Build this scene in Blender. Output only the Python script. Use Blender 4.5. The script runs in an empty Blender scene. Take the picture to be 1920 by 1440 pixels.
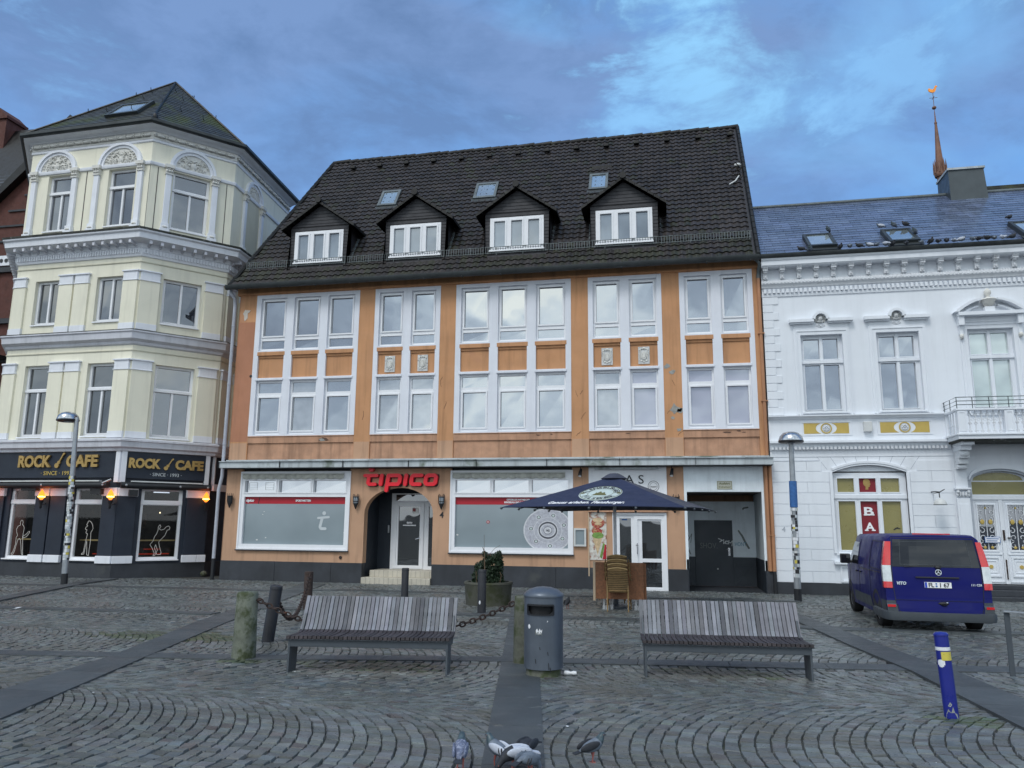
import bpy, bmesh, math, random
import numpy as np
from mathutils import Vector, Matrix
R = math.radians
random.seed(7); rng = np.random.default_rng(7)
SC = bpy.context.scene; COL = SC.collection

# ------------------------------------------------------------------ camera
EYE = 1.62
def cam_matrix(pitch, roll, yaw):
    cy, sy, cp, sp = math.cos(yaw), math.sin(yaw), math.cos(pitch), math.sin(pitch)
    f = Vector((-sy*cp, cy*cp, sp)); rt = Vector((cy, sy, 0)); up = rt.cross(f)
    c, s = math.cos(roll), math.sin(roll)
    X = c*rt + s*up; Y = -s*rt + c*up; Z = -f
    m = Matrix((X, Y, Z)).transposed().to_4x4(); m.translation = (0, 0, EYE); return m
cd = bpy.data.cameras.new('camera'); cam = bpy.data.objects.new('camera', cd); COL.objects.link(cam)
cam.matrix_world = cam_matrix(R(10.394), R(.521), R(11.628))
cd.sensor_fit = 'HORIZONTAL'; cd.sensor_width = 36; cd.lens = 36*1447/1920; cd.clip_start = .05; cd.clip_end = 3000
SC.camera = cam
SC.view_settings.view_transform = 'Standard'; SC.view_settings.look = 'None'
SC.view_settings.gamma = 1; SC.view_settings.exposure = 0.0; SC.view_settings.use_curve_mapping = False

# ------------------------------------------------------------------ sky
SUN_EL, SUN_AZ = R(52), R(200)      # high behind the photographer, through cloud
W = bpy.data.worlds.new('World'); SC.world = W; W.use_nodes = True
nt = W.node_tree; nt.nodes.clear()
def N(t, **k):
    n = nt.nodes.new(t)
    for a, b in k.items(): setattr(n, a, b)
    return n
def Lk(a, b): nt.links.new(a, b)
out = N('ShaderNodeOutputWorld'); bg = N('ShaderNodeBackground'); bg.inputs[1].default_value = .1
sky = N('ShaderNodeTexSky', sky_type='NISHITA', sun_disc=False); sky.sun_elevation = SUN_EL; sky.sun_rotation = SUN_AZ
sky.air_density = 1.3; sky.dust_density = .6; sky.ozone_density = 3.0
tc = N('ShaderNodeTexCoord'); mp = N('ShaderNodeMapping'); mp.inputs['Scale'].default_value = (1, 1, 2.1); mp.inputs['Location'].default_value = (.35, .1, .2)
Lk(tc.outputs['Generated'], mp.inputs[0])
def noise(sc, det, ro, dist=0):
    n = N('ShaderNodeTexNoise'); n.inputs['Scale'].default_value = sc; n.inputs['Detail'].default_value = det
    n.inputs['Roughness'].default_value = ro; n.inputs['Distortion'].default_value = dist; Lk(mp.outputs[0], n.inputs['Vector']); return n
def ramp(src, pts):
    r = N('ShaderNodeValToRGB'); e = r.color_ramp.elements
    e[0].position, e[0].color = pts[0][0], (*pts[0][1], 1); e[1].position, e[1].color = pts[-1][0], (*pts[-1][1], 1)
    for p, c in pts[1:-1]:
        x = e.new(p); x.color = (*c, 1)
    Lk(src, r.inputs[0]); return r
def mix(fac, a, b):
    m = N('ShaderNodeMix', data_type='RGBA')
    if hasattr(fac, 'links'): Lk(fac, m.inputs[0])
    else: m.inputs[0].default_value = fac
    for s, v in ((6, a), (7, b)):
        if hasattr(v, 'links'): Lk(v, m.inputs[s])
        else: m.inputs[s].default_value = (*v, 1)
    return m.outputs[2]
n1 = noise(2.1, 8, .55, .3); n2 = noise(2.6, 8, .56, .4); n3 = noise(3.4, 9, .5, .5); n4 = noise(5.5, 10, .62, .3)
clearish = mix(.75, sky.outputs[0], (1.75, 4.5, 9.4))
front = mix(ramp(n1.outputs[0], [(.36, (0, 0, 0)), (.56, (1, 1, 1))]).outputs[0], clearish, (2.0, 3.3, 6.1))
front = mix(ramp(n4.outputs[0], [(.44, (0, 0, 0)), (.62, (.9, .9, .9))]).outputs[0], front, (1.4, 2.45, 4.7))
front = mix(ramp(n2.outputs[0], [(.54, (0, 0, 0)), (.72, (.7, .7, .7))]).outputs[0], front, (2.5, 5.6, 9.6))
def opening(d, r0, r1, amt, col):      # a thin place in the cloud deck
    global front
    nv = N('ShaderNodeVectorMath', operation='NORMALIZE'); Lk(tc.outputs['Generated'], nv.inputs[0]); sc_ = N('ShaderNodeVectorMath', operation='SUBTRACT'); Lk(nv.outputs[0], sc_.inputs[0]); sc_.inputs[1].default_value = d
    sc2 = N('ShaderNodeVectorMath', operation='MULTIPLY'); Lk(sc_.outputs[0], sc2.inputs[0]); sc2.inputs[1].default_value = (1.5, 1, .8); ln_ = N('ShaderNodeVectorMath', operation='LENGTH'); Lk(sc2.outputs[0], ln_.inputs[0])
    ad = N('ShaderNodeMath', operation='MULTIPLY_ADD'); Lk(n4.outputs[0], ad.inputs[0]); ad.inputs[1].default_value = -1.15; Lk(ln_.outputs['Value'], ad.inputs[2])
    m_ = N('ShaderNodeMapRange', interpolation_type='SMOOTHSTEP'); m_.inputs[1].default_value = r1-.60; m_.inputs[2].default_value = r0-.62; m_.inputs[4].default_value = amt; Lk(ad.outputs[0], m_.inputs[0]); front = mix(m_.outputs[0], front, col)
opening((.04, .83, .56), .0, .20, .9, (3.3, 7.0, 10.6)); opening((.24, .82, .52), .0, .10, .6, (2.9, 6.0, 9.8)); opening((-.04, .89, .46), .0, .15, .8, (2.9, 6.1, 9.9)); opening((-.62, .72, .35), .0, .12, .5, (2.8, 5.6, 9.5))
sp0 = N('ShaderNodeSeparateXYZ'); Lk(tc.outputs['Generated'], sp0.inputs[0]); mh_ = N('ShaderNodeMapRange'); mh_.inputs[1].default_value = .6; mh_.inputs[2].default_value = .15; mh_.inputs[4].default_value = .45; Lk(sp0.outputs[2], mh_.inputs[0])
front = mix(mh_.outputs[0], front, (2.2, 4.5, 9.2))
back = ramp(n3.outputs[0], [(.28, (3.4, 4.2, 5.4)), (.42, (5.4, 6.6, 8.0)), (.50, (8.2, 9.7, 11.0)), (.58, (11.5, 13, 13.8)), (.70, (16.5, 17.2, 16))]).outputs[0]
sp = N('ShaderNodeSeparateXYZ'); Lk(tc.outputs['Generated'], sp.inputs[0])
mr = N('ShaderNodeMapRange', interpolation_type='SMOOTHSTEP'); mr.inputs[1].default_value = .12; mr.inputs[2].default_value = -.32
Lk(sp.outputs[1], mr.inputs[0])
lowb = N('ShaderNodeMapRange'); lowb.inputs[1].default_value = .12; lowb.inputs[2].default_value = .03; lowb.inputs[4].default_value = .75; Lk(sp.outputs[2], lowb.inputs[0])
back = mix(lowb.outputs[0], back, (14.5, 15.5, 16.2))
allsky = mix(mr.outputs[0], front, back)
Lk(allsky, bg.inputs[0]); Lk(bg.outputs[0], out.inputs[0])
sl = bpy.data.lights.new('sun', 'SUN'); sl.energy = 1.45; sl.angle = R(20); sl.color = (1, .98, .95)
so = bpy.data.objects.new('sun', sl); COL.objects.link(so)
sd = Vector((math.sin(SUN_AZ)*math.cos(SUN_EL), math.cos(SUN_AZ)*math.cos(SUN_EL), math.sin(SUN_EL)))
so.rotation_euler = sd.to_track_quat('Z', 'Y').to_euler(); so.location = (0, -20, 30)

# ------------------------------------------------------------------ materials
def mat(name, col, rough=.75, var=.12, scale=1.5, bump=0, bscale=60, metal=0, spec=.5, streak=0, dirt=None, dthr=.6, dscale=.9, attr=False, coat=0, emit=None):
    m = bpy.data.materials.new(name); m.use_nodes = True; t = m.node_tree; b = t.nodes['Principled BSDF']; nn = t.nodes.new; ln = t.links.new
    b.inputs['Roughness'].default_value = rough; b.inputs['Metallic'].default_value = metal
    b.inputs['Specular IOR Level'].default_value = spec; b.inputs['Coat Weight'].default_value = coat
    c = nn('ShaderNodeTexCoord')
    def nz(s, det=5, mpg=None):
        n = nn('ShaderNodeTexNoise'); n.inputs['Scale'].default_value = s; n.inputs['Detail'].default_value = det; n.inputs['Roughness'].default_value = .6
        if mpg:
            q = nn('ShaderNodeMapping'); q.inputs['Scale'].default_value = mpg; ln(c.outputs['Object'], q.inputs[0]); ln(q.outputs[0], n.inputs['Vector'])
        else: ln(c.outputs['Object'], n.inputs['Vector'])
        return n
    def rp(src, pts):
        r = nn('ShaderNodeValToRGB'); e = r.color_ramp.elements
        e[0].position, e[0].color = pts[0][0], (*pts[0][1], 1); e[1].position, e[1].color = pts[-1][0], (*pts[-1][1], 1)
        ln(src, r.inputs[0]); return r.outputs[0]
    def mx(f, a, bb, mode='MIX'):
        x = nn('ShaderNodeMix'); x.data_type = 'RGBA'; x.blend_type = mode
        for s, v in ((0, f), (6, a), (7, bb)):
            if hasattr(v, 'links'): ln(v, x.inputs[s])
            elif s == 0: x.inputs[0].default_value = v
            else: x.inputs[s].default_value = (*v, 1)
        return x.outputs[2]
    lo = tuple(max(0, v*(1-var)) for v in col); hi = tuple(min(1, v*(1+var)) for v in col)
    n = nz(scale); o = rp(n.outputs[0], [(.3, lo), (.7, hi)])
    if attr:
        a = nn('ShaderNodeAttribute'); a.attribute_name = 'tint'; o = mx(1, o, a.outputs['Color'], 'MULTIPLY')
    if streak:
        s = nz(1, 6, (5, 5, .35)); f = rp(s.outputs[0], [(.5, (0, 0, 0)), (.75, (streak,)*3)]); o = mx(f, o, tuple(v*.45 for v in col))
    if dirt:
        s = nz(dscale, 9); f = rp(s.outputs[0], [(dthr, (0, 0, 0)), (dthr+.12, (1, 1, 1))]); o = mx(f, o, dirt)
    ln(o, b.inputs['Base Color'])
    rr = rp(nz(scale*2.3).outputs[0], [(.3, (max(0, rough-.12),)*3), (.7, (min(1, rough+.1),)*3)]); ln(rr, b.inputs['Roughness'])
    if bump:
        bn = nz(bscale, 4); bp = nn('ShaderNodeBump'); bp.inputs['Strength'].default_value = bump; bp.inputs['Distance'].default_value = .01
        ln(bn.outputs[0], bp.inputs['Height']); ln(bp.outputs[0], b.inputs['Normal'])
    if emit:
        b.inputs['Emission Color'].default_value = (*emit[0], 1); b.inputs['Emission Strength'].default_value = emit[1]
    return m
def glass(name, base, refl, rough=.015, wave=.02, var=.3, scale=.8):
    "opaque window glass: dim room behind plus mirror reflection"
    m = bpy.data.materials.new(name); m.use_nodes = True; t = m.node_tree; t.nodes.clear(); nn = t.nodes.new; ln = t.links.new
    o = nn('ShaderNodeOutputMaterial'); mx = nn('ShaderNodeMixShader'); d = nn('ShaderNodeBsdfDiffuse'); g = nn('ShaderNodeBsdfGlossy')
    g.inputs['Roughness'].default_value = rough; g.inputs['Color'].default_value = (.93, .96, 1, 1)
    c = nn('ShaderNodeTexCoord'); n = nn('ShaderNodeTexNoise'); n.inputs['Scale'].default_value = scale; ln(c.outputs['Object'], n.inputs['Vector'])
    r = nn('ShaderNodeValToRGB'); e = r.color_ramp.elements; e[0].position = .35; e[1].position = .65
    e[0].color = (*[v*(1-var) for v in base], 1); e[1].color = (*[min(1, v*(1+var)) for v in base], 1); ln(n.outputs[0], r.inputs[0]); ln(r.outputs[0], d.inputs['Color'])
    lw = nn('ShaderNodeLayerWeight'); lw.inputs['Blend'].default_value = .25
    mr = nn('ShaderNodeMapRange'); mr.inputs[3].default_value = refl; mr.inputs[4].default_value = min(1, refl+.5); ln(lw.outputs['Fresnel'], mr.inputs[0])
    ln(mr.outputs[0], mx.inputs[0]); ln(d.outputs[0], mx.inputs[1]); ln(g.outputs[0], mx.inputs[2])
    if wave:
        wn = nn('ShaderNodeTexNoise'); wn.inputs['Scale'].default_value = 1.3; wn.inputs['Detail'].default_value = 1; ln(c.outputs['Object'], wn.inputs['Vector'])
        bp = nn('ShaderNodeBump'); bp.inputs['Strength'].default_value = .35; bp.inputs['Distance'].default_value = wave; ln(wn.outputs[0], bp.inputs['Height']); ln(bp.outputs[0], g.inputs['Normal'])
    ln(mx.outputs[0], o.inputs[0]); return m
def clear_glass(name, refl=.12, tint=(.75, .8, .8)):
    m = bpy.data.materials.new(name); m.use_nodes = True; t = m.node_tree; t.nodes.clear(); nn = t.nodes.new; ln = t.links.new
    o = nn('ShaderNodeOutputMaterial'); mx = nn('ShaderNodeMixShader'); d = nn('ShaderNodeBsdfTransparent'); g = nn('ShaderNodeBsdfGlossy')
    d.inputs[0].default_value = (*tint, 1); g.inputs['Roughness'].default_value = .02; mx.inputs[0].default_value = refl
    ln(d.outputs[0], mx.inputs[1]); ln(g.outputs[0], mx.inputs[2]); ln(mx.outputs[0], o.inputs[0]); return m
def emitmat(name, col, s):
    m = bpy.data.materials.new(name); m.use_nodes = True; t = m.node_tree; t.nodes.clear()
    o = t.nodes.new('ShaderNodeOutputMaterial'); e = t.nodes.new('ShaderNodeEmission'); e.inputs[0].default_value = (*col, 1); e.inputs[1].default_value = s
    t.links.new(e.outputs[0], o.inputs[0]); return m

M = dict(
 orange=mat('orange_plaster', (.53, .272, .135), .85, .12, .9, .25, 70, streak=.55, dirt=(.44, .215, .125), dthr=.6, dscale=.5),
 salmon=mat('salmon_plaster', (.50, .30, .19), .85, .1, .8, .25, 70, streak=.6, dirt=(.34, .2, .13), dthr=.62, dscale=.8),
 rust_red=mat('reddish_plaster', (.42, .19, .11), .85, .12, .8, .25, 70, streak=.3),
 ledge=mat('weathered_ledge_plaster', (.46, .26, .165), .9, .2, 2.5, .3, 40, streak=.8),
 lilac=mat('white_frame_paint', (.72, .74, .80), .7, .05, 1.2, .12, 60, streak=.15),
 pvc=mat('white_window_plastic', (.80, .81, .84), .35, .03, 2, 0, streak=.06),
 plinth=mat('dark_plinth_stone', (.030, .034, .042), .6, .35, 1.2, .3, 45, streak=.3, dirt=(.06, .065, .065), dthr=.62),
 tile_dark=mat('dark_roof_tile', (.025, .021, .021), .6, .35, 1.1, .25, 90, attr=True, dirt=(.034, .037, .018), dthr=.60, dscale=1.3),
 slate=mat('dark_slate', (.045, .052, .062), .5, .35, 2, .2, 60, attr=True),
 slate_moss=mat('mossy_slate', (.040, .044, .044), .5, .35, 2, .25, 50, attr=True, dirt=(.055, .066, .016), dthr=.50, dscale=.9),
 slate_blue=mat('wet_blue_slate', (.10, .125, .19), .26, .25, 2, .03, 60, attr=True, spec=1.0),
 cladding=mat('dark_slate_cladding', (.026, .026, .032), .55, .25, 3, .2, 60),
 zinc=mat('weathered_zinc', (.13, .15, .155), .5, .25, 3, .05, 60, metal=.4),
 gutter_dark=mat('dark_gutter', (.045, .052, .055), .5, .3, 2, metal=.3),
 pipe=mat('painted_downpipe', (.42, .44, .50), .5, .1, 3, streak=.3),
 pipe_o=mat('orange_downpipe', (.42, .2, .1), .6, .1, 3, streak=.3),
 aw=mat('dirty_white_awning_box', (.46, .50, .52), .55, .15, 1.1, 0, streak=.9, dirt=(.16, .19, .16), dthr=.55, dscale=1.4),
 black=mat('black_paint', (.012, .013, .016), .5, .2, 4),
 void=mat('dark_interior', (.012, .012, .014), .8, .2, 2),
 canvas=mat('striped_valance', (.42, .42, .38), .85, .25, 7, 0, streak=.5),
 red=mat('sign_red', (.80, .012, .028), .4, .04, 2), red_dark=mat('banner_red', (.42, .008, .022), .45, .04, 2),
 frosted=glass('frosted_film', (.235, .285, .31), .05, .12, .01, .06),
 film_pale=mat('pale_film', (.52, .56, .58), .4, .03, 2),
 navy=mat('navy_render', (.010, .017, .032), .6, .15, 1, .1, 60), navy_wall=mat('navy_entrance_wall', (.012, .018, .028), .6, .15, 1),
 steptile=mat('cream_step_tile', (.50, .46, .38), .5, .12, 4, streak=.2), grout=mat('grout', (.12, .11, .1), .9),
 relief=mat('grey_relief', (.55, .56, .56), .75, .2, 10, .3, 40, dirt=(.3, .31, .31), dthr=.55, dscale=9),
 patch=mat('bare_render_patch', (.30, .30, .28), .9, .25, 8, .4, 60), patch_w=mat('pale_filler_patch', (.55, .50, .44), .9, .1, 8, .2, 60), crack=mat('plaster_crack', (.12, .07, .05), .9),
 cream=mat('cream_plaster', (.80, .77, .635), .85, .05, .8, .15, 70, streak=.22),
 cream_shade=mat('cream_plaster_shaded', (.58, .56, .45), .85, .06, .8, .15, 70, streak=.25),  # cream plaster darkened to paint shade, as in the flat blind niche
 trim=mat('grey_white_trim', (.60, .61, .66), .75, .08, 1.5, .15, 60, streak=.35), trim_w=mat('white_trim', (.76, .78, .83), .7, .05, 1.5, .1, 60, streak=.2),
 stone_orn=mat('ornament_stucco', (.66, .65, .61), .8, .12, 8, .3, 40, dirt=(.46, .45, .42), dthr=.62, dscale=7),
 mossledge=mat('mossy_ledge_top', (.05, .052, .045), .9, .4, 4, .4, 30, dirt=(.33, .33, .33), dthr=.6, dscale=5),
 white=mat('white_facade_paint', (.745, .775, .82), .72, .04, .8, .12, 60, streak=.14), white_orn=mat('white_stucco_ornament', (.66, .68, .71), .75, .1, 6, .25, 40, dirt=(.4, .41, .42), dthr=.6, dscale=6),
 shade_grey=mat('white_joint_shadow', (.40, .43, .48), .9), gold=mat('gold_panel_paint', (.50, .36, .09), .5, .1, 3), goldleaf=mat('gold_leaf', (.42, .28, .10), .4, .15, 4, metal=.6),  # white joint grey paints in the shade of joints and door reveal
 yellowfilm=mat('ochre_window_film', (.25, .22, .075), .3, .12, 1.3, spec=.7), crimson=mat('crimson_banner', (.20, .008, .018), .5, .05, 2), bann_w=mat('banner_white', (.82, .82, .84), .5),
 brick=mat('red_brick', (.095, .034, .026), .85, .25, 3, .3, 30, dirt=(.09, .035, .03), dthr=.55, dscale=3), copper=mat('weathered_brick_spire', (.20, .10, .065), .7, .25, .8), goldrooster=mat('gilded_copper', (.95, .33, .06), .35, .1, 3, metal=.6),
 steel=mat('galvanised_steel', (.33, .35, .37), .45, .15, 5, metal=.6), dome=mat('chrome_dome', (.5, .52, .55), .22, .1, 5, metal=.95), rubber=mat('black_rubber', (.015, .015, .016), .7),
 binm=mat('bin_steel', (.115, .135, .165), .42, .12, 2.5, .03, 60, metal=.45, streak=.3), granite=mat('mossy_granite', (.12, .125, .10), .9, .35, 5, .9, 35, dirt=(.05, .062, .028), dthr=.46, dscale=5),
 granite_pale=mat('pale_granite', (.15, .165, .13), .9, .35, 5, .9, 30, dirt=(.055, .068, .032), dthr=.47, dscale=6),
 blackpost=mat('black_iron_post', (.018, .019, .024), .55, .3, 6, .3, 50, dirt=(.05, .04, .04), dthr=.68), rust=mat('rusty_iron', (.038, .024, .020), .85, .4, 8, .6, 50, dirt=(.11, .042, .02), dthr=.62, dscale=9),
 benchmetal=mat('bench_grey_paint', (.060, .072, .085), .5, .12, 3), wood=mat('weathered_slat', (.19, .195, .215), .7, .22, 5, .25, 60, attr=True), wood_end=mat('dark_slat', (.044, .039, .041), .55, .3, 6, .2, 60, attr=True),
 rattan=mat('brown_rattan', (.23, .145, .06), .7, .2, 9, .3, 80, attr=False), rattan_edge=mat('rattan_edge', (.36, .25, .11), .6, .1, 9), osb=mat('brown_tabletop', (.24, .10, .045), .6, .28, 26, .1, 60, dirt=(.10, .045, .025), dthr=.58, dscale=35), woodpale=mat('pale_wood_edge', (.52, .40, .28), .6),
 alu=mat('brushed_aluminium', (.55, .56, .57), .4, .1, 6, metal=.7), parasol=mat('navy_parasol_canvas', (.017, .026, .068), .8, .12, 2, .1, 120), parasol_dirty=mat('faded_parasol_canvas', (.045, .05, .075), .85, .3, 2, .1, 120, dirt=(.11, .105, .09), dthr=.55, dscale=1.5),
 oval=mat('beer_logo_pale', (.50, .58, .56), .7, .08, 5), olive=mat('logo_olive', (.13, .13, .05), .7), ink=mat('black_ink', (.02, .02, .025), .6),
 planterm=mat('mossy_concrete', (.075, .076, .060), .9, .3, 3, .5, 30, dirt=(.046, .052, .024), dthr=.5, dscale=2.5), soil=mat('soil', (.03, .022, .015), .95), leaf=mat('dark_evergreen_leaf', (.022, .042, .02), .55, .4, 9, dirt=(.07, .05, .02), dthr=.7, dscale=4), bark=mat('bark', (.12, .08, .05), .9),
 vanblue=mat('van_blue_paint', (.001, .003, .105), .45, .08, 1.5, 0, coat=.16, streak=.0, spec=.15), vanglass=glass('van_privacy_glass', (.006, .006, .008), .045, .03, .01), vangrey=mat('van_grey_plastic', (.055, .065, .075), .6, .1, 4), vblack=mat('black_plastic', (.015, .015, .017), .5), tyre=mat('tyre_rubber', (.012, .012, .013), .8, .2, 8),
 lampred=mat('red_lamp_lens', (.62, .008, .012), .15, .1, 9, coat=1), lampclear=mat('clear_lamp_lens', (.62, .66, .66), .15, .15, 12, coat=1), plate=mat('number_plate', (.78, .78, .78), .4, .02, 2), euro=mat('plate_blue', (.01, .05, .45), .4), chrome=mat('chrome', (.7, .7, .72), .15, .02, 2, metal=1),
 bollard_blue=mat('bollard_blue_paint', (.010, .018, .22), .35, .1, 3, coat=.3, dirt=(.02, .02, .12), dthr=.66), stick_w=mat('white_sticker', (.75, .76, .78), .5, .05, 12), stick_y=mat('yellow_sticker', (.60, .50, .08), .5, .05, 12), stick_b=mat('blue_sticker', (.03, .12, .33), .5, .2, 18), bare=mat('bare_galvanised', (.30, .32, .30), .6, .3, 14),
 gate=mat('dark_gate_paint', (.034, .043, .055), .5, .1, 2, .03, 50), gatewhite=mat('grubby_white_boards', (.46, .50, .52), .8, .12, 1.3, .12, 50, streak=.3, dirt=(.33, .35, .36), dthr=.6), gatepale=mat('brightened_gate_boards', (.74, .80, .84), .8, .12, 1.3, .12, 50, streak=.3, dirt=(.55, .58, .6), dthr=.6), passage=mat('brown_passage', (.05, .018, .010), .7, .3, 2), passfloor=mat('passage_floor', (.16, .055, .025), .6, .3, 5),  # pale gate boards: extra brightness painted in for the dim passage; lintel shares it
 gpanel=glass('sky_glass', (.09, .10, .115), .46), gdark=glass('dim_glass', (.030, .033, .036), .15, .02, .02), gcream=glass('bay_glass', (.040, .045, .060), .19, .02, .015), groof=glass('rooflight_glass', (.22, .26, .27), .45, .05, .01), gpanel2=glass('curtained_glass', (.26, .27, .28), .36, .015, .02, .2, 2.5), gdorm=glass('dormer_glass', (.15, .18, .21), .20, .04, .02), gblind=glass('blind_glass', (.36, .36, .44), .26, .04, .015, .12), gcurtain=glass('curtain_glass', (.48, .56, .52), .28, .03, .01, .25, 1.2),
 clear=clear_glass('shop_clear_glass', .045), flame=emitmat('flame_lamp_glow', (1, .20, .02), 3), flame_core=emitmat('flame_lamp_core', (1, .5, .1), 9), redglow=emitmat('red_strip_light', (.9, .06, .02), .35), warm=emitmat('warm_bulb', (1, .75, .45), 3), tube=emitmat('strip_light', (.8, .85, 1), 1.2),
 outline=mat('white_outline_film', (.62, .60, .56), .5), railwood=mat('bar_rail', (.45, .30, .12), .5), lampglass=mat('lantern_milk_glass', (.30, .34, .38), .3), ausf=mat('sign_beige', (.46, .46, .38), .5), poster_w=mat('poster_pale', (.62, .60, .55), .5, .2, 9, dirt=(.30, .12, .07), dthr=.5, dscale=6), poster_r=mat('poster_red', (.33, .03, .03), .5, .4, 14, dirt=(.5, .3, .15), dthr=.5, dscale=16), lettuce=mat('poster_green', (.17, .30, .07), .5, .4, 20), bread=mat('poster_bread', (.58, .43, .26), .5, .3, 12), boxm=mat('off_white_box', (.60, .61, .60), .5, .08, 4),
 silver=mat('trophy_print_silver', (.44, .45, .50), .4, .18, 14, dirt=(.34, .34, .40), dthr=.52, dscale=16), silver_d=mat('trophy_print_dark', (.07, .07, .09), .4), silver_l=mat('trophy_print_light', (.58, .59, .62), .4, .15, 12),
 pgrey=mat('pigeon_grey', (.14, .165, .20), .7, .25, 40), pdark=mat('pigeon_dark', (.025, .028, .035), .7, .3, 40), pwhite=mat('pigeon_white', (.48, .51, .58), .7, .1, 40), pneck=mat('pigeon_neck', (.05, .075, .085), .4, .4, 40), pred=mat('pigeon_feet', (.35, .10, .08), .6), pbar=mat('pigeon_bars', (.02, .02, .025), .7), pmottle=mat('pigeon_mottled', (.11, .13, .20), .7, .3, 40, dirt=(.32, .34, .42), dthr=.5, dscale=50),
 cobble=mat('granite_cobble', (.115, .128, .127), .36, .22, 7, .45, 60, attr=True, spec=.8, dirt=(.080, .082, .074), dthr=.52, dscale=.8), joint=mat('joint_sand', (.040, .041, .038), .9, .3, 3, .3, 40, dirt=(.03, .04, .016), dthr=.55, dscale=1.2), band=mat('asphalt_slab', (.060, .070, .075), .48, .2, 1.2, .6, 200, spec=.6, attr=True, dirt=(.085, .095, .095), dthr=.58, dscale=2.5), litter=mat('litter_white', (.72, .73, .74), .5, .05, 9), moss=mat('moss', (.045, .058, .018), .95, .4, 12, .6, 60),
 ink_b=mat('tag_light_blue', (.10, .30, .42), .6), ink_w=mat('tag_white', (.7, .72, .72), .6), ink_g=mat('tag_grey', (.16, .18, .17), .6),
)

# ------------------------------------------------------------------ object helpers
LOC = {}
def thing(name, label, cat, loc=(0, 0, 0), group=None):
    o = bpy.data.objects.new(name, None); COL.objects.link(o); o.location = loc; o.empty_display_size = .2
    o['label'] = label; o['category'] = cat
    if group: o['group'] = group
    LOC[o.name] = Vector(loc); return o
def tag(o, label, cat, group=None):
    o['label'] = label; o['category'] = cat
    if group: o['group'] = group
    return o
def struct(o, kind='structure'):
    o['kind'] = kind; return o
def dup(root, loc, rz=0, label=None, sc=None):
    def cp(o, par):
        c = o.copy(); COL.objects.link(c)
        if par: c.parent = par
        for ch in o.children: cp(ch, c)
        return c
    r = cp(root, None); r.location = loc; r.rotation_euler = (0, 0, rz)
    if label: r['label'] = label
    if sc: r.scale = sc
    return r
def rootloc(p):
    while p is not None and p.parent is not None: p = p.parent
    return LOC.get(p.name, Vector((0, 0, 0))) if p is not None else Vector((0, 0, 0))
class Fr:
    "facade frame: (u along the wall, z up, d out of the wall)"
    def __init__(s, o, ang):
        s.o = Vector((o[0], o[1], 0)); s.U = Vector((math.cos(ang), math.sin(ang), 0)); s.D = Vector((math.sin(ang), -math.cos(ang), 0))
    def __call__(s, u, z, d): return s.o + s.U*u + s.D*d + Vector((0, 0, z))
ID = lambda a, b, c: Vector((a, b, c))
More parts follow.
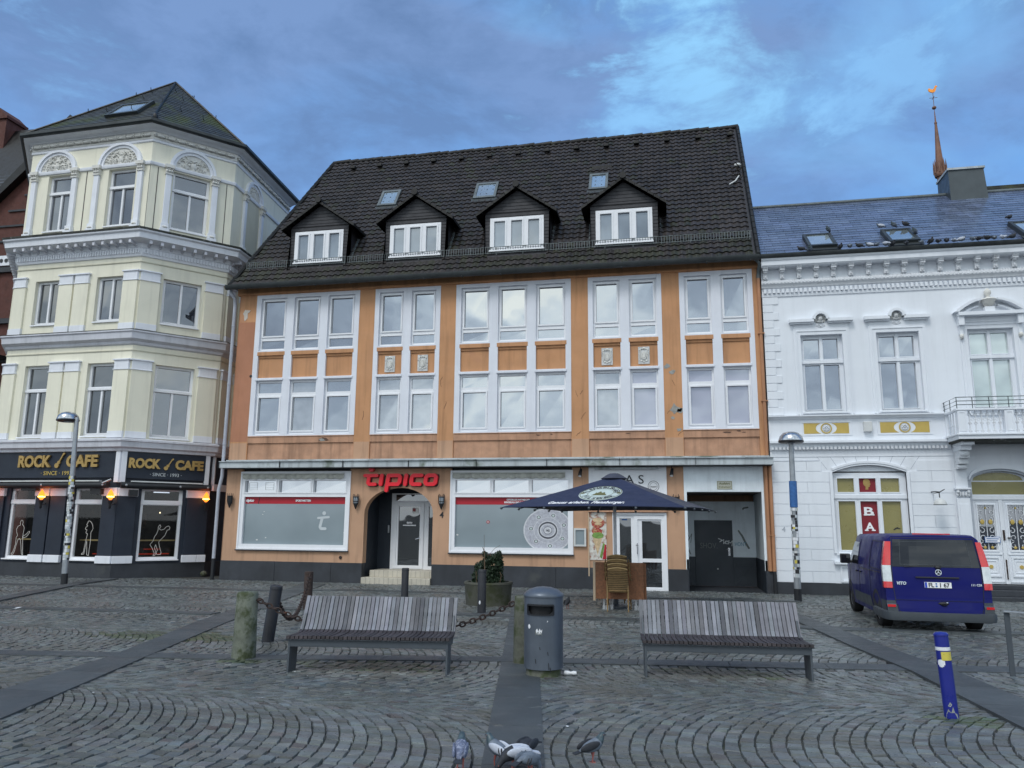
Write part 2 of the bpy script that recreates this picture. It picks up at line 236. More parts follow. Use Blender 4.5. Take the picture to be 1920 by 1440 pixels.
class MB:
    def __init__(s, T=ID): s.v = []; s.f = []; s.T = T; s.t = []
    def add(s, vs, fs, tint=None):
        n = len(s.v); s.v += [s.T(*p) for p in vs]; s.f += [tuple(n+i for i in f) for f in fs]; s.t += [tint or (1, 1, 1)]*len(vs)
    def box(s, a0, a1, b0, b1, c0, c1, tint=None):
        s.add([(a, b, c) for a in (a0, a1) for b in (b0, b1) for c in (c0, c1)], [(0, 1, 3, 2), (4, 6, 7, 5), (0, 4, 5, 1), (2, 3, 7, 6), (0, 2, 6, 4), (1, 5, 7, 3)], tint); return s
    def prism(s, poly, c0, c1):
        n = len(poly); s.add([(a, b, c0) for a, b in poly]+[(a, b, c1) for a, b in poly], [tuple(range(n-1, -1, -1)), tuple(range(n, 2*n))]+[(i, (i+1) % n, n+(i+1) % n, n+i) for i in range(n)]); return s
    def quad(s, *p, tint=None): s.add(p, [tuple(range(len(p)))], tint); return s
    def disc(s, a, b, r, c0, c1, seg=20, ry=None, r0=0):
        ry = ry or r; P = [(a+r*math.cos(2*math.pi*i/seg), b+ry*math.sin(2*math.pi*i/seg)) for i in range(seg)]
        if not r0: return s.prism(P, c0, c1)
        k = r0; Q = [(a+(x-a)*k, b+(y-b)*k) for x, y in P]
        s.add([(x, y, c) for c in (c0, c1) for x, y in P]+[(x, y, c) for c in (c0, c1) for x, y in Q],
              [(i, (i+1) % seg, seg+(i+1) % seg, seg+i) for i in range(seg)]+[(2*seg+i, 2*seg+(i+1) % seg, 3*seg+(i+1) % seg, 3*seg+i) for i in range(seg)]+[(seg+i, seg+(i+1) % seg, 3*seg+(i+1) % seg, 3*seg+i) for i in range(seg)]); return s
    def arcband(s, a, b, r0, r1, t0, t1, c0, c1, seg=20, yk=1):
        P = []
        for i in range(seg+1):
            t = t0+(t1-t0)*i/seg; P.append((math.cos(t), math.sin(t)*yk))
        for i in range(seg):
            p, q = P[i], P[i+1]; s.add([(a+r*x, b+r*y, c) for c in (c0, c1) for r, (x, y) in ((r0, p), (r1, p), (r1, q), (r0, q))], [(4, 5, 6, 7), (1, 2, 6, 5), (0, 4, 7, 3), (0, 1, 2, 3)])
        return s
    def plate(s, u0, u1, z0, z1, holes, d0, d1):
        "sheet with rectangular holes, front at d1, reveals back to d0"
        us = sorted({u0, u1, *[h[0] for h in holes], *[h[1] for h in holes]}); zs = sorted({z0, z1, *[h[2] for h in holes], *[h[3] for h in holes]})
        us = [u for u in us if u0 <= u <= u1]; zs = [z for z in zs if z0 <= z <= z1]; ins = {}
        for i in range(len(us)-1):
            for j in range(len(zs)-1):
                a, b = (us[i]+us[i+1])/2, (zs[j]+zs[j+1])/2; ins[i, j] = not any(h[0] < a < h[1] and h[2] < b < h[3] for h in holes)
        for (i, j), k in ins.items():
            if not k: continue
            a, b, c, e = us[i], us[i+1], zs[j], zs[j+1]; s.quad((a, c, d1), (b, c, d1), (b, e, d1), (a, e, d1))
            for di, dj, p, q in ((-1, 0, (a, c), (a, e)), (1, 0, (b, c), (b, e)), (0, -1, (a, c), (b, c)), (0, 1, (a, e), (b, e))):
                if not ins.get((i+di, j+dj), False): s.quad((*p, d1), (*q, d1), (*q, d0), (*p, d0))
        return s
    def ring(s, u0, u1, z0, z1, w, d0, d1): return s.plate(u0, u1, z0, z1, [(u0+w, u1-w, z0+w, z1-w)], d0, d1)
    def lathe(s, prof, c=(0, 0, 0), seg=24, sx=1, sy=1, cap=True, ax=None):
        n = len(prof); vs = []
        for r, z in prof:
            for i in range(seg):
                t = 2*math.pi*i/seg; p = Vector((r*math.cos(t)*sx, r*math.sin(t)*sy, z))
                if ax is not None: p = ax @ p
                vs.append((c[0]+p.x, c[1]+p.y, c[2]+p.z))
        fs = [(k*seg+i, k*seg+(i+1) % seg, (k+1)*seg+(i+1) % seg, (k+1)*seg+i) for k in range(n-1) for i in range(seg)]
        if cap: fs += [tuple(range(seg-1, -1, -1)), tuple(range((n-1)*seg, n*seg))]
        s.add(vs, fs); return s
    def tube(s, pts, r, seg=8, rs=None):
        pts = [Vector(p) for p in pts]; n = len(pts); vs = []
        for k, p in enumerate(pts):
            t = (pts[min(k+1, n-1)]-pts[max(k-1, 0)]).normalized(); up = Vector((0, 0, 1)) if abs(t.z) < .95 else Vector((1, 0, 0))
            a = t.cross(up).normalized(); b = t.cross(a); rr = rs[k] if rs else r
            for i in range(seg): q = p+a*rr*math.cos(2*math.pi*i/seg)+b*rr*math.sin(2*math.pi*i/seg); vs.append(tuple(q))
        fs = [(k*seg+i, k*seg+(i+1) % seg, (k+1)*seg+(i+1) % seg, (k+1)*seg+i) for k in range(n-1) for i in range(seg)]+[tuple(range(seg-1, -1, -1)), tuple(range((n-1)*seg, n*seg))]
        s.add(vs, fs); return s
    def ell(s, c, r, seg=14, rings=8, ax=None):
        prof = [(max(.001, math.sin(math.pi*k/rings)), -math.cos(math.pi*k/rings)) for k in range(rings+1)]; vs = []
        A = ax or Matrix.Identity(3)
        for q, z in prof:
            for i in range(seg):
                t = 2*math.pi*i/seg; p = A @ Vector((q*math.cos(t)*r[0], q*math.sin(t)*r[1], z*r[2])); vs.append((c[0]+p.x, c[1]+p.y, c[2]+p.z))
        s.add(vs, [(k*seg+i, k*seg+(i+1) % seg, (k+1)*seg+(i+1) % seg, (k+1)*seg+i) for k in range(rings) for i in range(seg)]); return s
    def sweep(s, path, prof, close=False):
        "profile [(d,z)] swept along a plan path, mitred; outward = right-hand side (n = (dy,-dx))"
        P = [Vector((p[0], p[1], 0)) for p in path]; n = len(P); rings = []
        for k in range(n):
            ns = []
            if k > 0: t = (P[k]-P[k-1]).normalized(); ns.append(Vector((t.y, -t.x, 0)))
            if k < n-1: t = (P[k+1]-P[k]).normalized(); ns.append(Vector((t.y, -t.x, 0)))
            m = sum(ns, Vector((0, 0, 0))); m.normalize(); m = m/max(.3, m.dot(ns[0])); rings.append([P[k]+m*d+Vector((0, 0, z)) for d, z in prof])
        q = len(prof); base = len(s.v); s.v += [p for r_ in rings for p in r_]; s.t += [(1, 1, 1)]*(n*q)
        for k in range(n-1):
            for i in range(q-1): a = base+k*q+i; s.f.append((a, a+1, a+q+1, a+q))
        s.f.append(tuple(base+i for i in range(q))); s.f.append(tuple(base+(n-1)*q+i for i in range(q))); return s
    def parts(s, name, m, parent=None, gap=.012, **k):
        "one object per separate piece (touching islands stay together)"
        p = list(range(len(s.v)))
        def fd(i):
            while p[i] != i: p[i] = p[p[i]]; i = p[i]
            return i
        for f in s.f:
            r0 = fd(f[0])
            for j in f[1:]: p[fd(j)] = r0
        isl = {}
        for i in range(len(s.v)): isl.setdefault(fd(i), []).append(i)
        G = [[min(s.v[i][a] for i in v) for a in range(3)]+[max(s.v[i][a] for i in v) for a in range(3)]+[v] for v in isl.values()]
        ch = True
        while ch:
            ch = False; out_ = []
            for g_ in G:
                for h_ in out_:
                    if all(g_[a] < h_[a+3]+gap and h_[a] < g_[a+3]+gap for a in range(3)):
                        for a in range(3): h_[a] = min(h_[a], g_[a]); h_[a+3] = max(h_[a+3], g_[a+3])
                        h_[6] = h_[6]+g_[6]; ch = True; break
                else: out_.append(g_)
            G = out_
        if len(G) > 100: return [s.build(name, m, parent, **k)]
        own = {i: gi for gi, g_ in enumerate(G) for i in g_[6]}; res = []
        fl = [[] for _ in G]
        for f in s.f: fl[own[f[0]]].append(f)
        for gi, g_ in enumerate(G):
            b = MB(); ix = {i: j for j, i in enumerate(g_[6])}; b.v = [s.v[i] for i in g_[6]]; b.t = [s.t[i] for i in g_[6]]; b.f = [tuple(ix[i] for i in f) for f in fl[gi]]; res.append(b.build(name, m, parent, **k))
        return res
    def build(s, name, m, parent=None, smooth=False, bevel=0, tint=False, recalc=True):
        off = rootloc(parent); me = bpy.data.meshes.new(name)
        me.from_pydata([tuple(v-off) for v in s.v], [], s.f); me.materials.append(M[m] if isinstance(m, str) else m)
        if tint:
            a = me.attributes.new('tint', 'FLOAT_COLOR', 'POINT'); a.data.foreach_set('color', np.array([(*t, 1) for t in s.t], dtype=np.float32).ravel())
        if recalc:
            b = bmesh.new(); b.from_mesh(me); bmesh.ops.recalc_face_normals(b, faces=b.faces); b.to_mesh(me); b.free()
        if smooth: me.shade_smooth(); me.set_sharp_from_angle(angle=R(smooth if smooth > 1 else 40))
        o = bpy.data.objects.new(name, me); COL.objects.link(o)
        if parent is not None: o.parent = parent
        if bevel:
            q = o.modifiers.new('bevel', 'BEVEL'); q.width = bevel; q.segments = 2; q.limit_method = 'ANGLE'; q.angle_limit = R(40)
        return o
def textpts(s, size, bold=0, shear=0, depth=.01, space=1):
    c = bpy.data.curves.new('t', 'FONT'); c.body = s; c.size = size; c.offset = bold; c.shear = shear; c.extrude = depth/2; c.align_x = 'CENTER'; c.space_character = space; c.resolution_u = 3
    o = bpy.data.objects.new('t', c); COL.objects.link(o); dg = bpy.context.evaluated_depsgraph_get(); dg.update()
    me = bpy.data.meshes.new_from_object(o.evaluated_get(dg)); vs = [tuple(v.co) for v in me.vertices]; fs = [tuple(p.vertices) for p in me.polygons]
    bpy.data.objects.remove(o); bpy.data.meshes.remove(me); bpy.data.curves.remove(c); return vs, fs
def text(T, s, u, z, d, size, m, name='lettering', parent=None, bold=0, shear=0, depth=.01, wid=None, rot=0, mb=None, space=1, centre=False):
    "flat lettering laid on the surface T at (u,z); wid stretches it to that width"
    vs, fs = textpts(s, size, bold, shear, depth, space); x0 = min(v[0] for v in vs); x1 = max(v[0] for v in vs); k = wid/(x1-x0) if wid else 1; cx = (x0+x1)/2
    cz = (min(v[1] for v in vs)+max(v[1] for v in vs))/2 if centre else 0
    b = mb or MB(T); b.T = T; c, sn = math.cos(rot), math.sin(rot)
    b.add([(u+(v[0]-cx)*k*c-(v[1]-cz)*sn, z+(v[0]-cx)*k*sn+(v[1]-cz)*c, d+v[2]+depth/2) for v in vs], fs)
    if mb is None: return b.build(name, m, parent, recalc=False)
def stroke(mb, pts, w, d0, d1, rnd=True):
    for i in range(len(pts)-1):
        p, q = Vector(pts[i]), Vector(pts[i+1]); t = (q-p).normalized()*w/2; n = Vector((-t.y, t.x)); e = random.random()*.0006
        mb.prism([tuple(p+n), tuple(q+n), tuple(q-n), tuple(p-n)], d0, d1+e)
    if rnd:
        for i, p in enumerate(pts): mb.disc(p[0], p[1], w/2, d0, d1-.0004-.0001*(i % 5), 8)
def gz(x, y): return -.008*y
# ------------------------------------------------------------------ ground
g = MB(); L = 900
g.quad((-L, -L, gz(0, -L)), (L, -L, gz(0, -L)), (L, L, gz(0, L)), (-L, L, gz(0, L))); struct(g.build('ground', 'joint', recalc=False))
line = lambda pts: pts
bands = dict(
 strip=[(-.42, .8), (-.88, 3.3), (-1.35, 5.62), (-1.97, 8.98), (-3.25, 15.86), (-4.35, 21.6), (-3.9, 21.6), (-2.8, 15.86), (-1.5, 8.98), (-.9, 5.62), (-.42, 3.3), (.04, .8)],
 b2=[(-20, 7.1), (-8.63, 8.68), (-5.5, 9.15), (-2.7, 9.8), (.65, 10.25), (4.2, 10.75), (12, 11.8), (12, 12.25), (4.2, 11.2), (.65, 10.68), (-2.7, 10.15), (-5.5, 9.5), (-8.63, 9.02), (-20, 7.45)],
 dl=[(-5.0, 3.5), (-5.58, 5.89), (-6.51, 8.98), (-7.6, 12.6), (-8.95, 17.5), (-10.2, 22.2), (-10.95, 22.2), (-9.5, 17.5), (-8.15, 12.6), (-6.98, 8.98), (-6.35, 5.89), (-5.8, 3.5)],
 b4=[(-20, 13.15), (-8.6, 13.7), (-8.6, 14.05), (-20, 13.5)],
 b4b=[(-25, 18.5), (-10.3, 19.2), (-8.9, 20.0), (-4.5, 20.1), (3, 20.3), (3, 20.65), (-4.5, 20.45), (-8.9, 20.35), (-10.4, 19.6), (-25, 18.9)],
 b6=[(-8.6, 14.9), (-3, 14.95), (1.6, 15.0), (2.4, 14.5), (12, 15.2), (12, 15.6), (2.4, 14.9), (1.6, 15.35), (-3, 15.3), (-8.6, 15.25)],
 dr=[(2.9, 3.5), (2.85, 7.64), (2.75, 10.42), (2.5, 12.6), (2.2, 16.0), (1.5, 21), (1.9, 21), (2.6, 16.0), (2.98, 12.6), (3.28, 10.42), (3.45, 7.64), (3.5, 3.5)],
 sd=[(-14.4, 14.0), (-17.0, 20.0), (-17.5, 22), (-17.1, 22), (-16.5, 19.8), (-14.0, 14.0)])
def inpoly(px, py, poly):
    ins = np.zeros(px.shape, bool); n = len(poly)
    for i in range(n):
        (x0, y0), (x1, y1) = poly[i], poly[(i+1) % n]
        c = ((y0 > py) != (y1 > py)); ins ^= c & (px < (x1-x0)*(py-y0)/((y1-y0) if y1 != y0 else 1e-9)+x0)
    return ins
for i, (k, p) in enumerate(bands.items()):
    z = .027+.0035*i; b = MB()
    # split into slabs with narrow joints
    n = len(p)//2; A = p[:n]; B = p[n:][::-1]
    def ev(P, t):
        s = t*(len(P)-1); j = min(int(s), len(P)-2); f = s-j; return (P[j][0]*(1-f)+P[j+1][0]*f, P[j][1]*(1-f)+P[j+1][1]*f)
    for j in range(n-1):
        ln = math.dist(A[j], A[j+1]); m = max(1, round(ln/1.1))
        for q in range(m):
            e = .004/ln*m; t0 = (q+e)/m; t1 = (q+1-e)/m
            c = [(A[j][0]+(A[j+1][0]-A[j][0])*t, A[j][1]+(A[j+1][1]-A[j][1])*t) for t in (t0, t1)]+[(B[j][0]+(B[j+1][0]-B[j][0])*t, B[j][1]+(B[j+1][1]-B[j][1])*t) for t in (t1, t0)]
            v = random.uniform(.82, 1.12); b.add([(x, y, gz(x, y)+z) for x, y in c]+[(x, y, gz(x, y)-.01) for x, y in c], [(0, 1, 2, 3), (0, 1, 5, 4), (1, 2, 6, 5), (2, 3, 7, 6), (3, 0, 4, 7)], (v, v, v))
    struct(b.build('paving_band', M['band'], tint=True))
# cobbles laid in segmental arcs
def cobbles():
    quads = []; tints = []
    def column(x0, x1, yc, half, r, sgn, p=.118):
        nk = int((x1-x0+2.6)/p)
        for k in range(-22 if sgn > 0 else -22, nk+22):
            xa = x0+k*p
            y = yc-half+rng.uniform(-.05, .02)
            while y < yc+half:
                th = math.asin(max(-.98, min(.98, (y-yc)/r))); step = rng.uniform(.085, .14)*max(.38, math.cos(th)); y2 = min(y+step, yc+half)
                if y2-y > .035:
                    f = lambda yy: sgn*(r-math.sqrt(max(.01, r*r-(yy-yc)**2)))
                    a, b2 = f(y), f(y2); quads.append(((xa+a, y), (xa+p+a, y), (xa+p+b2, y2), (xa+b2, y2))); tints.append(sgn > 0)
                y = y2
    half = 2.05
    for c in range(-1, 5):
        ycr = 6.45+2*half*c; ycl = 5.2+2*half*c
        column(-3.2 if c < 3 else -4.5, 8.5+c*1.2, ycr, half, 2.5, 1)
        column(-10-c*3.2, -.3, ycl, half, 2.45, -1)
    q = np.array(quads); c = q.mean(axis=1)
    sx = -1.1-.19*(c[:, 1]-5.62)
    return q, c, sx, np.array(tints)
q, c, sx, side = cobbles()
keep = np.where(side, c[:, 0] > sx, c[:, 0] <= sx) & (c[:, 1] < 23.2) & (c[:, 1] > 2.3) & (c[:, 0] > -24) & (c[:, 0] < 13) & (c[:, 0] < .55*c[:, 1]+2.5) & (c[:, 0] > -1.05*c[:, 1]-2.5)
for p in bands.values(): keep &= ~np.all([inpoly(q[:, k, 0], q[:, k, 1], p) for k in range(4)], axis=0)
q = q[keep]; c = c[keep]; n = len(q)
q = c[:, None]+(q-c[:, None])*rng.uniform(.90, .975, (n, 1, 1))+rng.normal(0, .0035, q.shape)
ins = c[:, None]+(q-c[:, None])*.89
hz = rng.uniform(.0, .013, n)+.008-.006*(rng.random(n) < .06); tilt = rng.normal(0, .0028, (n, 4))
V = np.zeros((n, 8, 3)); V[:, :4, :2] = ins; V[:, 4:, :2] = q
V[:, :4, 2] = gz(0, ins[:, :, 1])+hz[:, None]+tilt+.004; V[:, 4:, 2] = gz(0, q[:, :, 1])-.006
F = np.array([(0, 1, 2, 3), (0, 4, 5, 1), (1, 5, 6, 2), (2, 6, 7, 3), (3, 7, 4, 0)]); FF = (F[None]+8*np.arange(n)[:, None, None]).reshape(-1, 4)
me = bpy.data.meshes.new('cobblestone_paving'); me.from_pydata(V.reshape(-1, 3).tolist(), [], FF.tolist())
v = rng.uniform(.62, 1.28, n)*(1+.12*np.sin(c[:, 0]*1.3+np.sin(c[:, 1]*.9)*2)*np.sin(c[:, 1]*1.1+1)); col = np.stack([v*rng.uniform(.93, 1.07, n), v, v*rng.uniform(.95, 1.08, n), np.ones(n)], 1)
def mossy(cx, cy, rx, ry, s):
    d = ((c[:, 0]-cx)/rx)**2+((c[:, 1]-cy)/ry)**2; m = (d < 1+rng.normal(0, .3, n)); col[m, :3] *= np.array([.62, .74, .40])*s
for a in ((-3.6, 9.25, .9, .32, .85), (.6, 9.85, .8, .28, 1.0), (-5.3, 9.15, .35, .2, .9), (-7.4, 10.9, 1.3, .5, .8), (2.5, 7.95, .3, .2, 1)): mossy(*a)
m = rng.random(n) < .05; col[m, :3] *= np.array([1.12, .95, .95])*.75
at = me.attributes.new('tint', 'FLOAT_COLOR', 'POINT'); at.data.foreach_set('color', np.repeat(col.astype(np.float32), 8, axis=0).ravel())
me.materials.append(M['cobble']); o = bpy.data.objects.new('cobblestone_paving', me); COL.objects.link(o); struct(o)
print('cobbles', n)

# ------------------------------------------------------------------ roofs
def tiled_roof(name, P0, U, V, poly_w, poly_h, edge, m, parent, tw=.215, th=.248, skip=()):
    "interlocking pantiles: wave across, step down each course. P0 eave origin, U along the eave, V up the slope (unit)"
    Nn = U.cross(V).normalized()
    if Nn.z < 0: Nn = -Nn
    b = MB(); nu = int(poly_w/tw); nv = int(math.ceil(poly_h/th)); S = 6
    prof = [0, .012, .034, .040, .026, .006]
    for j in range(nv):
        v0, v1 = j*th, min((j+1)*th, poly_h)
        for i in range(nu):
            um = (i+.5)*tw; lo, hi = edge((v0+v1)/2)
            if um < lo or um > hi: continue
            if any(a < um < c_ and e < (v0+v1)/2 < f_ for a, c_, e, f_ in skip): continue
            g_ = random.uniform(.62, 1.3); t = (g_*1.02, g_, g_*.98); moss = random.random() < .45*max(0, 1-v1/2.6)+.06
            if moss: t = (g_*.95, g_*1.15, g_*.7)
            jz = random.uniform(0, .006); vs = []
            for w_ in range(S+1):
                h = prof[w_ % S]; uu = i*tw+w_*tw/S+.02*math.sin(j*1.7)*0
                for vv, hh in ((v0, h+.034+jz), (v1, h+jz*.5), (v0, h-.01)): vs.append(P0+U*uu+V*vv+Nn*hh)
            n0 = len(b.v); b.v += vs; b.t += [t]*len(vs)
            for w_ in range(S): a = n0+w_*3; b.f.append((a, a+3, a+4, a+1)); b.f.append((a+2, a+5, a+3, a))
    return b.build(name, m, parent, tint=True, recalc=False)
def slates(name, P0, U, V, w, h, edge, m, parent, sw=.38, sh=.2, lift=.012):
    Nn = U.cross(V).normalized()
    if Nn.z < 0: Nn = -Nn
    b = MB(); nv = int(math.ceil(h/sh))
    for j in range(nv):
        v0, v1 = j*sh, min(h, (j+1)*sh+.03); lo, hi = edge(j*sh+sh/2)
        i = -1
        while True:
            i += 1; u0 = lo+(i-(.5 if j % 2 else 0))*sw; u1 = u0+sw-.008
            if u0 > hi: break
            u0 = max(lo, u0); u1 = min(hi, u1)
            if u1-u0 < .03: continue
            g_ = random.uniform(.75, 1.25); t = (g_, g_, g_*random.uniform(.96, 1.06)); l = lift+random.uniform(0, .004); e1 = random.uniform(-.003, .003)
            vs = [P0+U*u0+V*(v0+e1)+Nn*l, P0+U*u1+V*(v0-e1)+Nn*l, P0+U*u1+V*v1+Nn*.002, P0+U*u0+V*v1+Nn*.002, P0+U*u0+V*v0, P0+U*u1+V*v0]
            n0 = len(b.v); b.v += vs; b.t += [t]*6; b.f += [(n0, n0+1, n0+2, n0+3), (n0, n0+1, n0+5, n0+4)]
    return b.build(name, m, parent, tint=True, recalc=False)

# ================================================================== orange building
F = Fr((0, 23), 0)
OB = thing('orange_building', 'three storey orange plastered house with white window frames and dark tiled roof with four dormers', 'building', (-5.8, 23, -.18))
# --- openings on the two upper floors
GR = [(-13.58, -9.87, 3), (-9.33, -7.10, 2), (-6.58, -2.89, 3), (-2.36, -.13, 2), (.40, 2.53, 2)]
def openings(g):
    x0, x1, n = g; mg = .17 if n == 3 else .15; ml = .28; w = (x1-x0-2*mg-(n-1)*ml)/n
    return [(x0+mg+i*(w+ml), x0+mg+i*(w+ml)+w) for i in range(n)]
b = MB(F)
b.plate(-14.22, 2.74, 3.62, 9.24, [(g[0], g[1], 3.62, 9.22) for g in GR], -.30, 0)
b.build('wall', 'orange', OB)
b = MB(F)                                                     # belt below the windows
for x0, x1, n in GR:
    b.box(x0, x1, 4.19, 4.40, -.2, -.002); b.box(x0, x1, 3.62, 4.19, -.2, -.045)
    b.box(x0+.01, x1-.01, 4.40, 4.425, -.2, .02)
b.parts('belt', 'ledge', OB, bevel=.008)
b = MB(F); b.box(-14.2, -13.6, 4.25, 8.3, -.05, .004); b.build('repainted_strip', 'rust_red', OB)
b = MB(F)
for g in [(-14.2, -13.6), (-9.86, -9.34), (-7.09, -6.59), (-2.88, -2.37), (-.12, .39)]: b.box(g[0], g[1], 3.62, 4.2, -.05, .005)
b.parts('pilaster_foot', 'salmon', OB)
b = MB(F); b.box(-14.3, 2.76, 9.24, 9.52, -.3, .05); b.box(-14.3, 2.76, 9.27, 9.30, -.3, .065); b.box(-14.34, 2.78, 9.47, 9.53, -.3, .32); b.build('eaves_frieze', 'orange', OB, bevel=.006)
# body behind the front
b = MB(); b.box(-14.22, 2.74, 23.4, 31, 3.4, 9.5); b.box(-14.215, 2.735, 25.7, 31, -.3, 3.4); b.box(-14.21, -14.20, 23.28, 25.7, -.3, 3.4); b.box(2.72, 2.73, 23.28, 25.7, -.3, 3.4); b.box(-14.2, -14.21, 23, 23.4, -.2, 9.5); b.box(2.735, 2.74, 23, 23.4, 3.6, 9.5); b.build('rear_wall', 'salmon', OB)
# --- window groups
wn = 0
panes_special = {}
def pvc(fr, par, x0, x1, z0, z1, panes, gm, d=-.10, m='pvc', sash=()):
    b = MB(fr); b.plate(x0, x1, z0, z1, panes, d-.05, d+.02)
    for s in sash:
        b.ring(s[0]-.045, s[1]+.045, s[2]-.045, s[3]+.045, .045, d, d+.05)
    w_ = b.build('window', m, par)
    p = MB(fr)
    for q in panes:
        e = [random.uniform(-.003, .003) for _ in range(4)]; p.quad((q[0], q[2], d-.03+e[0]), (q[1], q[2], d-.03+e[1]), (q[1], q[3], d-.03+e[2]), (q[0], q[3], d-.03+e[3]))
    p.build('pane', gm, w_, recalc=False); return w_
for gi, g in enumerate(GR):
    x0, x1, n = g; op = openings(g); b = MB(F)
    holes = [(a, c, zz[0], zz[1]) for a, c in op for zz in ((4.47, 6.28), (6.36, 7.25), (7.29, 9.10))]
    b.plate(x0, x1, 4.42, 9.22, holes, -.2, .012)
    b.build('window_surround', 'lilac', OB, bevel=.006)
    s = MB(F); q = MB(F)
    for a, c in op:
        s.box(a, c, 6.36, 7.04, -.3, -.07); s.box(a-.02, c+.02, 7.04, 7.12, -.2, -.035); s.box(a-.03, c+.03, 7.12, 7.25, -.2, .018)
        q.box(a-.03, c+.03, 6.275, 6.345, -.2, .05)
    s.parts('spandrel_panel', 'orange', OB, bevel=.006); q.parts('window_head', 'lilac', OB, bevel=.006)
    if gi in (1, 3):
        for a, c in op:
            m_ = (a+c)/2; r = MB(F); r.box(m_-.17, m_+.17, 6.44, 6.97, -.08, -.045); pl = r.build('plaque', 'relief', OB)
            r = MB(F)
            r.disc(m_, 6.70, .085, -.045, -.02, 20, .125, .72); r.disc(m_, 6.70, .05, -.045, -.012, 16, .085)
            for sg in (-1, 1):
                r.tube([(m_+sg*x, z, -.035) for x, z in ((.02, 6.88), (.07, 6.91), (.11, 6.87), (.10, 6.80), (.12, 6.72), (.10, 6.62), (.12, 6.56), (.07, 6.52), (.02, 6.55))], .014, 6)
                r.ell((m_+sg*.11, 6.88, -.04), (.03, .03, .02)); r.ell((m_+sg*.08, 6.53, -.04), (.03, .025, .02))
            r.ell((m_, 6.92, -.04), (.04, .03, .025)); r.ell((m_, 6.50, -.04), (.045, .02, .02)); r.build('relief_ornament', 'stone_orn', pl, smooth=60)
    for k, (a, c) in enumerate(op):
        f = .055
        up = [(a+f, c-f, 7.29+.07, 7.64), (a+f+.04, c-f-.04, 7.80, 9.0)]
        pvc(F, OB, a, c, 7.29, 9.10, up, 'gpanel', sash=up[1:])
        lo = [(a+f, c-f, 5.86, 6.20), (a+f+.04, c-f-.04, 4.60, 5.70)]
        gm = 'gblind' if (gi == 4 or (gi == 3 and k == 1)) else random.choice(['gpanel', 'gpanel', 'gpanel2'])
        pvc(F, OB, a, c, 4.47, 6.28, lo, gm, sash=lo[1:])
# peeled plaster
def blot(fr, u, z, w, h, d, m, par, name='bare_patch', n=11, seed=1):
    rd = random.Random(seed); P = []
    for i in range(n):
        t = 2*math.pi*i/n; r_ = rd.uniform(.45, 1.05); P.append((u+w*r_*math.cos(t), z+h*r_*math.sin(t)))
    MB(fr).prism(P, d-.004, d+.004).build(name, m, par)
blot(F, -13.98, 8.55, .10, .20, .004, 'patch_w', OB, seed=5); blot(F, -13.9, 8.68, .12, .07, .007, 'patch_w', OB, seed=8)
for i, (u, z, w, h) in enumerate([(-.02, 6.33, .10, .09), (.14, 6.15, .12, .09), (.18, 5.05, .20, .17), (.32, 4.98, .12, .11), (.10, 4.78, .07, .06), (.28, 4.42, .09, .06)]): blot(F, u, z, w, h, .003, 'patch', OB, seed=20+i)
blot(F, -10.9, 4.30, .28, .07, .003, 'crack', OB, seed=31); blot(F, -10.95, 4.28, .14, .05, .006, 'patch', OB, seed=32)
for i, (u, z, w, h) in enumerate([(-3.9, 4.33, .10, .025), (-3.5, 4.35, .05, .02), (-1.2, 4.34, .08, .02), (1.65, 4.33, .16, .035), (1.95, 4.37, .09, .03), (2.1, 4.33, .1, .02)]): blot(F, u, z, w, h, .003, 'crack', OB, seed=40+i)
b = MB(F)
for i, (u, z, l, a_) in enumerate([(-7.0, 5.9, .35, 1.5), (-2.62, 5.55, .16, 1.0), (-2.7, 5.48, .2, 2.2), (-2.6, 4.8, .25, 1.2), (-2.75, 4.3, .2, .6), (.2, 5.75, .2, 1.8), (.25, 4.25, .25, 1), (-6.9, 5.2, .25, 1.4), (-9.6, 4.9, .3, 1.7), (-.05, 4.9, .25, 1.3)]):
    P = [(u, z)]
    for k in range(5): a2 = a_+random.uniform(-.6, .6); P.append((P[-1][0]+l/5*math.cos(a2), P[-1][1]+l/5*math.sin(a2)))
    stroke(b, P, .008, .0, .006, False)
b.parts('plaster_crack', 'crack', OB)
MB(F).ell((-13.62, 6.44, .01), (.05, .05, .02)).build('vent_hole', 'black', OB)
# --- ground floor wall
GF = [(-13.67, -9.92, .83, 3.36), (-9.40, -7.17, -.3, 2.78), (-6.60, -2.88, .83, 3.36), (-1.70, -.15, -.3, 2.03), (-2.38, -.12, 2.12, 3.36), (.42, 2.53, -.3, 3.36)]
b = MB(F); b.plate(-14.22, 2.74, .44, 3.62, GF, -.28, 0); b.build('shop_front_wall', 'salmon', OB)
b = MB(F)
for a, c in ((-14.22, -9.40), (-7.17, -1.70), (-.15, .42), (2.53, 2.76)):
    x = a
    while x < c-.01: x2 = min(c, x+1.9) if c-x > 2.4 else c; b.box(x+.003, x2-.003, -.35, .44+random.uniform(-.004, .004), -.25, .028); x = x2
b.parts('plinth', 'plinth', OB, bevel=.006)
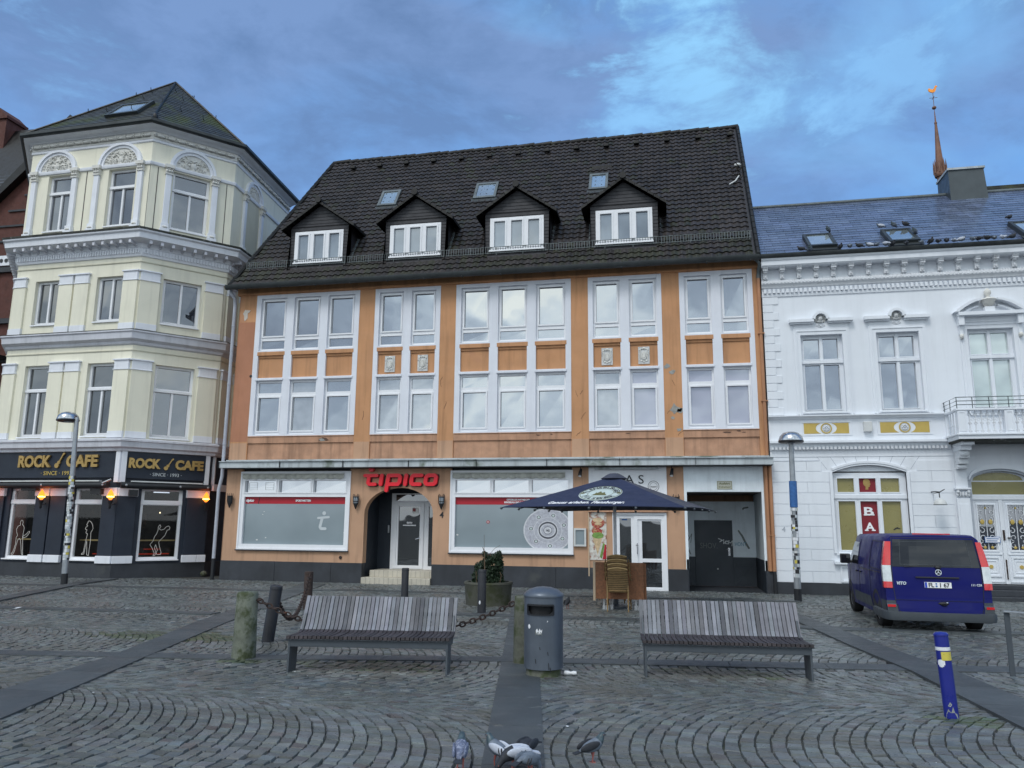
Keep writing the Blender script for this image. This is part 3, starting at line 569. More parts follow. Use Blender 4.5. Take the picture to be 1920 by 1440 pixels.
# arched porch
b = MB(F); cx, rw = -8.285, 1.115
P = [(cx-rw, 2.80), (cx-rw, 1.95)]+[(cx-rw*math.cos(t), 1.95+.80*math.sin(t)) for t in [math.pi*i/24 for i in range(1, 12)]]+[(cx, 2.75), (cx, 2.80)]
b.prism(P, -.28, -.0005); b.prism([(2*cx-x, z) for x, z in P], -.28, -.0005); b.build('arch', 'salmon', OB)
b = MB(F); b.box(-9.42, -9.395, -.2, 2.8, -1.25, -.281); b.box(-7.175, -7.15, -.2, 2.8, -1.25, -.281); b.box(-9.4, -7.17, 2.79, 2.82, -1.3, -.281); b.plate(-9.42, -7.15, -.2, 2.8, [(-8.93, -7.19, .24, 2.4)], -1.4, -1.22); b.build('porch_wall', 'navy_wall', OB)
b = MB(F); b.box(-9.39, -7.18, -.3, .02, -1.3, .10); b.box(-9.24, -7.18, .02, .22, -1.3, -.22); b.build('step', 'steptile', OB, bevel=.01)
b = MB(F)
for z0, z1, d in ((-.2, .012, .102), (.03, .215, -.218)):
    u = -9.38 if d > 0 else -9.22
    while u < -7.2: b.box(u-.003, u+.003, z0, z1, d-.01, d+.0005); u += .148
b.build('step_joint', 'grout', OB)
dF = Fr((0, 24.15), 0)
b = MB(dF); b.plate(-8.93, -7.19, .22, 2.62, [(-8.68, -7.96, .32, 2.20), (-7.66, -7.24, .32, 2.20), (-8.80, -7.2, 2.38, 2.58)], -.06, 0); b.ring(-8.84, -7.82, .24, 2.30, .10, 0, .03)
door = b.build('door', 'pvc', OB); MB(dF).box(-8.68, -7.96, .32, 2.20, -.05, -.04).box(-7.66, -7.24, .32, 2.2, -.05, -.04).box(-8.8, -7.2, 2.38, 2.58, -.05, -.04).build('pane', 'gdark', door)
MB(dF).tube([(-7.93, 1.2, .03), (-7.93, 1.2, .08), (-8.06, 1.16, .08)], .014).build('handle', 'chrome', door)
MB(dF).box(-8.02-.22, -8.02, 1.98, 2.17, -.039, -.034).build('door_notice', 'boxm', door); MB(dF).box(-8.22, -8.12, 2.04, 2.14, -.033, -.030).build('notice_mark', 'crimson', door)
text(dF, 'tipico', -8.32, 1.66, -.037, .085, 'bann_w', 'door_lettering', door, bold=.004, shear=.25); MB(dF).box(-8.54, -8.1, 1.58, 1.615, -.039, -.035).build('door_bar', 'bann_w', door)
MB(dF).disc(-7.36, 1.65, .06, -.039, -.034, 16, .075).disc(-7.34, 1.45, .07, -.039, -.034).box(-7.45, -7.27, 1.22, 1.36, -.039, -.034).build('side_notice', 'boxm', door)
MB(F).box(-9.05, -9.0, 1.35, 1.6, -1.215, -1.17).build('entry_phone', 'steel', OB, bevel=.01)
# shop windows
def shop(x0, x1, which):
    b = MB(F); tr = [(x0+.13+i*((x1-x0-.26+.10)/3), x0+.13+i*((x1-x0-.26+.10)/3)+(x1-x0-.26+.10)/3-.10, 2.60, 2.98) for i in range(3)]
    big = (x0+.13, x1-.13, .97, 2.46)
    b.plate(x0, x1, .83, 3.24, tr+[big], -.22, .012); b.ring(x0-.03, x1+.03, .80, 3.27, .05, -.05, .035)
    for t in tr: b.ring(t[0]-.035, t[1]+.035, t[2]-.035, t[3]+.035, .035, 0, .03)
    w_ = b.build('shop_window', 'pvc', OB, bevel=.005)
    MB(F).box(big[0], big[1], .97, 2.24, -.10, -.08).build('frosted_pane', 'frosted', w_)
    MB(F).box(big[0], big[1], 2.24, 2.46, -.10, -.076).build('red_banner', 'red_dark', w_)
    MB(F).box(x0-.05, x1+.05, .765, .80, -.02, .075).build('sill', 'plinth', w_)
    b = MB(F)
    for t in tr: b.quad((t[0], t[2], -.08), (t[1], t[2], -.083), (t[1], t[3], -.079), (t[0], t[3], -.082))
    b.build('transom_pane', 'gpanel', w_, recalc=False)
    # rolled awning valance in the head recess
    b = MB(F); n = 90; vs = []
    for i in range(n+1):
        u = x0+.05+(x1-x0-.25)*i/n; zz = 3.05-.035*abs(math.sin(i*.42)); dd = .06+.012*math.sin(i*1.1)
        vs += [(u, 3.19, .03), (u, (3.19+zz)/2, dd+.02), (u, zz, dd)]
    b.add(vs, [(3*i+k, 3*i+3+k, 3*i+4+k, 3*i+1+k) for i in range(n) for k in (0, 1)]); b.build('awning_valance', 'canvas', w_, recalc=False, smooth=60)
    MB(F).box(x0+.03, x1-.2, 3.185, 3.215, .0, .07).build('valance_rail', 'boxm', w_); MB(F).box(x0, x1, 3.24, 3.40, -.25, -.1).build('head_recess_shade', 'black', w_)  # black box paints the shadow gap between window head and canopy
    if which == 1:
        text(F, 'tipico', x0+.30, 2.31, -.072, .12, 'bann_w', 'banner_lettering', w_, bold=.006, shear=.25); text(F, 'SPORTWETTEN', (x0+x1)/2+.28, 2.315, -.072, .085, 'bann_w', 'banner_lettering', w_, bold=.004, wid=.52)
        b = MB(F); b.prism([(x0+.58, 2.24), (x0+.60, 2.24), (x0+.64, 2.46), (x0+.62, 2.46)], -.076, -.070); b.build('banner_seam', 'black', w_)
        b = MB(F); stroke(b, [(-10.98, 1.80), (-10.62, 1.83)], .07, -.08, -.074); stroke(b, [(-10.84, 1.80), (-10.90, 1.52), (-10.86, 1.47), (-10.72, 1.47)], .09, -.08, -.0746); b.disc(-10.78, 1.95, .06, -.08, -.074, 20); b.build('window_emblem', 'film_pale', w_)
        b = MB(F)
        for u, z, r_ in ((-13.05, 1.10, .035), (-12.75, 1.17, .025), (-12.9, 1.9, .02), (-12.86, 1.99, .02), (-10.08, 1.35, .025)): b.disc(u, z, r_, -.08, -.075, 7, r_*.7)
        b.parts('torn_sticker', 'boxm', w_)
        b = MB(F)
        for u in (x0+.22, x0+.80):
            b.ring(u, u+.30, 2.68, 2.92, .012, -.078, -.074); b.box(u, u+.3, 2.75, 2.758, -.078, -.074); b.box(u, u+.3, 2.84, 2.848, -.078, -.074)
        b.parts('pane_grid_sticker', 'boxm', w_)
    else:
        text(F, 'OFFIZIELLER PARTNER DER', x0+2.08, 2.365, -.072, .07, 'bann_w', 'banner_lettering', w_, bold=.003, wid=.72); text(F, 'BUNDESLIGA UND 2. BUNDESLIGA', x0+2.08, 2.285, -.072, .07, 'bann_w', 'banner_lettering', w_, bold=.003, wid=.86)
        cx, cz, d = x0+2.98, 1.49, -.079
        clip = lambda P: [(min(x, x1-.131), max(z, .971)) for x, z in P]
        def disc(m, r, dd, name, r2=None, ox=0, oz=0, seg=40):
            P = clip([(cx+ox+r*math.cos(2*math.pi*i/seg), cz+oz+(r2 or r)*math.sin(2*math.pi*i/seg)) for i in range(seg)]); MB(F).prism(P, d, d+dd).build(name, m, tp)
        tp = MB(F).prism(clip([(cx+.74*math.cos(2*math.pi*i/48), cz+.65*math.sin(2*math.pi*i/48)) for i in range(48)]), d-.001, d+.003).build('trophy_print', 'silver_l', w_)
        for m, r, r2, dd in (('silver', .70, .615, .005), ('silver_l', .43, .38, .006), ('silver', .41, .365, .007), ('silver_l', .31, .28, .008), ('silver_d', .28, .25, .009), ('silver_l', .24, .20, .010), ('silver', .20, .17, .0115), ('silver_d', .13, .115, .0125), ('silver_l', .115, .10, .0135)): disc(m, r, dd, 'trophy_ring', r2)
        text(F, 'HS', cx, cz-.035, d+.0145, .1, 'silver_d', 'trophy_mark', tp)
        for k in range(7):
            t = 2*math.pi*k/7+.35; ox, oz = .51*math.cos(t), .455*math.sin(t)
            if cx+ox > x1-.16: continue
            disc('silver_l', .085, .008, 'trophy_medal', .07, ox, oz, 16); disc('silver_d', .06, .009, 'trophy_medal', .05, ox, oz, 16); disc('oval', .04, .010, 'trophy_medal', .035, ox, oz, 12)
        MB(F).disc(x0+1.15, 1.72, .05, d, d+.005, 12, .045).build('round_sticker', 'red_dark', w_); MB(F).disc(x0+1.15, 1.72, .03, d+.005, d+.007, 6, .02).build('round_sticker', 'boxm', w_)
        MB(F).disc(x0+.20, 1.33, .035, d, d+.005, 7, .025).build('torn_sticker', 'boxm', w_)
shop(-13.67, -9.92, 1); shop(-6.60, -2.88, 2)
# canopy box above the shops
b = MB(F); b.box(-14.28, 2.82, 3.36, 3.55, .0, .42); b.prism([(-14.28, 3.55), (2.82, 3.55), (2.82, 3.575), (-14.28, 3.575)], 0, .47); b.build('canopy_box', 'aw', OB, bevel=.012)
b = MB(F)
for i in range(8): b.box(-14.28+i*2.14-.004, -14.28+i*2.14+.004, 3.358, 3.577, .30, .472)
b.parts('canopy_joint', 'black', OB); b = MB(F); b.box(-14.2, 2.74, 3.585, 3.62, 0, .03); b.box(-14.24, 2.76, 3.61, 3.645, -.02, .10); b.build('canopy_flashing', 'aw', OB, bevel=.006)
b = MB(F); b.box(-14.2, 2.8, 3.345, 3.36, .0, .30); b.build('canopy_underside_shade', 'black', OB)  # thin black sheet paints the shade below the canopy box
# kebab shop door and fascia
b = MB(F); b.plate(-2.38, -.12, 2.05, 3.36, [(-2.31, -.19, 2.13, 3.24)], -.1, .03); b.ring(-2.38, -.12, 2.05, 3.33, .035, .03, .05); b.build('fascia_frame', 'pvc', OB, bevel=.005)
MB(F).box(-2.31, -.19, 2.13, 3.24, -.1, .0).build('fascia_panel', 'pvc', OB); MB(F).box(-2.2, -.35, 3.27, 3.33, .05, .16).build('fascia_lamp', 'aw', OB, bevel=.01)
text(F, 'A S', -1.05, 2.86, .003, .36, 'ink', 'fascia_lettering', OB, depth=.01, wid=.55)
b = MB(F); b.arcband(-.50, 2.78, .15, .162, 0, 2*math.pi, .0, .006, 32); b.arcband(-.50, 2.78, .105, .112, 0, 2*math.pi, .0, .006, 32); b.build('fascia_emblem', 'ink', OB); text(F, 'TAKEAWAY', -.50, 2.75, .003, .05, 'ink', 'fascia_lettering', OB, wid=.18)
MB(F).box(-2.40, -.12, 2.03, 2.10, -.05, .10).build('door_lintel', 'ledge', OB, bevel=.008)
b = MB(F); b.plate(-1.70, -.15, -.26, 2.02, [(-1.50, -1.17, .0, 1.86), (-.86, -.32, .72, 1.78), (-.86, -.32, -.08, .62)], -.12, -.02); b.ring(-1.08, -.20, -.20, 1.93, .10, -.02, .012); b.ring(-1.70, -.15, -.26, 2.02, .06, -.02, .03)
door = b.build('entrance_door', 'pvc', OB, bevel=.005); MB(F).box(-1.5, -1.17, 0, 1.86, -.1, -.08).box(-.86, -.32, .72, 1.78, -.1, -.08).box(-.86, -.32, -.08, .62, -.1, -.08).build('pane', 'gdark', door)
MB(F).tube([(-1.0, 1.15, .0), (-1.0, 1.15, .06), (-1.0, .85, .06), (-1.0, .85, 0)], .014).box(-1.04, -.97, 1.08, 1.11, .01, .03).build('handle', 'chrome', door)
MB(F).box(-1.44, -1.28, 1.80, 1.84, -.079, -.076).build('door_sticker', 'stick_b', door)
# passage with gate
b = MB(F); b.box(.42, 2.53, 2.62, 3.36, -.3, .012); b.box(.36, .44, .44, 3.36, -.02, .02); b.box(2.50, 2.57, .44, 3.36, -.02, .02); b.build('passage_lintel', 'gatepale', OB, bevel=.006)
b = MB(); b.box(.38, .435, 23.005, 25.5, .72, 2.62); b.box(2.515, 2.57, 23.005, 25.5, .72, 2.62); b.parts('passage_side', 'gatewhite', OB)
b = MB(); b.box(.38, .437, 22.98, 25.5, -.3, .72); b.box(2.513, 2.57, 22.98, 25.5, -.3, .72); b.parts('passage_dado', 'navy_wall', OB)
MB().box(.38, 2.57, 23.3, 25.6, 2.625, 2.66).build('passage_ceiling', 'passage', OB)
MB().quad((.42, 23.02, -.18), (2.53, 23.02, -.18), (2.53, 25.5, -.16), (.42, 25.5, -.16)).build('passage_floor', 'plinth', OB); MB().quad((.42, 24.95, -.165), (2.5, 24.95, -.165), (2.5, 25.45, -.16), (.42, 25.45, -.16)).build('passage_threshold', 'passfloor', OB)
gF = Fr((0, 25.3), 0); b = MB(gF); b.plate(.36, 2.52, .72, 2.42, [(.68, 1.83, .72, 1.84)], -.04, 0)
b.build('gate_top', 'gatepale', OB); b = MB(gF)
b.prism([(1.86, 1.80), (2.36, 1.80), (2.11, 1.42)], 0, .012); b.prism([(1.90, 1.83), (2.1, 2.28), (2.36, 1.83)], .0, .008); b.box(.44, .66, 1.86, 1.88, 0, .012); b.box(.42, 2.4, 1.85, 1.862, 0, .010); b.box(1.845, 1.857, 1.86, 2.3, 0, .01); b.build('gate_relief', 'gatepale', OB)
b = MB(gF); b.plate(.36, 2.50, -.20, .72, [(.68, 1.83, -.20, .72)], -.04, .004)
b.prism([(1.88, .50), (2.36, .50), (2.36, .47), (1.88, .47)], 0, .02); b.prism([(1.88, .45), (2.36, .45), (2.12, .18)], 0, .018); b.prism([(1.88, -.08), (2.34, -.08), (2.12, .16)], 0, .022); b.prism([(.44, .45), (.44, -.08), (.64, -.08)], 0, .02); b.parts('gate_base', 'gate', OB, bevel=.003)
gd = MB(gF).box(.68, 1.83, -.2, 1.84, -.03, .02).build('gate_door', 'gate', OB, bevel=.006); MB(gF).box(1.68, 1.74, .76, 1.0, .02, .035).tube([(1.71, .95, .02), (1.71, .95, .07), (1.62, .95, .07)], .012).build('handle', 'chrome', gd)
MB(gF).disc(1.35, .36, .025, .02, .03, 10).build('door_knob', 'boxm', gd)
text(gF, 'SHOV.', 1.10, .98, .022, .24, 'ink_g', 'graffiti', gd, wid=.52, depth=.003); b = MB(gF)
stroke(b, [(1.40, 1.28), (1.50, 1.24), (1.44, 1.18), (1.56, 1.25), (1.55, 1.12), (1.63, 1.22), (1.60, 1.13), (1.70, 1.12), (1.72, 1.22), (1.64, 1.20), (1.76, 1.15), (1.82, 1.22), (1.80, 1.06)], .018, .02, .024); b.build('graffiti_scrawl', 'ink_w', gd)
text(gF, 'HONT', 2.06, 1.06, .003, .17, 'ink_b', 'graffiti', OB, wid=.34, depth=.003)
b = MB(gF); stroke(b, [(2.02, 1.52), (2.12, 1.36), (2.20, 1.18), (2.30, 1.0)], .06, 0, .004); stroke(b, [(2.06, 2.08), (2.2, 2.22), (2.32, 2.24)], .05, 0, .004); stroke(b, [(.45, 1.45), (.52, 1.3), (.48, 1.2), (.6, 1.42), (.56, 1.15)], .016, 0, .004); stroke(b, [(.46, 1.0), (.54, .8)], .03, 0, .004); b.build('graffiti_marks', 'ink_g', OB)
b = MB(Fr((2.53, 23), R(-90))); b.T = lambda a, z, d: Vector((2.528-d, 24.2+a, z)); b.ring(0, .15, 1.28, 1.48, .02, 0, .006); stroke(b, [(.0, 1.1), (.02, .9)], .03, 0, .005); b.build('graffiti_tag', 'ink', OB)
# number, downpipes, meter
text(F, '4', -6.89, 1.84, .004, .24, 'ink', 'house_number', OB, bold=.006); 
MB(F).ell((-10.12, .60, .02), (.05, .055, .02)).build('house_marker', 'rust', OB)
b = MB(F); b.tube([(-14.42, 9.42, .28), (-14.42, 9.3, .28), (-14.36, 9.12, .12), (-14.36, 8.9, .07), (-14.36, 3.7, .07)], .055, 10)
for z in (8.2, 6.2, 4.2): b.lathe([(.066, 0), (.066, .05)], (-14.36, z, .07), 12, ax=Matrix.Rotation(R(90), 3, 'X'))
b.build('downpipe', 'pipe', OB, smooth=50); b = MB(F); b.tube([(-14.36, 3.7, .07), (-14.36, 3.1, .07), (-14.44, 2.7, .07), (-14.44, .5, .07)], .055, 10); b.build('downpipe', 'pipe', OB, smooth=50); MB(F).tube([(-14.44, .5, .07), (-14.44, -.2, .07)], .06, 10).build('downpipe_foot', 'black', OB, smooth=50)
b = MB(F); b.tube([(2.62, 9.42, .3), (2.74, 9.3, .24), (2.72, 9.1, .06), (2.70, 8.9, .05)], .055, 10); b.build('downpipe_elbow', 'zinc', OB, smooth=50)
b = MB(F); b.tube([(2.70, 8.9, .05), (2.70, 3.6, .05)], .05, 10); b.tube([(2.64, 3.35, .05), (2.64, .44, .05)], .05, 10); b.tube([(2.755, 3.35, .06), (2.745, .44, .06)], .05, 10)
for z in (7.2, 5.2, 1.4): b.box(2.62, 2.80, z, z+.03, 0, .11)
b.build('downpipe', 'pipe_o', OB, smooth=50); MB(F).tube([(2.745, .44, .07), (2.745, -.2, .07)], .05, 10).build('downpipe_foot', 'black', OB, smooth=50)
# roof
E0 = Vector((-14.42, 22.62, 9.47)); RT = Vector((-14.42, 26.9, 15.86)); Vv = (RT-E0); H = Vv.length; Vv.normalize(); Ux = Vector((1, 0, 0)); WID = 17.12
def edge(v): return (1.50*max(0, v-.0)/H*1.0, WID)
b = MB(); b.quad(tuple(E0), tuple(E0+Ux*WID), tuple(RT+Ux*WID), tuple(RT+Ux*1.52)); b.quad(tuple(E0+Ux*WID), tuple(E0+Ux*WID+Vector((0, 8.5, 0))), tuple(RT+Ux*WID)); b.quad(tuple(E0), (-14.42, 31.2, 9.47), tuple(RT+Ux*1.52)); b.quad((-14.42, 31.2, 9.47), (2.7, 31.2, 9.47), tuple(RT+Ux*WID), tuple(RT+Ux*1.52)); b.quad(tuple(E0), tuple(E0+Ux*WID), (2.7, 31.2, 9.47), (-14.42, 31.2, 9.47))
b.build('roof_deck', 'cladding', OB)
DX = [-11.49, -8.06, -4.64, -1.22]; hole = [(x-1.0+14.42, x+1.0+14.42, .75, 2.2) for x in DX]
tiled_roof('roof', E0, Ux, Vv, WID, H, edge, 'tile_dark', OB, skip=hole)
b = MB(); n = 46
for i in range(n):
    x0 = -12.92+i*(15.62/n); jz_ = random.uniform(-.012, .012); b.tube([(x0, 26.9, 15.865+jz_), (x0+.37, 26.9, 15.89+jz_)], .10+random.uniform(-.006, .006), 8)
b.build('ridge_tile', 'tile_dark', OB, smooth=50)
b = MB(); k = 24
for i in range(k):
    p = (E0+Ux*WID).lerp(RT+Ux*WID, i/k); q_ = (E0+Ux*WID).lerp(RT+Ux*WID, (i+1.05)/k); b.tube([tuple(p+Vector((.0, -.03, .05))), tuple(q_+Vector((0, -.03, .03)))], .07, 6)
    p = (E0).lerp(RT+Ux*1.52, i/k); q_ = E0.lerp(RT+Ux*1.52, (i+1.05)/k); b.tube([tuple(p+Vector((0, -.03, .04))), tuple(q_+Vector((0, -.03, .02)))], .07, 6)
b.parts('verge_tile', 'tile_dark', OB, smooth=50)
b = MB(); 
for i in range(14):
    u = 14.42-11.9+i*1.1; c_ = E0+Ux*u+Vv*(H-.62); b.box(c_.x-.10, c_.x+.10, c_.y-.16, c_.y+.12, c_.z-.0, c_.z+.12)
b.parts('vent_tile', 'tile_dark', OB, bevel=.02)
# gutter and snow guard
b = MB(); G_ = [(-14.5, 22.60), (2.72, 22.60)]
b.sweep(G_, [(-.02, 9.50), (-.02, 9.40), (.02, 9.34), (.08, 9.33), (.13, 9.37), (.145, 9.49), (.125, 9.49), (.11, 9.39), (.07, 9.36)]); 
for i in range(14): b.box(-13.8+i*1.25, -13.77+i*1.25, 22.45, 22.62, 9.33, 9.345)
b.build('gutter', 'gutter_dark', OB, smooth=60)
b = MB(); p = E0+Vv*.78; x = -14.1
Nn = Ux.cross(Vv)
if Nn.z < 0: Nn = -Nn
for hh in (.05, .25): b.box(-14.1, 2.6, p.y-.01, p.y+.01, p.z+hh+.06, p.z+hh+.075)
while x < 2.6: b.box(x-.008, x+.008, p.y-.007, p.y+.007, p.z+.10, p.z+.33); x += .082
for i in range(20): xx = -14+i*.87; b.tube([(xx, p.y, p.z+.33), (xx, p.y, p.z+.05), (xx, p.y+.2, p.z+.34)], .012, 5)
b.build('snow_guard', 'zinc', OB)
# dormers
for k, x in enumerate(DX):
    dm = MB(); y0 = 23.1
    back = lambda z: E0.y+(z-E0.z)*(Vv.y/Vv.z)
    # side cheeks and gable
    for s in (-1, 1):
        xs = x+s*1.05; dm.add([(xs, y0, 9.95), (xs, y0, 11.62), (xs, back(11.62), 11.62), (xs, back(9.95), 9.95)], [(0, 1, 2, 3)])
    dm.plate(-1, 0, 0, 1, [], 0, 0) if False else None
    T = lambda u, z, d, x=x: Vector((x+u, y0-d, z)); dd = MB(T); dd.plate(-1.05, 1.05, 10.1, 11.62, [(-.87, .87, 10.33, 11.42)], -.25, 0); dd.prism([(-1.07, 11.60), (1.07, 11.60), (.0, 12.36)], -.2, .0)
    for i in range(9): z_ = 10.25+.16*i; 
    dm.v += dd.v; n0 = len(dm.v)-len(dd.v); dm.t += dd.t; dm.f += [tuple(n0+i for i in f) for f in dd.f]
    d_ = dm.build('dormer', 'cladding', OB, recalc=False)
    j = MB(T); z_ = 10.2
    while z_ < 12.2:
        w_ = 1.05 if z_ < 11.6 else 1.05*(12.36-z_)/.76
        if z_ < 11.42:
            j.box(-1.055, -.88, z_, z_+.012, 0, .008); j.box(.88, 1.055, z_, z_+.012, 0, .008)
        else: j.box(-w_, w_, z_, z_+.012, 0, .008)
        z_ += .115
    j.build('slate_course', 'void', d_)
    # dormer roof: two slopes of tile, ridge back to the main roof
    r = MB()
    for s in (-1, 1):
        for i in range(7):
            t0, t1 = i/7, (i+1.06)/7; a = Vector((x+s*1.32*(1-t0), 0, 11.50+.93*t0)); c_ = Vector((x+s*1.32*(1-t1), 0, 11.50+.93*t1))
            y1 = max(back(a.z), back(c_.z))+.05
            r.add([(a.x, y0-.22, a.z+.05), (c_.x, y0-.22, c_.z+.02), (c_.x, y1, c_.z+.02), (a.x, y1, a.z+.05), (a.x, y0-.22, a.z-.05), (c_.x, y0-.22, c_.z-.06), (a.x, y1, a.z-.05)], [(0, 1, 2, 3), (0, 1, 5, 4), (0, 4, 6, 3)])
    r.tube([(x, y0-.24, 12.45), (x, back(12.4)+.1, 12.45)], .09, 8); r.lathe([(.11, -.03), (.11, .03)], (x, y0-.25, 12.47), 10, ax=Matrix.Rotation(R(90), 3, 'X'))
    r.build('dormer_roof', 'tile_dark', d_, smooth=30)
    fl = MB(); 
    for s in (-1, 1): fl.tube([(x+s*1.10, y0-.02, 10.12), (x+s*1.10, back(11.3), 11.33)], .05, 6)
    fl.build('flashing', 'zinc', d_)
    pn = [(-.79+i*.56, -.79+i*.56+.36, 10.44, 11.31) for i in range(3)]; pn = [(a+.05, c_+.05, e, f) for a, c_, e, f in pn]
    wm = MB(T); wm.plate(-.88, .88, 10.32, 11.43, pn, -.1, .03)
    for q_ in pn: wm.ring(q_[0]-.05, q_[1]+.05, q_[2]-.05, q_[3]+.05, .05, .03, .05)
    wm.box(-.9, .9, 10.28, 10.33, -.05, .08); wm.build('dormer_window', 'pvc', d_, bevel=.005)
    pm = MB(T)
    for q_ in pn: e = random.uniform(-.004, .004); pm.quad((q_[0], q_[2], -.02+e), (q_[1], q_[2], -.02), (q_[1], q_[3], -.02-e), (q_[0], q_[3], -.02))
    pm.build('pane', 'gdorm', d_, recalc=False)
MB().lathe([(.05, 0), (.01, .3)], (-1.22, 22.95, 12.52), 8).build('finial', 'tile_dark', OB)
# rooflights
def rooflight(par, x0, x1, v0, v1, E, Vd, gm='groof', fm='zinc', lift=.1):
    Nd = Ux.cross(Vd); Nd = Nd if Nd.z > 0 else -Nd
    T = lambda u, v, d: Vector((u, E.y, E.z))+Vd*v+Nd*d
    w_ = MB(T).plate(x0, x1, v0, v1, [(x0+.09, x1-.09, v0+.1, v1-.1)], -.05, lift).build('rooflight', fm, par, bevel=.01); MB(T).box(x0+.09, x1-.09, v0+.1, v1-.1, 0, lift-.03).build('pane', gm, w_); MB(T).box(x0-.06, x1+.06, v0-.18, v0, .03, .055).build('apron', 'gutter_dark', w_)
for a, c in ((-10.2, -9.48), (-6.6, -5.78), (-2.5, -1.85)): rooflight(OB, a, c, 4.2, 5.18, E0, Vv)
cc = E0+Ux*(14.42-2.1)+Vv*5.62; b = MB(); b.box(cc.x-.35, cc.x+.35, cc.y-.05, cc.y+.25, cc.z-.02, cc.z+.1); b.build('roof_step', 'tile_dark', OB)

# ================================================================== cream corner building
P0 = Vector((-17.64, 22.265, 0)); aA, aB, aC = R(-1.518), R(48.09), R(94.5)
FA = Fr(P0, aA); FB = Fr(P0, aB); P2 = P0+FB.U*2.9; FC = Fr(P2, aC); PL = P0-FA.U*5.1; aL = R(-50); FL = Fr(PL, aL); PLL = PL-FL.U*5; PC = P2+FC.U*4.9
CB = thing('cream_corner_building', 'cream four storey corner house with arched top windows, grey cornices and pointed slate turret roof', 'building', (-19.5, 23, -.18))
path = [PLL, PL, P0, P2, PC]
def core(par, z0, z1, m, ins=.45, name='core'):
    b = MB(); ps = [PLL+Vector((2, 2, 0))*0, PL, P0, P2, PC]; cen = Vector((-19.6, 27, 0)); q = [p+(cen-p).normalized()*ins for p in ps]+[Vector((-18, 32, 0)), Vector((-26, 32, 0))]
    b.T = lambda a, c, d: Vector((a, c, d)); b.prism([(p.x, p.y) for p in q], z0, z1); return b.build(name, m, par)
core(CB, 4.0, 15.2, 'cream_shade', .5)
WA = [(-4.25, -3.20), (-1.70, -.58)]; WB = [(.77, 2.05)]
FACES = ((FA, -5.1, 0, WA), (FB, 0, 2.9, WB))
b = MB()
for fr, a, c, ws in FACES:
    b.T = fr; hs = [(w[0]-.0, w[1]+.0, z0, z1) for w in ws for z0, z1 in ((4.44, 6.92), (8.38, 9.98), (11.84, 13.98))]
    b.plate(a, c, 4.0, 15.0, hs, -.30, 0)
for fr, a, c in ((FC, 0, 4.9), (FL, -5, 0)): b.T = fr; b.plate(a, c, 4.0, 15.0, [], -.3, 0)
b.build('wall', 'cream', CB)
# mouldings wrapping the corners
def mould(name, prof, m, bevel=0): return MB().sweep(path, prof).build(name, m, CB, smooth=35)
mould('shop_cornice', [(0, 3.90), (.10, 3.92), (.12, 4.0), (.20, 4.05), (.22, 4.22), (.26, 4.24), (.26, 4.30), (0, 4.36)], 'trim')
mould('string_course', [(0, 7.50), (.06, 7.54), (.08, 7.62), (.20, 7.70), (.22, 7.90), (.26, 7.93), (.26, 7.98), (0, 8.04)], 'trim')
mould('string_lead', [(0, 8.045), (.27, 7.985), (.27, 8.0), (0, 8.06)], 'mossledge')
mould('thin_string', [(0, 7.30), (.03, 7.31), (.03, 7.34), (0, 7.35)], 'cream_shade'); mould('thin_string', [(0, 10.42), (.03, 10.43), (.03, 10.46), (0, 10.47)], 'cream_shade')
mould('cornice', [(0, 10.62), (.05, 10.64), (.07, 10.72), (.07, 10.90), (.10, 10.93), (.12, 11.06), (.30, 11.10), (.42, 11.13), (.46, 11.15), (.48, 11.33), (.54, 11.38), (.55, 11.43), (0, 11.43)], 'trim_w')
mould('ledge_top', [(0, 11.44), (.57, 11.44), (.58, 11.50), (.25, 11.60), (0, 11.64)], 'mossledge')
mould('impost_string', [(0, 14.02), (.05, 14.03), (.07, 14.09), (.07, 14.14), (0, 14.16)], 'trim_w')
mould('top_frieze_line', [(0, 14.88), (.04, 14.90), (.05, 14.97), (0, 15.0)], 'trim_w')
mould('top_frieze', [(0, 15.0), (.03, 15.0), (.03, 15.30), (0, 15.32)], 'stone_orn')
mould('top_cornice', [(0, 15.26), (.09, 15.28), (.12, 15.32), (.20, 15.35), (.30, 15.38), (.34, 15.41), (.34, 15.47), (0, 15.50)], 'trim_w')
mould('gutter', [(.30, 15.46), (.33, 15.42), (.41, 15.42), (.46, 15.47), (.46, 15.57), (.43, 15.57), (.41, 15.50), (.32, 15.50)], 'gutter_dark')
# dentils, modillions, garland
b = MB(); m2 = MB(); gl = MB()
for fr, a, c in ((FL, -4, 0), (FA, -5.1, 0), (FB, 0, 2.9), (FC, 0, 1.2)):
    b.T = m2.T = gl.T = fr; n = int((c-a)/.10)
    for i in range(n): u = a+(i+.5)*(c-a)/n; b.box(u-.028, u+.028, 10.73, 10.89, .06, .12)
    n = int((c-a)/.36)
    for i in range(n): u = a+(i+.5)*(c-a)/n; m2.box(u-.045, u+.045, 11.0, 11.12, .08, .42); m2.ell((u, 11.0, .12), (.06, .06, .05), 8, 5)
for fr, a, c in ((FL, -3, 0), (FA, -5.05, -.05), (FB, .05, 2.85), (FC, .05, 4.85)):
    gl.T = fr; n = int(round((c-a)/.36))
    for i in range(n):
        u = a+(i+.5)*(c-a)/n; w = (c-a)/n
        gl.tube([(u-w/2+.04, 15.13, .05), (u-.06, 15.12, .09), (u+.06, 15.12, .09), (u+w/2-.04, 15.13, .05)], .05, 6, rs=[.03, .05, .05, .03])
        for dx, dz in ((0, .05), (-.04, .0), (.04, 0), (0, -.05), (0, 0)): gl.ell((u-w/2+dx, 15.15+dz, .08), (.032, .035, .04), 7, 5)
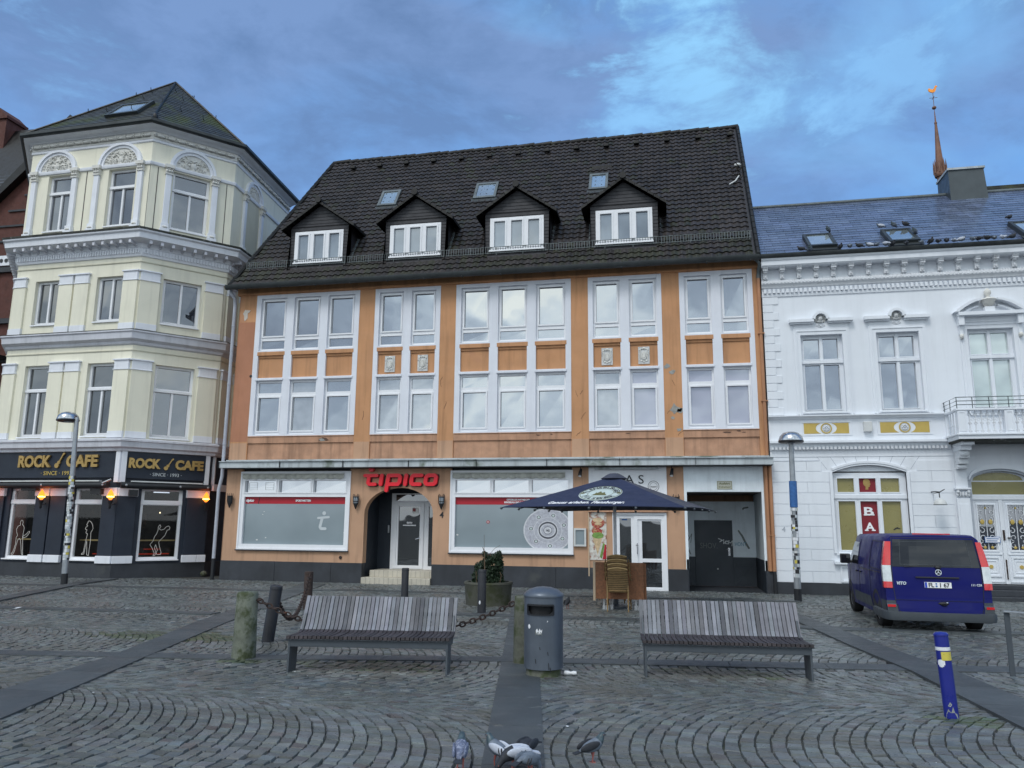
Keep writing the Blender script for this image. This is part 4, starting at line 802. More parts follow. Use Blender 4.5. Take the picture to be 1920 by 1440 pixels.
b.build('dentil_row', 'trim_w', CB); m2.parts('modillion', 'trim', CB, smooth=40); gl.build('garland', 'stone_orn', CB, smooth=60)
# pilasters second and third floor
sh = MB(); cap = MB()
def pil(fr, a, c, z0, z1):
    sh.T = cap.T = fr; sh.box(a, c, z0+.22, z1-.34, -.02, .07)
    cap.box(a-.0, c+.0, z0, z0+.22, -.02, .085); cap.box(a+.01, c-.01, z1-.34, z1-.05, -.02, .080); cap.box(a-.035, c+.035, z1-.05, z1, -.02, .12); cap.box(a-.02, c+.02, z1-.37, z1-.34, -.02, .095)
for z0, z1 in ((4.36, 7.02), (8.05, 10.14)):
    for fr, L_ in ((FA, [(-5.09, -4.60), (-3.20, -2.63), (-2.56, -1.98), (-.60, -.02)]), (FB, [(.02, .66), (2.17, 2.80)]), (FC, [(.08, .6), (1.0, 1.5)]), (FL, [(-.6, -.02)])):
        for a, c in L_: pil(fr, a, c, z0, z1)
sh.parts('pilaster_shaft', 'cream', CB, bevel=.008); cap.parts('pilaster_cap', 'trim_w', CB, bevel=.006)
# top floor columns, arches, reliefs
co = MB(); ar = MB(); rl = MB(); st = MB(); ni = MB(); ni2 = MB()
def crest(mb, u, z, w, k=1):
    mb.ell((u, z+.03, .02), (.10*k, .13*k, .05)); mb.ell((u, z+.20*k, .02), (.06*k, .05*k, .05)); mb.ell((u, z-.12*k, .02), (.07, .06, .04))
    for s in (-1, 1):
        for rr, zz, a_ in ((.20, -.06, 0), (.33, -.10, .3), (.46, -.15, .2)):
            mb.tube([(u+s*w*(rr-.10), z+zz-.02, .02), (u+s*w*rr, z+zz+.11*k, .045), (u+s*w*(rr+.16), z+zz+.05, .03), (u+s*w*(rr+.15), z+zz-.05, .02), (u+s*w*(rr+.05), z+zz-.03, .03)], .022, 5)
        mb.tube([(u+s*.08, z+.16, .03), (u+s*w*.35, z+.24*k, .04), (u+s*w*.5, z+.12*k, .03), (u+s*w*.40, z+.03, .03)], .022, 5); mb.tube([(u+s*.06, z-.14, .03), (u+s*w*.3, z-.17, .04), (u+s*w*.8, z-.17, .03)], .02, 5)
for fr, ws in ((FA, [(-4.95, -2.93), (-2.28, -.20)]), (FB, [(.47, 2.35)]), (FC, [(.72, 2.42)])):
    for a, c in ws:
        for m_ in (co, ar, rl, st, ni): m_.T = fr
        mid = (a+c)/2; rw = (c-a)/2-.34
        for s in (-1, 1):
            u = mid+s*((c-a)/2-.14); co.box(u-.10, u+.10, 11.95, 13.80, 0, .10); co.box(u-.16, u+.16, 11.62, 11.75, 0, .18); co.box(u-.13, u+.13, 11.75, 11.95, 0, .14)
            st.box(u-.13, u+.13, 13.78, 13.83, 0, .13); st.box(u-.12, u+.12, 13.83, 14.02, 0, .11); st.box(u-.16, u+.16, 14.02, 14.14, 0, .17)
            for k in (-1, 0, 1): st.ell((u+k*.08, 13.9, .12), (.045, .06, .04), 7, 5); st.ell((u+k*.10, 13.98, .14), (.03, .03, .03), 6, 4)
            st.ell((u, 11.80, .15), (.1, .05, .04), 8, 5)
        ar.arcband(mid, 14.14, rw+.10, rw+.20, 0, math.pi, 0, .10, 26, .80/(rw+.2) if rw+.2 > .8 else 1); ar.arcband(mid, 14.14, rw-.0, rw+.10, 0, math.pi, 0, .05, 26, .80/(rw+.2) if rw+.2 > .8 else 1)
        crest(rl, mid, 14.30, rw, 1.05); yk_ = min(1, .80/(rw+.2)); rq = random.Random(int(mid*7))
        for i in range(34):
            th = rq.uniform(.12, 1.45); rr = rq.uniform(.3, .92)*rw; 
            for s in (-1, 1): rl.ell((mid+s*rr*math.cos(th), 14.17+rr*math.sin(th)*yk_, .025), (rq.uniform(.025, .055), rq.uniform(.02, .045), .035), 7, 5)
        ni2.T = fr; ni2.prism([(mid+rw*math.cos(t), 14.15+rw*yk_*math.sin(t)) for t in [math.pi*i/20 for i in range(21)]], 0, .008)
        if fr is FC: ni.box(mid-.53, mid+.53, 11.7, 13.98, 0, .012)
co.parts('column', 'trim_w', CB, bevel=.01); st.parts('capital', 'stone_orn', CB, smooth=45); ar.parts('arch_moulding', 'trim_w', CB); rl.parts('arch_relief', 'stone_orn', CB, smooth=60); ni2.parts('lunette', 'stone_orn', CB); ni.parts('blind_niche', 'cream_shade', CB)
b = MB(FA); b.box(-2.64, -2.60, 11.7, 14.0, -.01, .004); b.box(-.02, .0, 11.7, 14.0, 0, .003); b.T = FB; b.box(.24, .27, 11.7, 14.0, -.01, .004); b.box(2.62, 2.65, 11.7, 14, -.01, .004); b.parts('wall_groove', 'grout', CB)
# windows of the bay
def bay_window(fr, a, c, z0, z1, top, gm):
    panes = []; mid = (a+c)/2
    if top: panes.append((a+.09, c-.09, top+.07, z1-.08)); zt = top-.06
    else: zt = z1-.08
    panes += [(a+.10, mid-.035, z0+.10, zt), (mid+.035, c-.10, z0+.10, zt)]
    b = MB(fr); b.plate(a, c, z0, z1, panes, -.24, -.13); b.box(a-.0, c+.0, z0-.05, z0, -.24, .05)
    if top: b.box(a, c, top-.05, top+.04, -.14, -.09)
    w_ = b.build('window', 'pvc', CB, bevel=.004); p = MB(fr)
    for q_ in panes: e = random.uniform(-.004, .004); p.quad((q_[0], q_[2], -.19+e), (q_[1], q_[2], -.19-e), (q_[1], q_[3], -.19), (q_[0], q_[3], -.19+e))
    p.build('pane', gm, w_, recalc=False)
for fr, ws in ((FA, WA), (FB, WB)):
    for i, (a, c) in enumerate(ws):
        g_ = 'gcream'; bay_window(fr, a, c, 4.44, 6.92, 6.05, 'gcream' if fr is FB else 'gdark'); bay_window(fr, a, c, 8.38, 9.98, None, 'gdark' if (fr is FA and i == 0) else g_); bay_window(fr, a, c, 11.84, 13.98, 13.32, g_)
# roof
AP = Vector((-19.2, 25.2, 19.1)); ev = []
def off(p, k):  # eave corner pushed out
    i = k; t0 = (path[i]-path[i-1]).normalized(); t1 = (path[i+1]-path[i]).normalized(); n0 = Vector((t0.y, -t0.x, 0)); n1 = Vector((t1.y, -t1.x, 0)); m_ = (n0+n1).normalized(); return p+m_*(.36/m_.dot(n0))
EL, E1, E2 = off(PL, 1), off(P0, 2), off(P2, 3); ELL = PLL+FL.D*.36; EC = PC+FC.D*.36
for e in (EL, E1, E2, ELL, EC): e.z = 15.53
b = MB(); 
for p, q_ in ((ELL, EL), (EL, E1), (E1, E2), (E2, EC)): b.quad(tuple(p), tuple(q_), tuple(AP))
RB = Vector((-19.6, 31, 17.2)); b.quad(tuple(EC), tuple(RB), tuple(AP)); b.quad(tuple(ELL), tuple(RB), tuple(AP)); b.build('roof_deck', 'cladding', CB, recalc=False)
for i, (p, q_, sw) in enumerate(((ELL, EL, .3), (EL, E1, .3), (E1, E2, .3), (E2, EC, .3))):
    U_ = (q_-p); w_ = U_.length; U_.normalize(); f = (AP-p); ua = f.dot(U_); Vd = f-U_*ua; h = Vd.length; Vd.normalize()
    slates('roof', p, U_, Vd, w_, h, lambda v, ua=ua, w_=w_, h=h: (ua*v/h, w_-(w_-ua)*v/h), 'slate_moss', CB, .30, .19, .018)
b = MB()
for p in (EL, E1, E2): b.tube([tuple(p+Vector((0, 0, .04))), tuple(AP+Vector((0, 0, .04)))], .045, 6)
b.build('hip_cap', 'slate', CB); b = MB()
for p, q_ in ((EL, E1), (E1, E2), (E2, EC)):
    for t, s in ((.35, .35), (.7, .3), (.5, .62), (.3, .78)): c_ = p.lerp(q_, t).lerp(AP, s); b.tube([tuple(c_), tuple(c_+Vector((.02, -.12, .03))), tuple(c_+Vector((.03, -.16, .14)))], .014, 5)
for p in (E1, E2, EL):
    for s in (.4, .72): c_ = p.lerp(AP, s); b.tube([tuple(c_), tuple(c_+Vector((.04, -.05, .16)))], .016, 5)
b.parts('roof_hook', 'gutter_dark', CB); MB().ell(tuple(E1+Vector((.0, .15, .18))), (.10, .10, .15)).build('vent_cap', 'black', CB, smooth=60)
U_ = (E1-EL).normalized(); f = AP-EL; ua = f.dot(U_); Vd = (f-U_*ua); h = Vd.length; Vd.normalize(); Nd = U_.cross(Vd); Nd = Nd if Nd.z > 0 else -Nd; SK = EL.copy(); T = lambda u, v, d: SK+U_*u+Vd*v+Nd*d
w_ = MB(T).plate(2.95, 4.35, .85, 2.05, [(3.07, 4.23, .98, 1.93)], -.05, .13).build('rooflight', 'gutter_dark', CB, bevel=.01); MB(T).box(3.07, 4.23, .98, 1.93, 0, .10).build('pane', 'groof', w_)
# ---- café ground floor
WG = [(-4.25, -3.20), (-1.70, -.58)]; b = MB()
for fr, a, c, ws in ((FA, -5.1, 0, WG), (FB, 0, 2.9, [(.72, 2.03)])):
    b.T = fr; b.plate(a, c, -.3, 2.72, [(w[0], w[1], .40, 2.72) for w in ws], -.3, -.05); b.box(a+.0, c-.0, 2.72, 3.05, -.3, -.05)
    for w in ws: b.box(w[0], w[1], 2.70, 2.72, -.3, -.06)
for fr, a, c in ((FC, 0, 2), (FL, -5, 0)): b.T = fr; b.plate(a, c, -.3, 3.9, [], -.3, -.05)
b.build('cafe_wall', 'navy', CB)
b = MB()
for fr, L_ in ((FA, [(-5.05, -4.45), (-3.16, -2.62), (-2.57, -1.97), (-.56, -.0)]), (FB, [(.0, .58), (2.15, 2.86)])):
    b.T = fr
    for a, c in L_: b.box(a, c, .54, 2.45, -.1, .02)
b.parts('cafe_pilaster', 'navy', CB, bevel=.01); b = MB()
for fr, L_ in ((FA, [(-5.1, -4.42), (-3.19, -2.62), (-2.58, -1.96), (-.59, .0)]), (FB, [(.0, .61), (2.12, 2.60), (2.60, 2.9)])):
    b.T = fr
    for a, c in L_: b.box(a+.004, c-.004, .30, .54, -.1, .06)
b.parts('pilaster_base_block', 'trim_w', CB, bevel=.012); b = MB()
for fr, L_ in ((FA, [(-5.1, -4.42), (-3.19, -2.62), (-2.58, -1.96), (-.59, .0)]), (FB, [(.0, .61), (2.12, 2.88)])):
    b.T = fr
    for a, c in L_: b.box(a+.004, c-.004, 2.45, 2.72, -.1, .05)
b.parts('pilaster_head_block', 'trim_w', CB, bevel=.012)
MB().sweep([PLL, PL, P0, P2, P2+FC.U*1.4], [(-.1, -.35), (.0, -.35), (.0, .28), (-.05, .30), (-.1, .30)]).build('cafe_plinth', 'plinth', CB)
# dim room behind the clear windows
b = MB()
for fr, a, c in ((FA, -5.0, -.1), (FB, .1, 2.8)):
    b.T = fr; b.quad((a, .3, -1.6), (c, .3, -1.6), (c, 2.75, -1.6), (a, 2.75, -1.6)); b.quad((a, .35, -1.6), (c, .35, -1.6), (c, .35, -.3), (a, .35, -.3)); b.quad((a, 2.72, -1.6), (c, 2.72, -1.6), (c, 2.72, -.3), (a, 2.72, -.3))
b.build('cafe_room', mat('cafe_room', (.035, .022, .015), .7, .6, 2.5, dirt=(.10, .05, .03), dthr=.6, dscale=2), CB, recalc=False)
b = MB(); w2 = MB(); rg = MB()
for fr, ws in ((FA, WG), (FB, [(.72, 2.03)])):
    b.T = w2.T = rg.T = fr
    for a, c in ws:
        b.box(a, c, 1.00, 1.045, -.52, -.48); w2.ell((a+.7, 2.3, -.9), (.03, .03, .03), 8, 6); w2.ell((a+.85, 1.95, -1.1), (.025, .025, .025), 8, 6); rg.box(a+.2, c-.1, .55, .575, -.9, -.88); rg.box(a+.1, c-.3, .70, .72, -1.3, -1.28)
b.parts('bar_rail', 'railwood', CB); w2.parts('cafe_bulb', 'warm', CB); rg.parts('red_strip_light', 'redglow', CB)
def figure(fr, u, z, k, kind, par):
    "musician outline drawn on the glass as a thin line"
    if kind == 0: P = [(-.22, 0), (-.16, .10), (-.11, .35), (-.06, .55), (.0, .60), (.06, .55), (.12, .30), (.18, .02), (.24, 0), (.22, .12), (.17, .50), (.14, .68), (.26, .74), (.42, .88), (.44, .82), (.30, .66), (.16, .62), (.15, .80), (.17, 1.0), (.12, 1.08), (.07, 1.12), (.09, 1.2), (.06, 1.28), (0, 1.29), (-.04, 1.2), (-.02, 1.1), (-.12, 1.06), (-.18, .95), (-.16, .85), (-.10, .72), (-.15, .62), (-.14, .4), (-.22, .1), (-.30, .02), (-.22, 0)]
    elif kind == 1: P = [(-.14, .05), (-.05, .07), (-.02, .3), (.02, .55), (.05, .3), (.08, .04), (.16, .02), (.16, .2), (.18, .6), (.16, .85), (.24, 1.0), (.20, 1.15), (.12, 1.24), (.06, 1.28), (.0, 1.27), (-.02, 1.2), (-.06, 1.14), (0, 1.1), (-.08, 1.05), (-.10, .98), (-.02, .95), (-.06, .85), (.02, .8), (-.02, .6), (-.06, .3), (-.08, .12), (-.16, .08), (-.14, .05)]
    else: P = [(-.10, 0), (-.06, .1), (-.16, .3), (-.24, .42), (-.14, .56), (-.10, .72), (-.04, .82), (.0, .95), (.0, 1.08), (.05, 1.16), (.09, 1.1), (.04, 1.0), (.12, .96), (.22, 1.0), (.28, 1.08), (.36, 1.12), (.42, 1.06), (.40, .98), (.33, .96), (.26, .76), (.14, .62), (.06, .52), (.10, .35), (.18, .12), (.16, .05), (.04, .05), (.0, .12), (.04, .22), (-.04, .42), (-.07, .3), (.0, .1), (-.04, .02), (-.10, 0)]
    b = MB(fr); stroke(b, [(u+x*k, z+y*k) for x, y in P], .013, -.168, -.164, False); return b.build('outline_figure', 'outline', par)
kk = 0
for fr, ws in ((FA, WG), (FB, [(.72, 2.03)])):
    for a, c in ws:
        ps = [(a+.09, c-.09, .49, 2.18), (a+.11, c-.11, 2.34, 2.64)]; b = MB(fr); b.plate(a, c, .40, 2.70, ps, -.22, -.12); b.box(a, c, 2.20, 2.33, -.2, -.09); b.box(a-.0, c+.0, .37, .41, -.2, .04)
        w_ = b.build('cafe_window', 'pvc', CB, bevel=.005); b = MB(fr)
        for q_ in ps: b.quad((q_[0], q_[2], -.175), (q_[1], q_[2], -.175), (q_[1], q_[3], -.175), (q_[0], q_[3], -.175))
        b.build('pane', 'clear', w_, recalc=False); figure(fr, (a+c)/2-(.08 if kk == 0 else .02), .52, .88, kk, w_); kk += 1
        MB(fr).box((a+c)/2-.25, (a+c)/2+.25, 2.60, 2.63, -.25, -.22).build('strip_light', 'tube', w_) if kk == 3 else None
# sign boards
b = MB(FA); b.box(-5.1, -.16, 3.05, 3.90, -.1, .04); b.T = FB; b.box(.16, 2.66, 3.04, 3.90, -.1, .04); b.parts('sign_board_field', 'navy', CB)
b = MB(FA); b.box(-.16, .0, 2.9, 3.91, -.1, .07); b.T = FB; b.box(0, .16, 2.9, 3.91, -.1, .07); b.box(2.66, 2.80, 2.9, 3.91, -.1, .07); b.parts('sign_post', 'trim_w', CB)
b = MB(); b.T = FC; b.box(.1, 1.3, 2.72, 2.95, -.05, .06); b.box(.1, .16, 2.9, 3.9, -.05, .05); b.build('return_cornice', 'trim_w', CB)
MB(FC).box(1.30, 1.5, -.2, 10.4, 0, .25).build('corner_strip', 'trim', CB)
aw = MB(FA); aw.T = lambda x, y, z: Vector((x, y, z))
for k, (fr, a, c, z) in enumerate(((FA, -6.0, -.22, 2.80), (FB, .02, 2.85, 2.80))):
    b = MB(); b.tube([tuple(fr(a, z, .22)), tuple(fr(c, z, .22))], .105, 14); o_ = b.build('awning_cassette', 'black', CB, smooth=50)
    MB(fr).box(a+.3, c-.3, z+.11, z+.15, .16, .30).build('awning_front_rail', 'boxm', o_); b = MB()
    for u in (a+.15, c-.12, (a+c)/2+.4): b.T = fr; b.ell((u, z-.0, .33), (.04, .04, .015), 10, 6)
    b.parts('cap_screw', 'steel', o_)
MB(FA).tube([(-.35, 2.85, .34), (-.12, 2.98, .22)], .03).build('cable_gland', 'steel', CB)
b = MB(FA); b.box(-3.6, -3.0, 2.62, 2.7, .02, .22); b.box(-.9, -.5, 2.5, 2.68, .05, .2); b.T = FB; b.box(.30, .56, 2.46, 2.66, .05, .22); b.parts('awning_bracket', 'black', CB)
b = MB(FC); b.T = FC; b.tube([(1.42, 10.3, .3), (1.42, .2, .3)], .05, 10); b.build('drainpipe', 'pipe', CB, smooth=50)
MB(FB).ell((2.86, -.08, .12), (.12, .10, .10), 8, 5).build('loose_stone', 'granite', CB)

# café signs: one on each face
def guitar(mb, u, z, k, d):
    mb.disc(u-.08*k, z+.13*k, .115*k, d, d+.05, 16); mb.disc(u+.02*k, z+.27*k, .08*k, d, d+.0495, 16); stroke(mb, [(u, z+.22*k), (u+.24*k, z+.66*k)], .055*k, d, d+.052, False); stroke(mb, [(u+.22*k, z+.62*k), (u+.30*k, z+.70*k)], .085*k, d, d+.054, False)
for fr, cu, wd, lab, z, k, wa in ((FA, -2.38, 3.14, 'gold ROCK CAFE lettering on the longer left signboard, partly behind the street lamp pole', 3.42, 1.0, 1.30), (FB, 1.40, 2.36, 'gold ROCK CAFE lettering on the shorter right signboard of the corner cafe', 3.40, .8, .98)):
    L_ = tuple(fr(cu, z, .05)); s_ = thing('cafe_sign', lab, 'sign', L_, 'cafe signs on the corner house')
    g1 = cu-wd/2; 
    text(fr, 'ROCK', g1+wa/2, z, .045, .52*k, 'goldleaf', 'lettering', s_, bold=.022, depth=.07, wid=wa); text(fr, 'CAFE', cu+wd/2-wa*.47, z, .045, .52*k, 'goldleaf', 'lettering', s_, bold=.022, depth=.07, wid=wa*.94)
    b = MB(fr); guitar(b, cu+.02, z-.06, .72*k, .045); b.build('guitar_emblem', 'goldleaf', s_); text(fr, '· SINCE · 1993 ·', cu, 3.14, .043, .17*k+.02, 'film_pale' if fr is FB else 'gold', 'small_lettering', s_, wid=.42*wd)
# flame lamps
fl_n = [(FA, -4.90, 'flame lamp farthest left under the cafe awning, cut by the picture edge'), (FA, -2.74, 'glowing flame lamp between the two left cafe windows, left of the street lamp pole'), (FA, -.08, 'glowing flame lamp at the corner pillar between the two cafe signboards'), (FB, 2.72, 'glowing flame lamp rightmost on the cafe front, beside the drainpipe')]
for fr, u, lab in fl_n:
    L_ = fr(u, 2.35, .22); s_ = thing('flame_lamp', lab, 'lamp', tuple(L_), 'flame lamps on the cafe front')
    b = MB(); b.lathe([(.02, -.32), (.045, -.28), (.03, -.2), (.075, -.1), (.085, -.04), (.03, -.03)], tuple(L_), 12); b.T = fr; b.tube([(u, 2.2, .02), (u, 2.15, .15), (u, 2.2, .2)], .012); b.build('torch_holder', 'black', s_, smooth=45)
    MB().lathe([(.02, -.04), (.085, .04), (.10, .11), (.07, .20), (.03, .27), (.005, .31)], tuple(L_), 14).build('flame_shade', 'flame', s_, smooth=60)
    MB().lathe([(.02, .02), (.112, .06), (.09, .10), (.02, .12)], tuple(L_+Vector((0, -.0, .0))), 10).build('flame_core', 'flame_core', s_, smooth=60)
    pl = bpy.data.lights.new('flame_light', 'POINT'); pl.energy = 3; pl.color = (1, .12, .04); pl.shadow_soft_size = .08; po = bpy.data.objects.new('flame_light', pl); COL.objects.link(po); po.location = L_+fr.D*.18+Vector((0, 0, .12))-LOC[s_.name]; po.parent = s_

# ================================================================== brick house, far left
BB = thing('brick_gable_house', 'dark red brick house with slate roof seen at the far left behind the cream house', 'building', (-30, 27, -.2))
b = MB(); b.box(-40, -25.5, 27, 38, -.3, 12.2); b.T = Fr((0, 27), 0); b.prism([(-32.3, 12.2), (-24.0, 12.2), (-24.0, 18.7), (-25.5, 18.7)], -.6, .0); b.build('wall', 'brick', BB)
b = MB(Fr((0, 27), 0)); 
for z in (12.9, 13.6, 14.3, 15.0, 15.7): b.box(-31.2+(z-12.2)*1.05, -24.3, z, z+.08, 0, .06)
for z in (4, 8.2, 9.9, 12.2): b.box(-40, -25.5, z, z+.22, 0, .14)
for u in (-28.6, -27.2): b.box(u, u+.25, 8.5, 12.2, 0, .08)
b.parts('brick_band', 'plinth', BB); b = MB(Fr((0, 27), 0)); b.prism([(-32.9, 11.8), (-32.5, 12.25), (-25.4, 19.2), (-25.1, 18.8)], -.8, .35); b.build('gable_coping', 'slate', BB)
b = MB(Fr((0, 27), 0)); b.box(-28.35, -27.55, 12.5, 12.95, .0, .12); o_ = b.build('carved_panel', 'trim_w', BB); b = MB(Fr((0, 27), 0))
for u in (-28.2, -27.95, -27.7): b.disc(u, 12.72, .09, .12, .14, 8)
b.build('panel_rosette', 'black', o_)
b = MB(Fr((0, 27), 0))
for u, z0, z1 in ((-29.0, 9.2, 11.4), (-29.4, 5.2, 7.6), (-30.5, 12.6, 14.4)):
    b.box(u-.4, u+.4, z0, z1, -.1, .03); b.disc(u, z1, .4, -.1, .03, 16)
w_ = b.build('window', 'trim', BB); b = MB(Fr((0, 27), 0))
for u, z0, z1 in ((-29.0, 9.2, 11.4), (-29.4, 5.2, 7.6), (-30.5, 12.6, 14.4)): b.box(u-.32, u+.32, z0+.08, z1, .03, .04)
b.build('pane', 'gdark', w_); b = MB(Fr((0, 27), 0)); b.box(-30.4, -27.3, 8.3, 8.45, 0, .8)
for i in range(16): b.box(-30.4+i*.2, -30.37+i*.2, 8.45, 9.2, .74, .77)
b.box(-30.4, -27.3, 9.2, 9.24, .72, .79); b.build('balcony', 'black', BB)
slates('roof', Vector((-41, 27.4, 12.3)), Vector((1, 0, 0)), Vector((0, .46, .97)).normalized(), 16.5, 10.9, lambda v: (0, 16.5), 'slate', BB, .42, .26, .02)
MB().quad((-41, 27.4, 12.25), (-24.5, 27.4, 12.25), (-24.5, 32.0, 22.1), (-41, 32.0, 22.1)).quad((-41, 37.5, 12.25), (-24.5, 37.5, 12.25), (-24.5, 32.0, 22.1), (-41, 32.0, 22.1)).build('roof_deck', 'slate', BB)
b = MB(); b.box(-34.9, -33.8, 31.4, 32.6, 19.5, 22.5); b.prism([(-35.0, 31.3), (-33.7, 31.3), (-33.7, 32.7), (-35.0, 32.7)], 22.5, 22.65); b.T = lambda a, c, d: Vector((a, d, c)); b.prism([(-34.95, 22.65), (-33.75, 22.65), (-34.35, 23.2)], 31.3, 32.7); b.build('chimney', 'brick', BB)

# ================================================================== white building
WBd = thing('white_building', 'white stuccoed two storey house with shiny blue slate roof, balcony and ornamented cornice', 'building', (8, 23, -.18))
XR = 14.6
WU = [(3.79, 4.93), (5.83, 6.95), (8.19, 9.35), (10.6, 11.72), (12.7, 13.82)]
AW = [(4.42, 6.33), (11.0, 12.9)]; DR = (7.87, 9.41)
b = MB(F); b.plate(2.79, XR, 3.6, 9.4, [(a, c, 4.87, 7.12) for a, c in WU], -.28, 0)
b.plate(2.79, XR, .15, 3.6, [(a, c, .95, 3.36) for a, c in AW]+[(DR[0], DR[1], .15, 3.24)], -.28, -.015)
b.build('wall', 'white', WBd); b = MB(); b.box(2.80, XR, 23.5, 31, -.3, 9.4); b.box(XR-.01, XR, 23, 23.5, -.3, 9.4); b.build('rear_wall', 'white', WBd)
b = MB(F); b.box(2.79, 7.4, -.35, .15, -.2, .03); b.box(9.9, XR, -.35, .15, -.2, .03); b.parts('plinth', 'plinth', WBd)
# rusticated courses
zs = [.15, .45, .75, 1.05, 1.36, 1.67, 1.98, 2.28, 2.59, 2.89, 3.19, 3.49]; b = MB(F)
def course(a, c, z0, z1, j):
    u = a
    cut = sorted([a, c]+[a+(.55 if j % 2 else .95)+k*1.15 for k in range(3) if a+(.55 if j % 2 else .95)+k*1.15 < c-.2])
    for p, q_ in zip(cut, cut[1:]): b.box(p+.004, q_-.004, z0+.006, z1-.006, -.05, .004)
for j in range(len(zs)-1):
    z0, z1 = zs[j], zs[j+1]
    top = j == len(zs)-2
    course(2.80, 4.34 if not top else 4.15, z0, z1, j); course(6.42 if not top else 6.6, 7.48, z0, z1, j); course(9.82, 10.9, z0, z1, j); course(13.0, XR, z0, z1, j)
b.build('wall_course', 'white', WBd, bevel=.004); b = MB(F)
for k in range(-4, 5):
    u0 = 5.375+k*.27; u1 = 5.375+k*.36; b.prism([(u0-.006, 3.40-.01*k*k), (u0+.006, 3.40-.01*k*k), (u1+.006, 3.76), (u1-.006, 3.76)], -.02, -.012)
b.build('voussoir_joint', 'shade_grey', WBd)
b = MB(F)
for i in range(15):
    z1 = 8.30-i*.2345; b.box(2.79, 3.23 if i % 2 == 0 else 3.08, z1-.2245, z1, -.05, .022)
b.parts('quoin', 'white', WBd, bevel=.008)
def sweepF(name, a, c, prof, m): return MB().sweep([(a, 23), (c, 23)], prof).build(name, m, WBd, smooth=35)
sweepF('cornice_top', 2.78, XR, [(0, 9.16), (.26, 9.16), (.30, 9.20), (.30, 9.32), (.34, 9.36), (.36, 9.42), (0, 9.42)], 'white')
sweepF('frieze_bead', 2.78, XR, [(0, 8.56), (.06, 8.58), (.08, 8.64), (.12, 8.68), (.12, 8.76), (.05, 8.80), (0, 8.80)], 'white_orn'); sweepF('cornice_base', 2.78, XR, [(0, 8.30), (.03, 8.31), (.04, 8.38), (0, 8.40)], 'white')
b = MB(F); n = int((XR-2.8)/.125)
for i in range(n): u = 2.84+i*.125; b.box(u, u+.07, 8.41, 8.53, 0, .085)
b.build('dentil_row', 'white', WBd); b = MB(F)
for i in range(int((XR-2.8)/.07)): u = 2.82+i*.07; b.box(u, u+.035, 8.80, 8.83, 0, .05)
for i in range(int((XR-2.8)/.10)): u = 2.84+i*.10; b.ell((u, 8.71, .12), (.035, .025, .02), 6, 4)
b.build('bead_row', 'white_orn', WBd); b = MB(F)
for i in range(25):
    u = 2.90+i*.4745
    if u > XR: break
    b.box(u-.07, u+.07, 9.06, 9.16, 0, .22); b.ell((u, 9.04, .14), (.07, .045, .05), 8, 5); b.box(u-.06, u+.06, 8.84, 9.03, 0, .10); b.ell((u, 8.90, .10), (.035, .05, .03), 7, 5); b.box(u-.075, u+.075, 9.13, 9.16, 0, .25)
b.parts('bracket', 'white_orn', WBd, bevel=.006)
sweepF('string_course', 2.78, 7.46, [(0, 4.66), (.04, 4.67), (.08, 4.72), (.14, 4.74), (.14, 4.77), (0, 4.79)], 'white'); sweepF('string_course', 9.86, XR, [(0, 4.66), (.04, 4.67), (.08, 4.72), (.14, 4.74), (.14, 4.77), (0, 4.79)], 'white')
sweepF('lower_cornice', 2.78, 7.5, [(0, 3.77), (.03, 3.78), (.10, 3.94), (.18, 3.98), (.18, 4.04), (0, 4.06)], 'white'); sweepF('lower_cornice', 9.8, XR, [(0, 3.77), (.03, 3.78), (.10, 3.94), (.18, 3.98), (.18, 4.04), (0, 4.06)], 'white')
b = MB(F)
for a, c in ((2.82, 7.45), (9.85, XR)):
    u = a
    while u < c-.06: b.box(u, u+.065, 3.80, 3.88, 0, .10); u += .105
b.build('lower_dentil_row', 'white_orn', WBd)
# gold panels under windows
for (a, c) in ((3.70, 4.98), (5.72, 7.06), (10.5, 11.8), (12.6, 13.9)):
    m_ = (a+c)/2; b = MB(F); b.ring(a-.04, c+.04, 4.20, 4.60, .035, 0, .018); p = b.build('panel_frame', 'white', WBd, bevel=.004)
    b = MB(F)
    for s in (-1, 1):
        P = [(m_+s*(.28*math.cos(t)), 4.40+.28*math.sin(t)*.6) for t in [math.pi*(-.33+.66*i/8) for i in range(9)]]; e = (c-.04) if s > 0 else (a+.04); b.prism(P+[(e, 4.55), (e, 4.25)], .0, .008)
    b.build('gold_panel', 'gold', p); b = MB(F); b.arcband(m_, 4.40, .12, .15, 0, 2*math.pi, 0, .02, 24); b.build('gold_ring', 'gold', p)
    b = MB(F); b.disc(m_, 4.40, .10, 0, .014, 20); 
    for k in range(8): t = k*math.pi/4; b.ell((m_+.06*math.cos(t), 4.40+.06*math.sin(t), .02), (.028, .028, .02), 6, 4)
    b.ell((m_, 4.40, .03), (.025, .025, .02), 8, 5); b.build('rosette', 'white_orn', p, smooth=50)
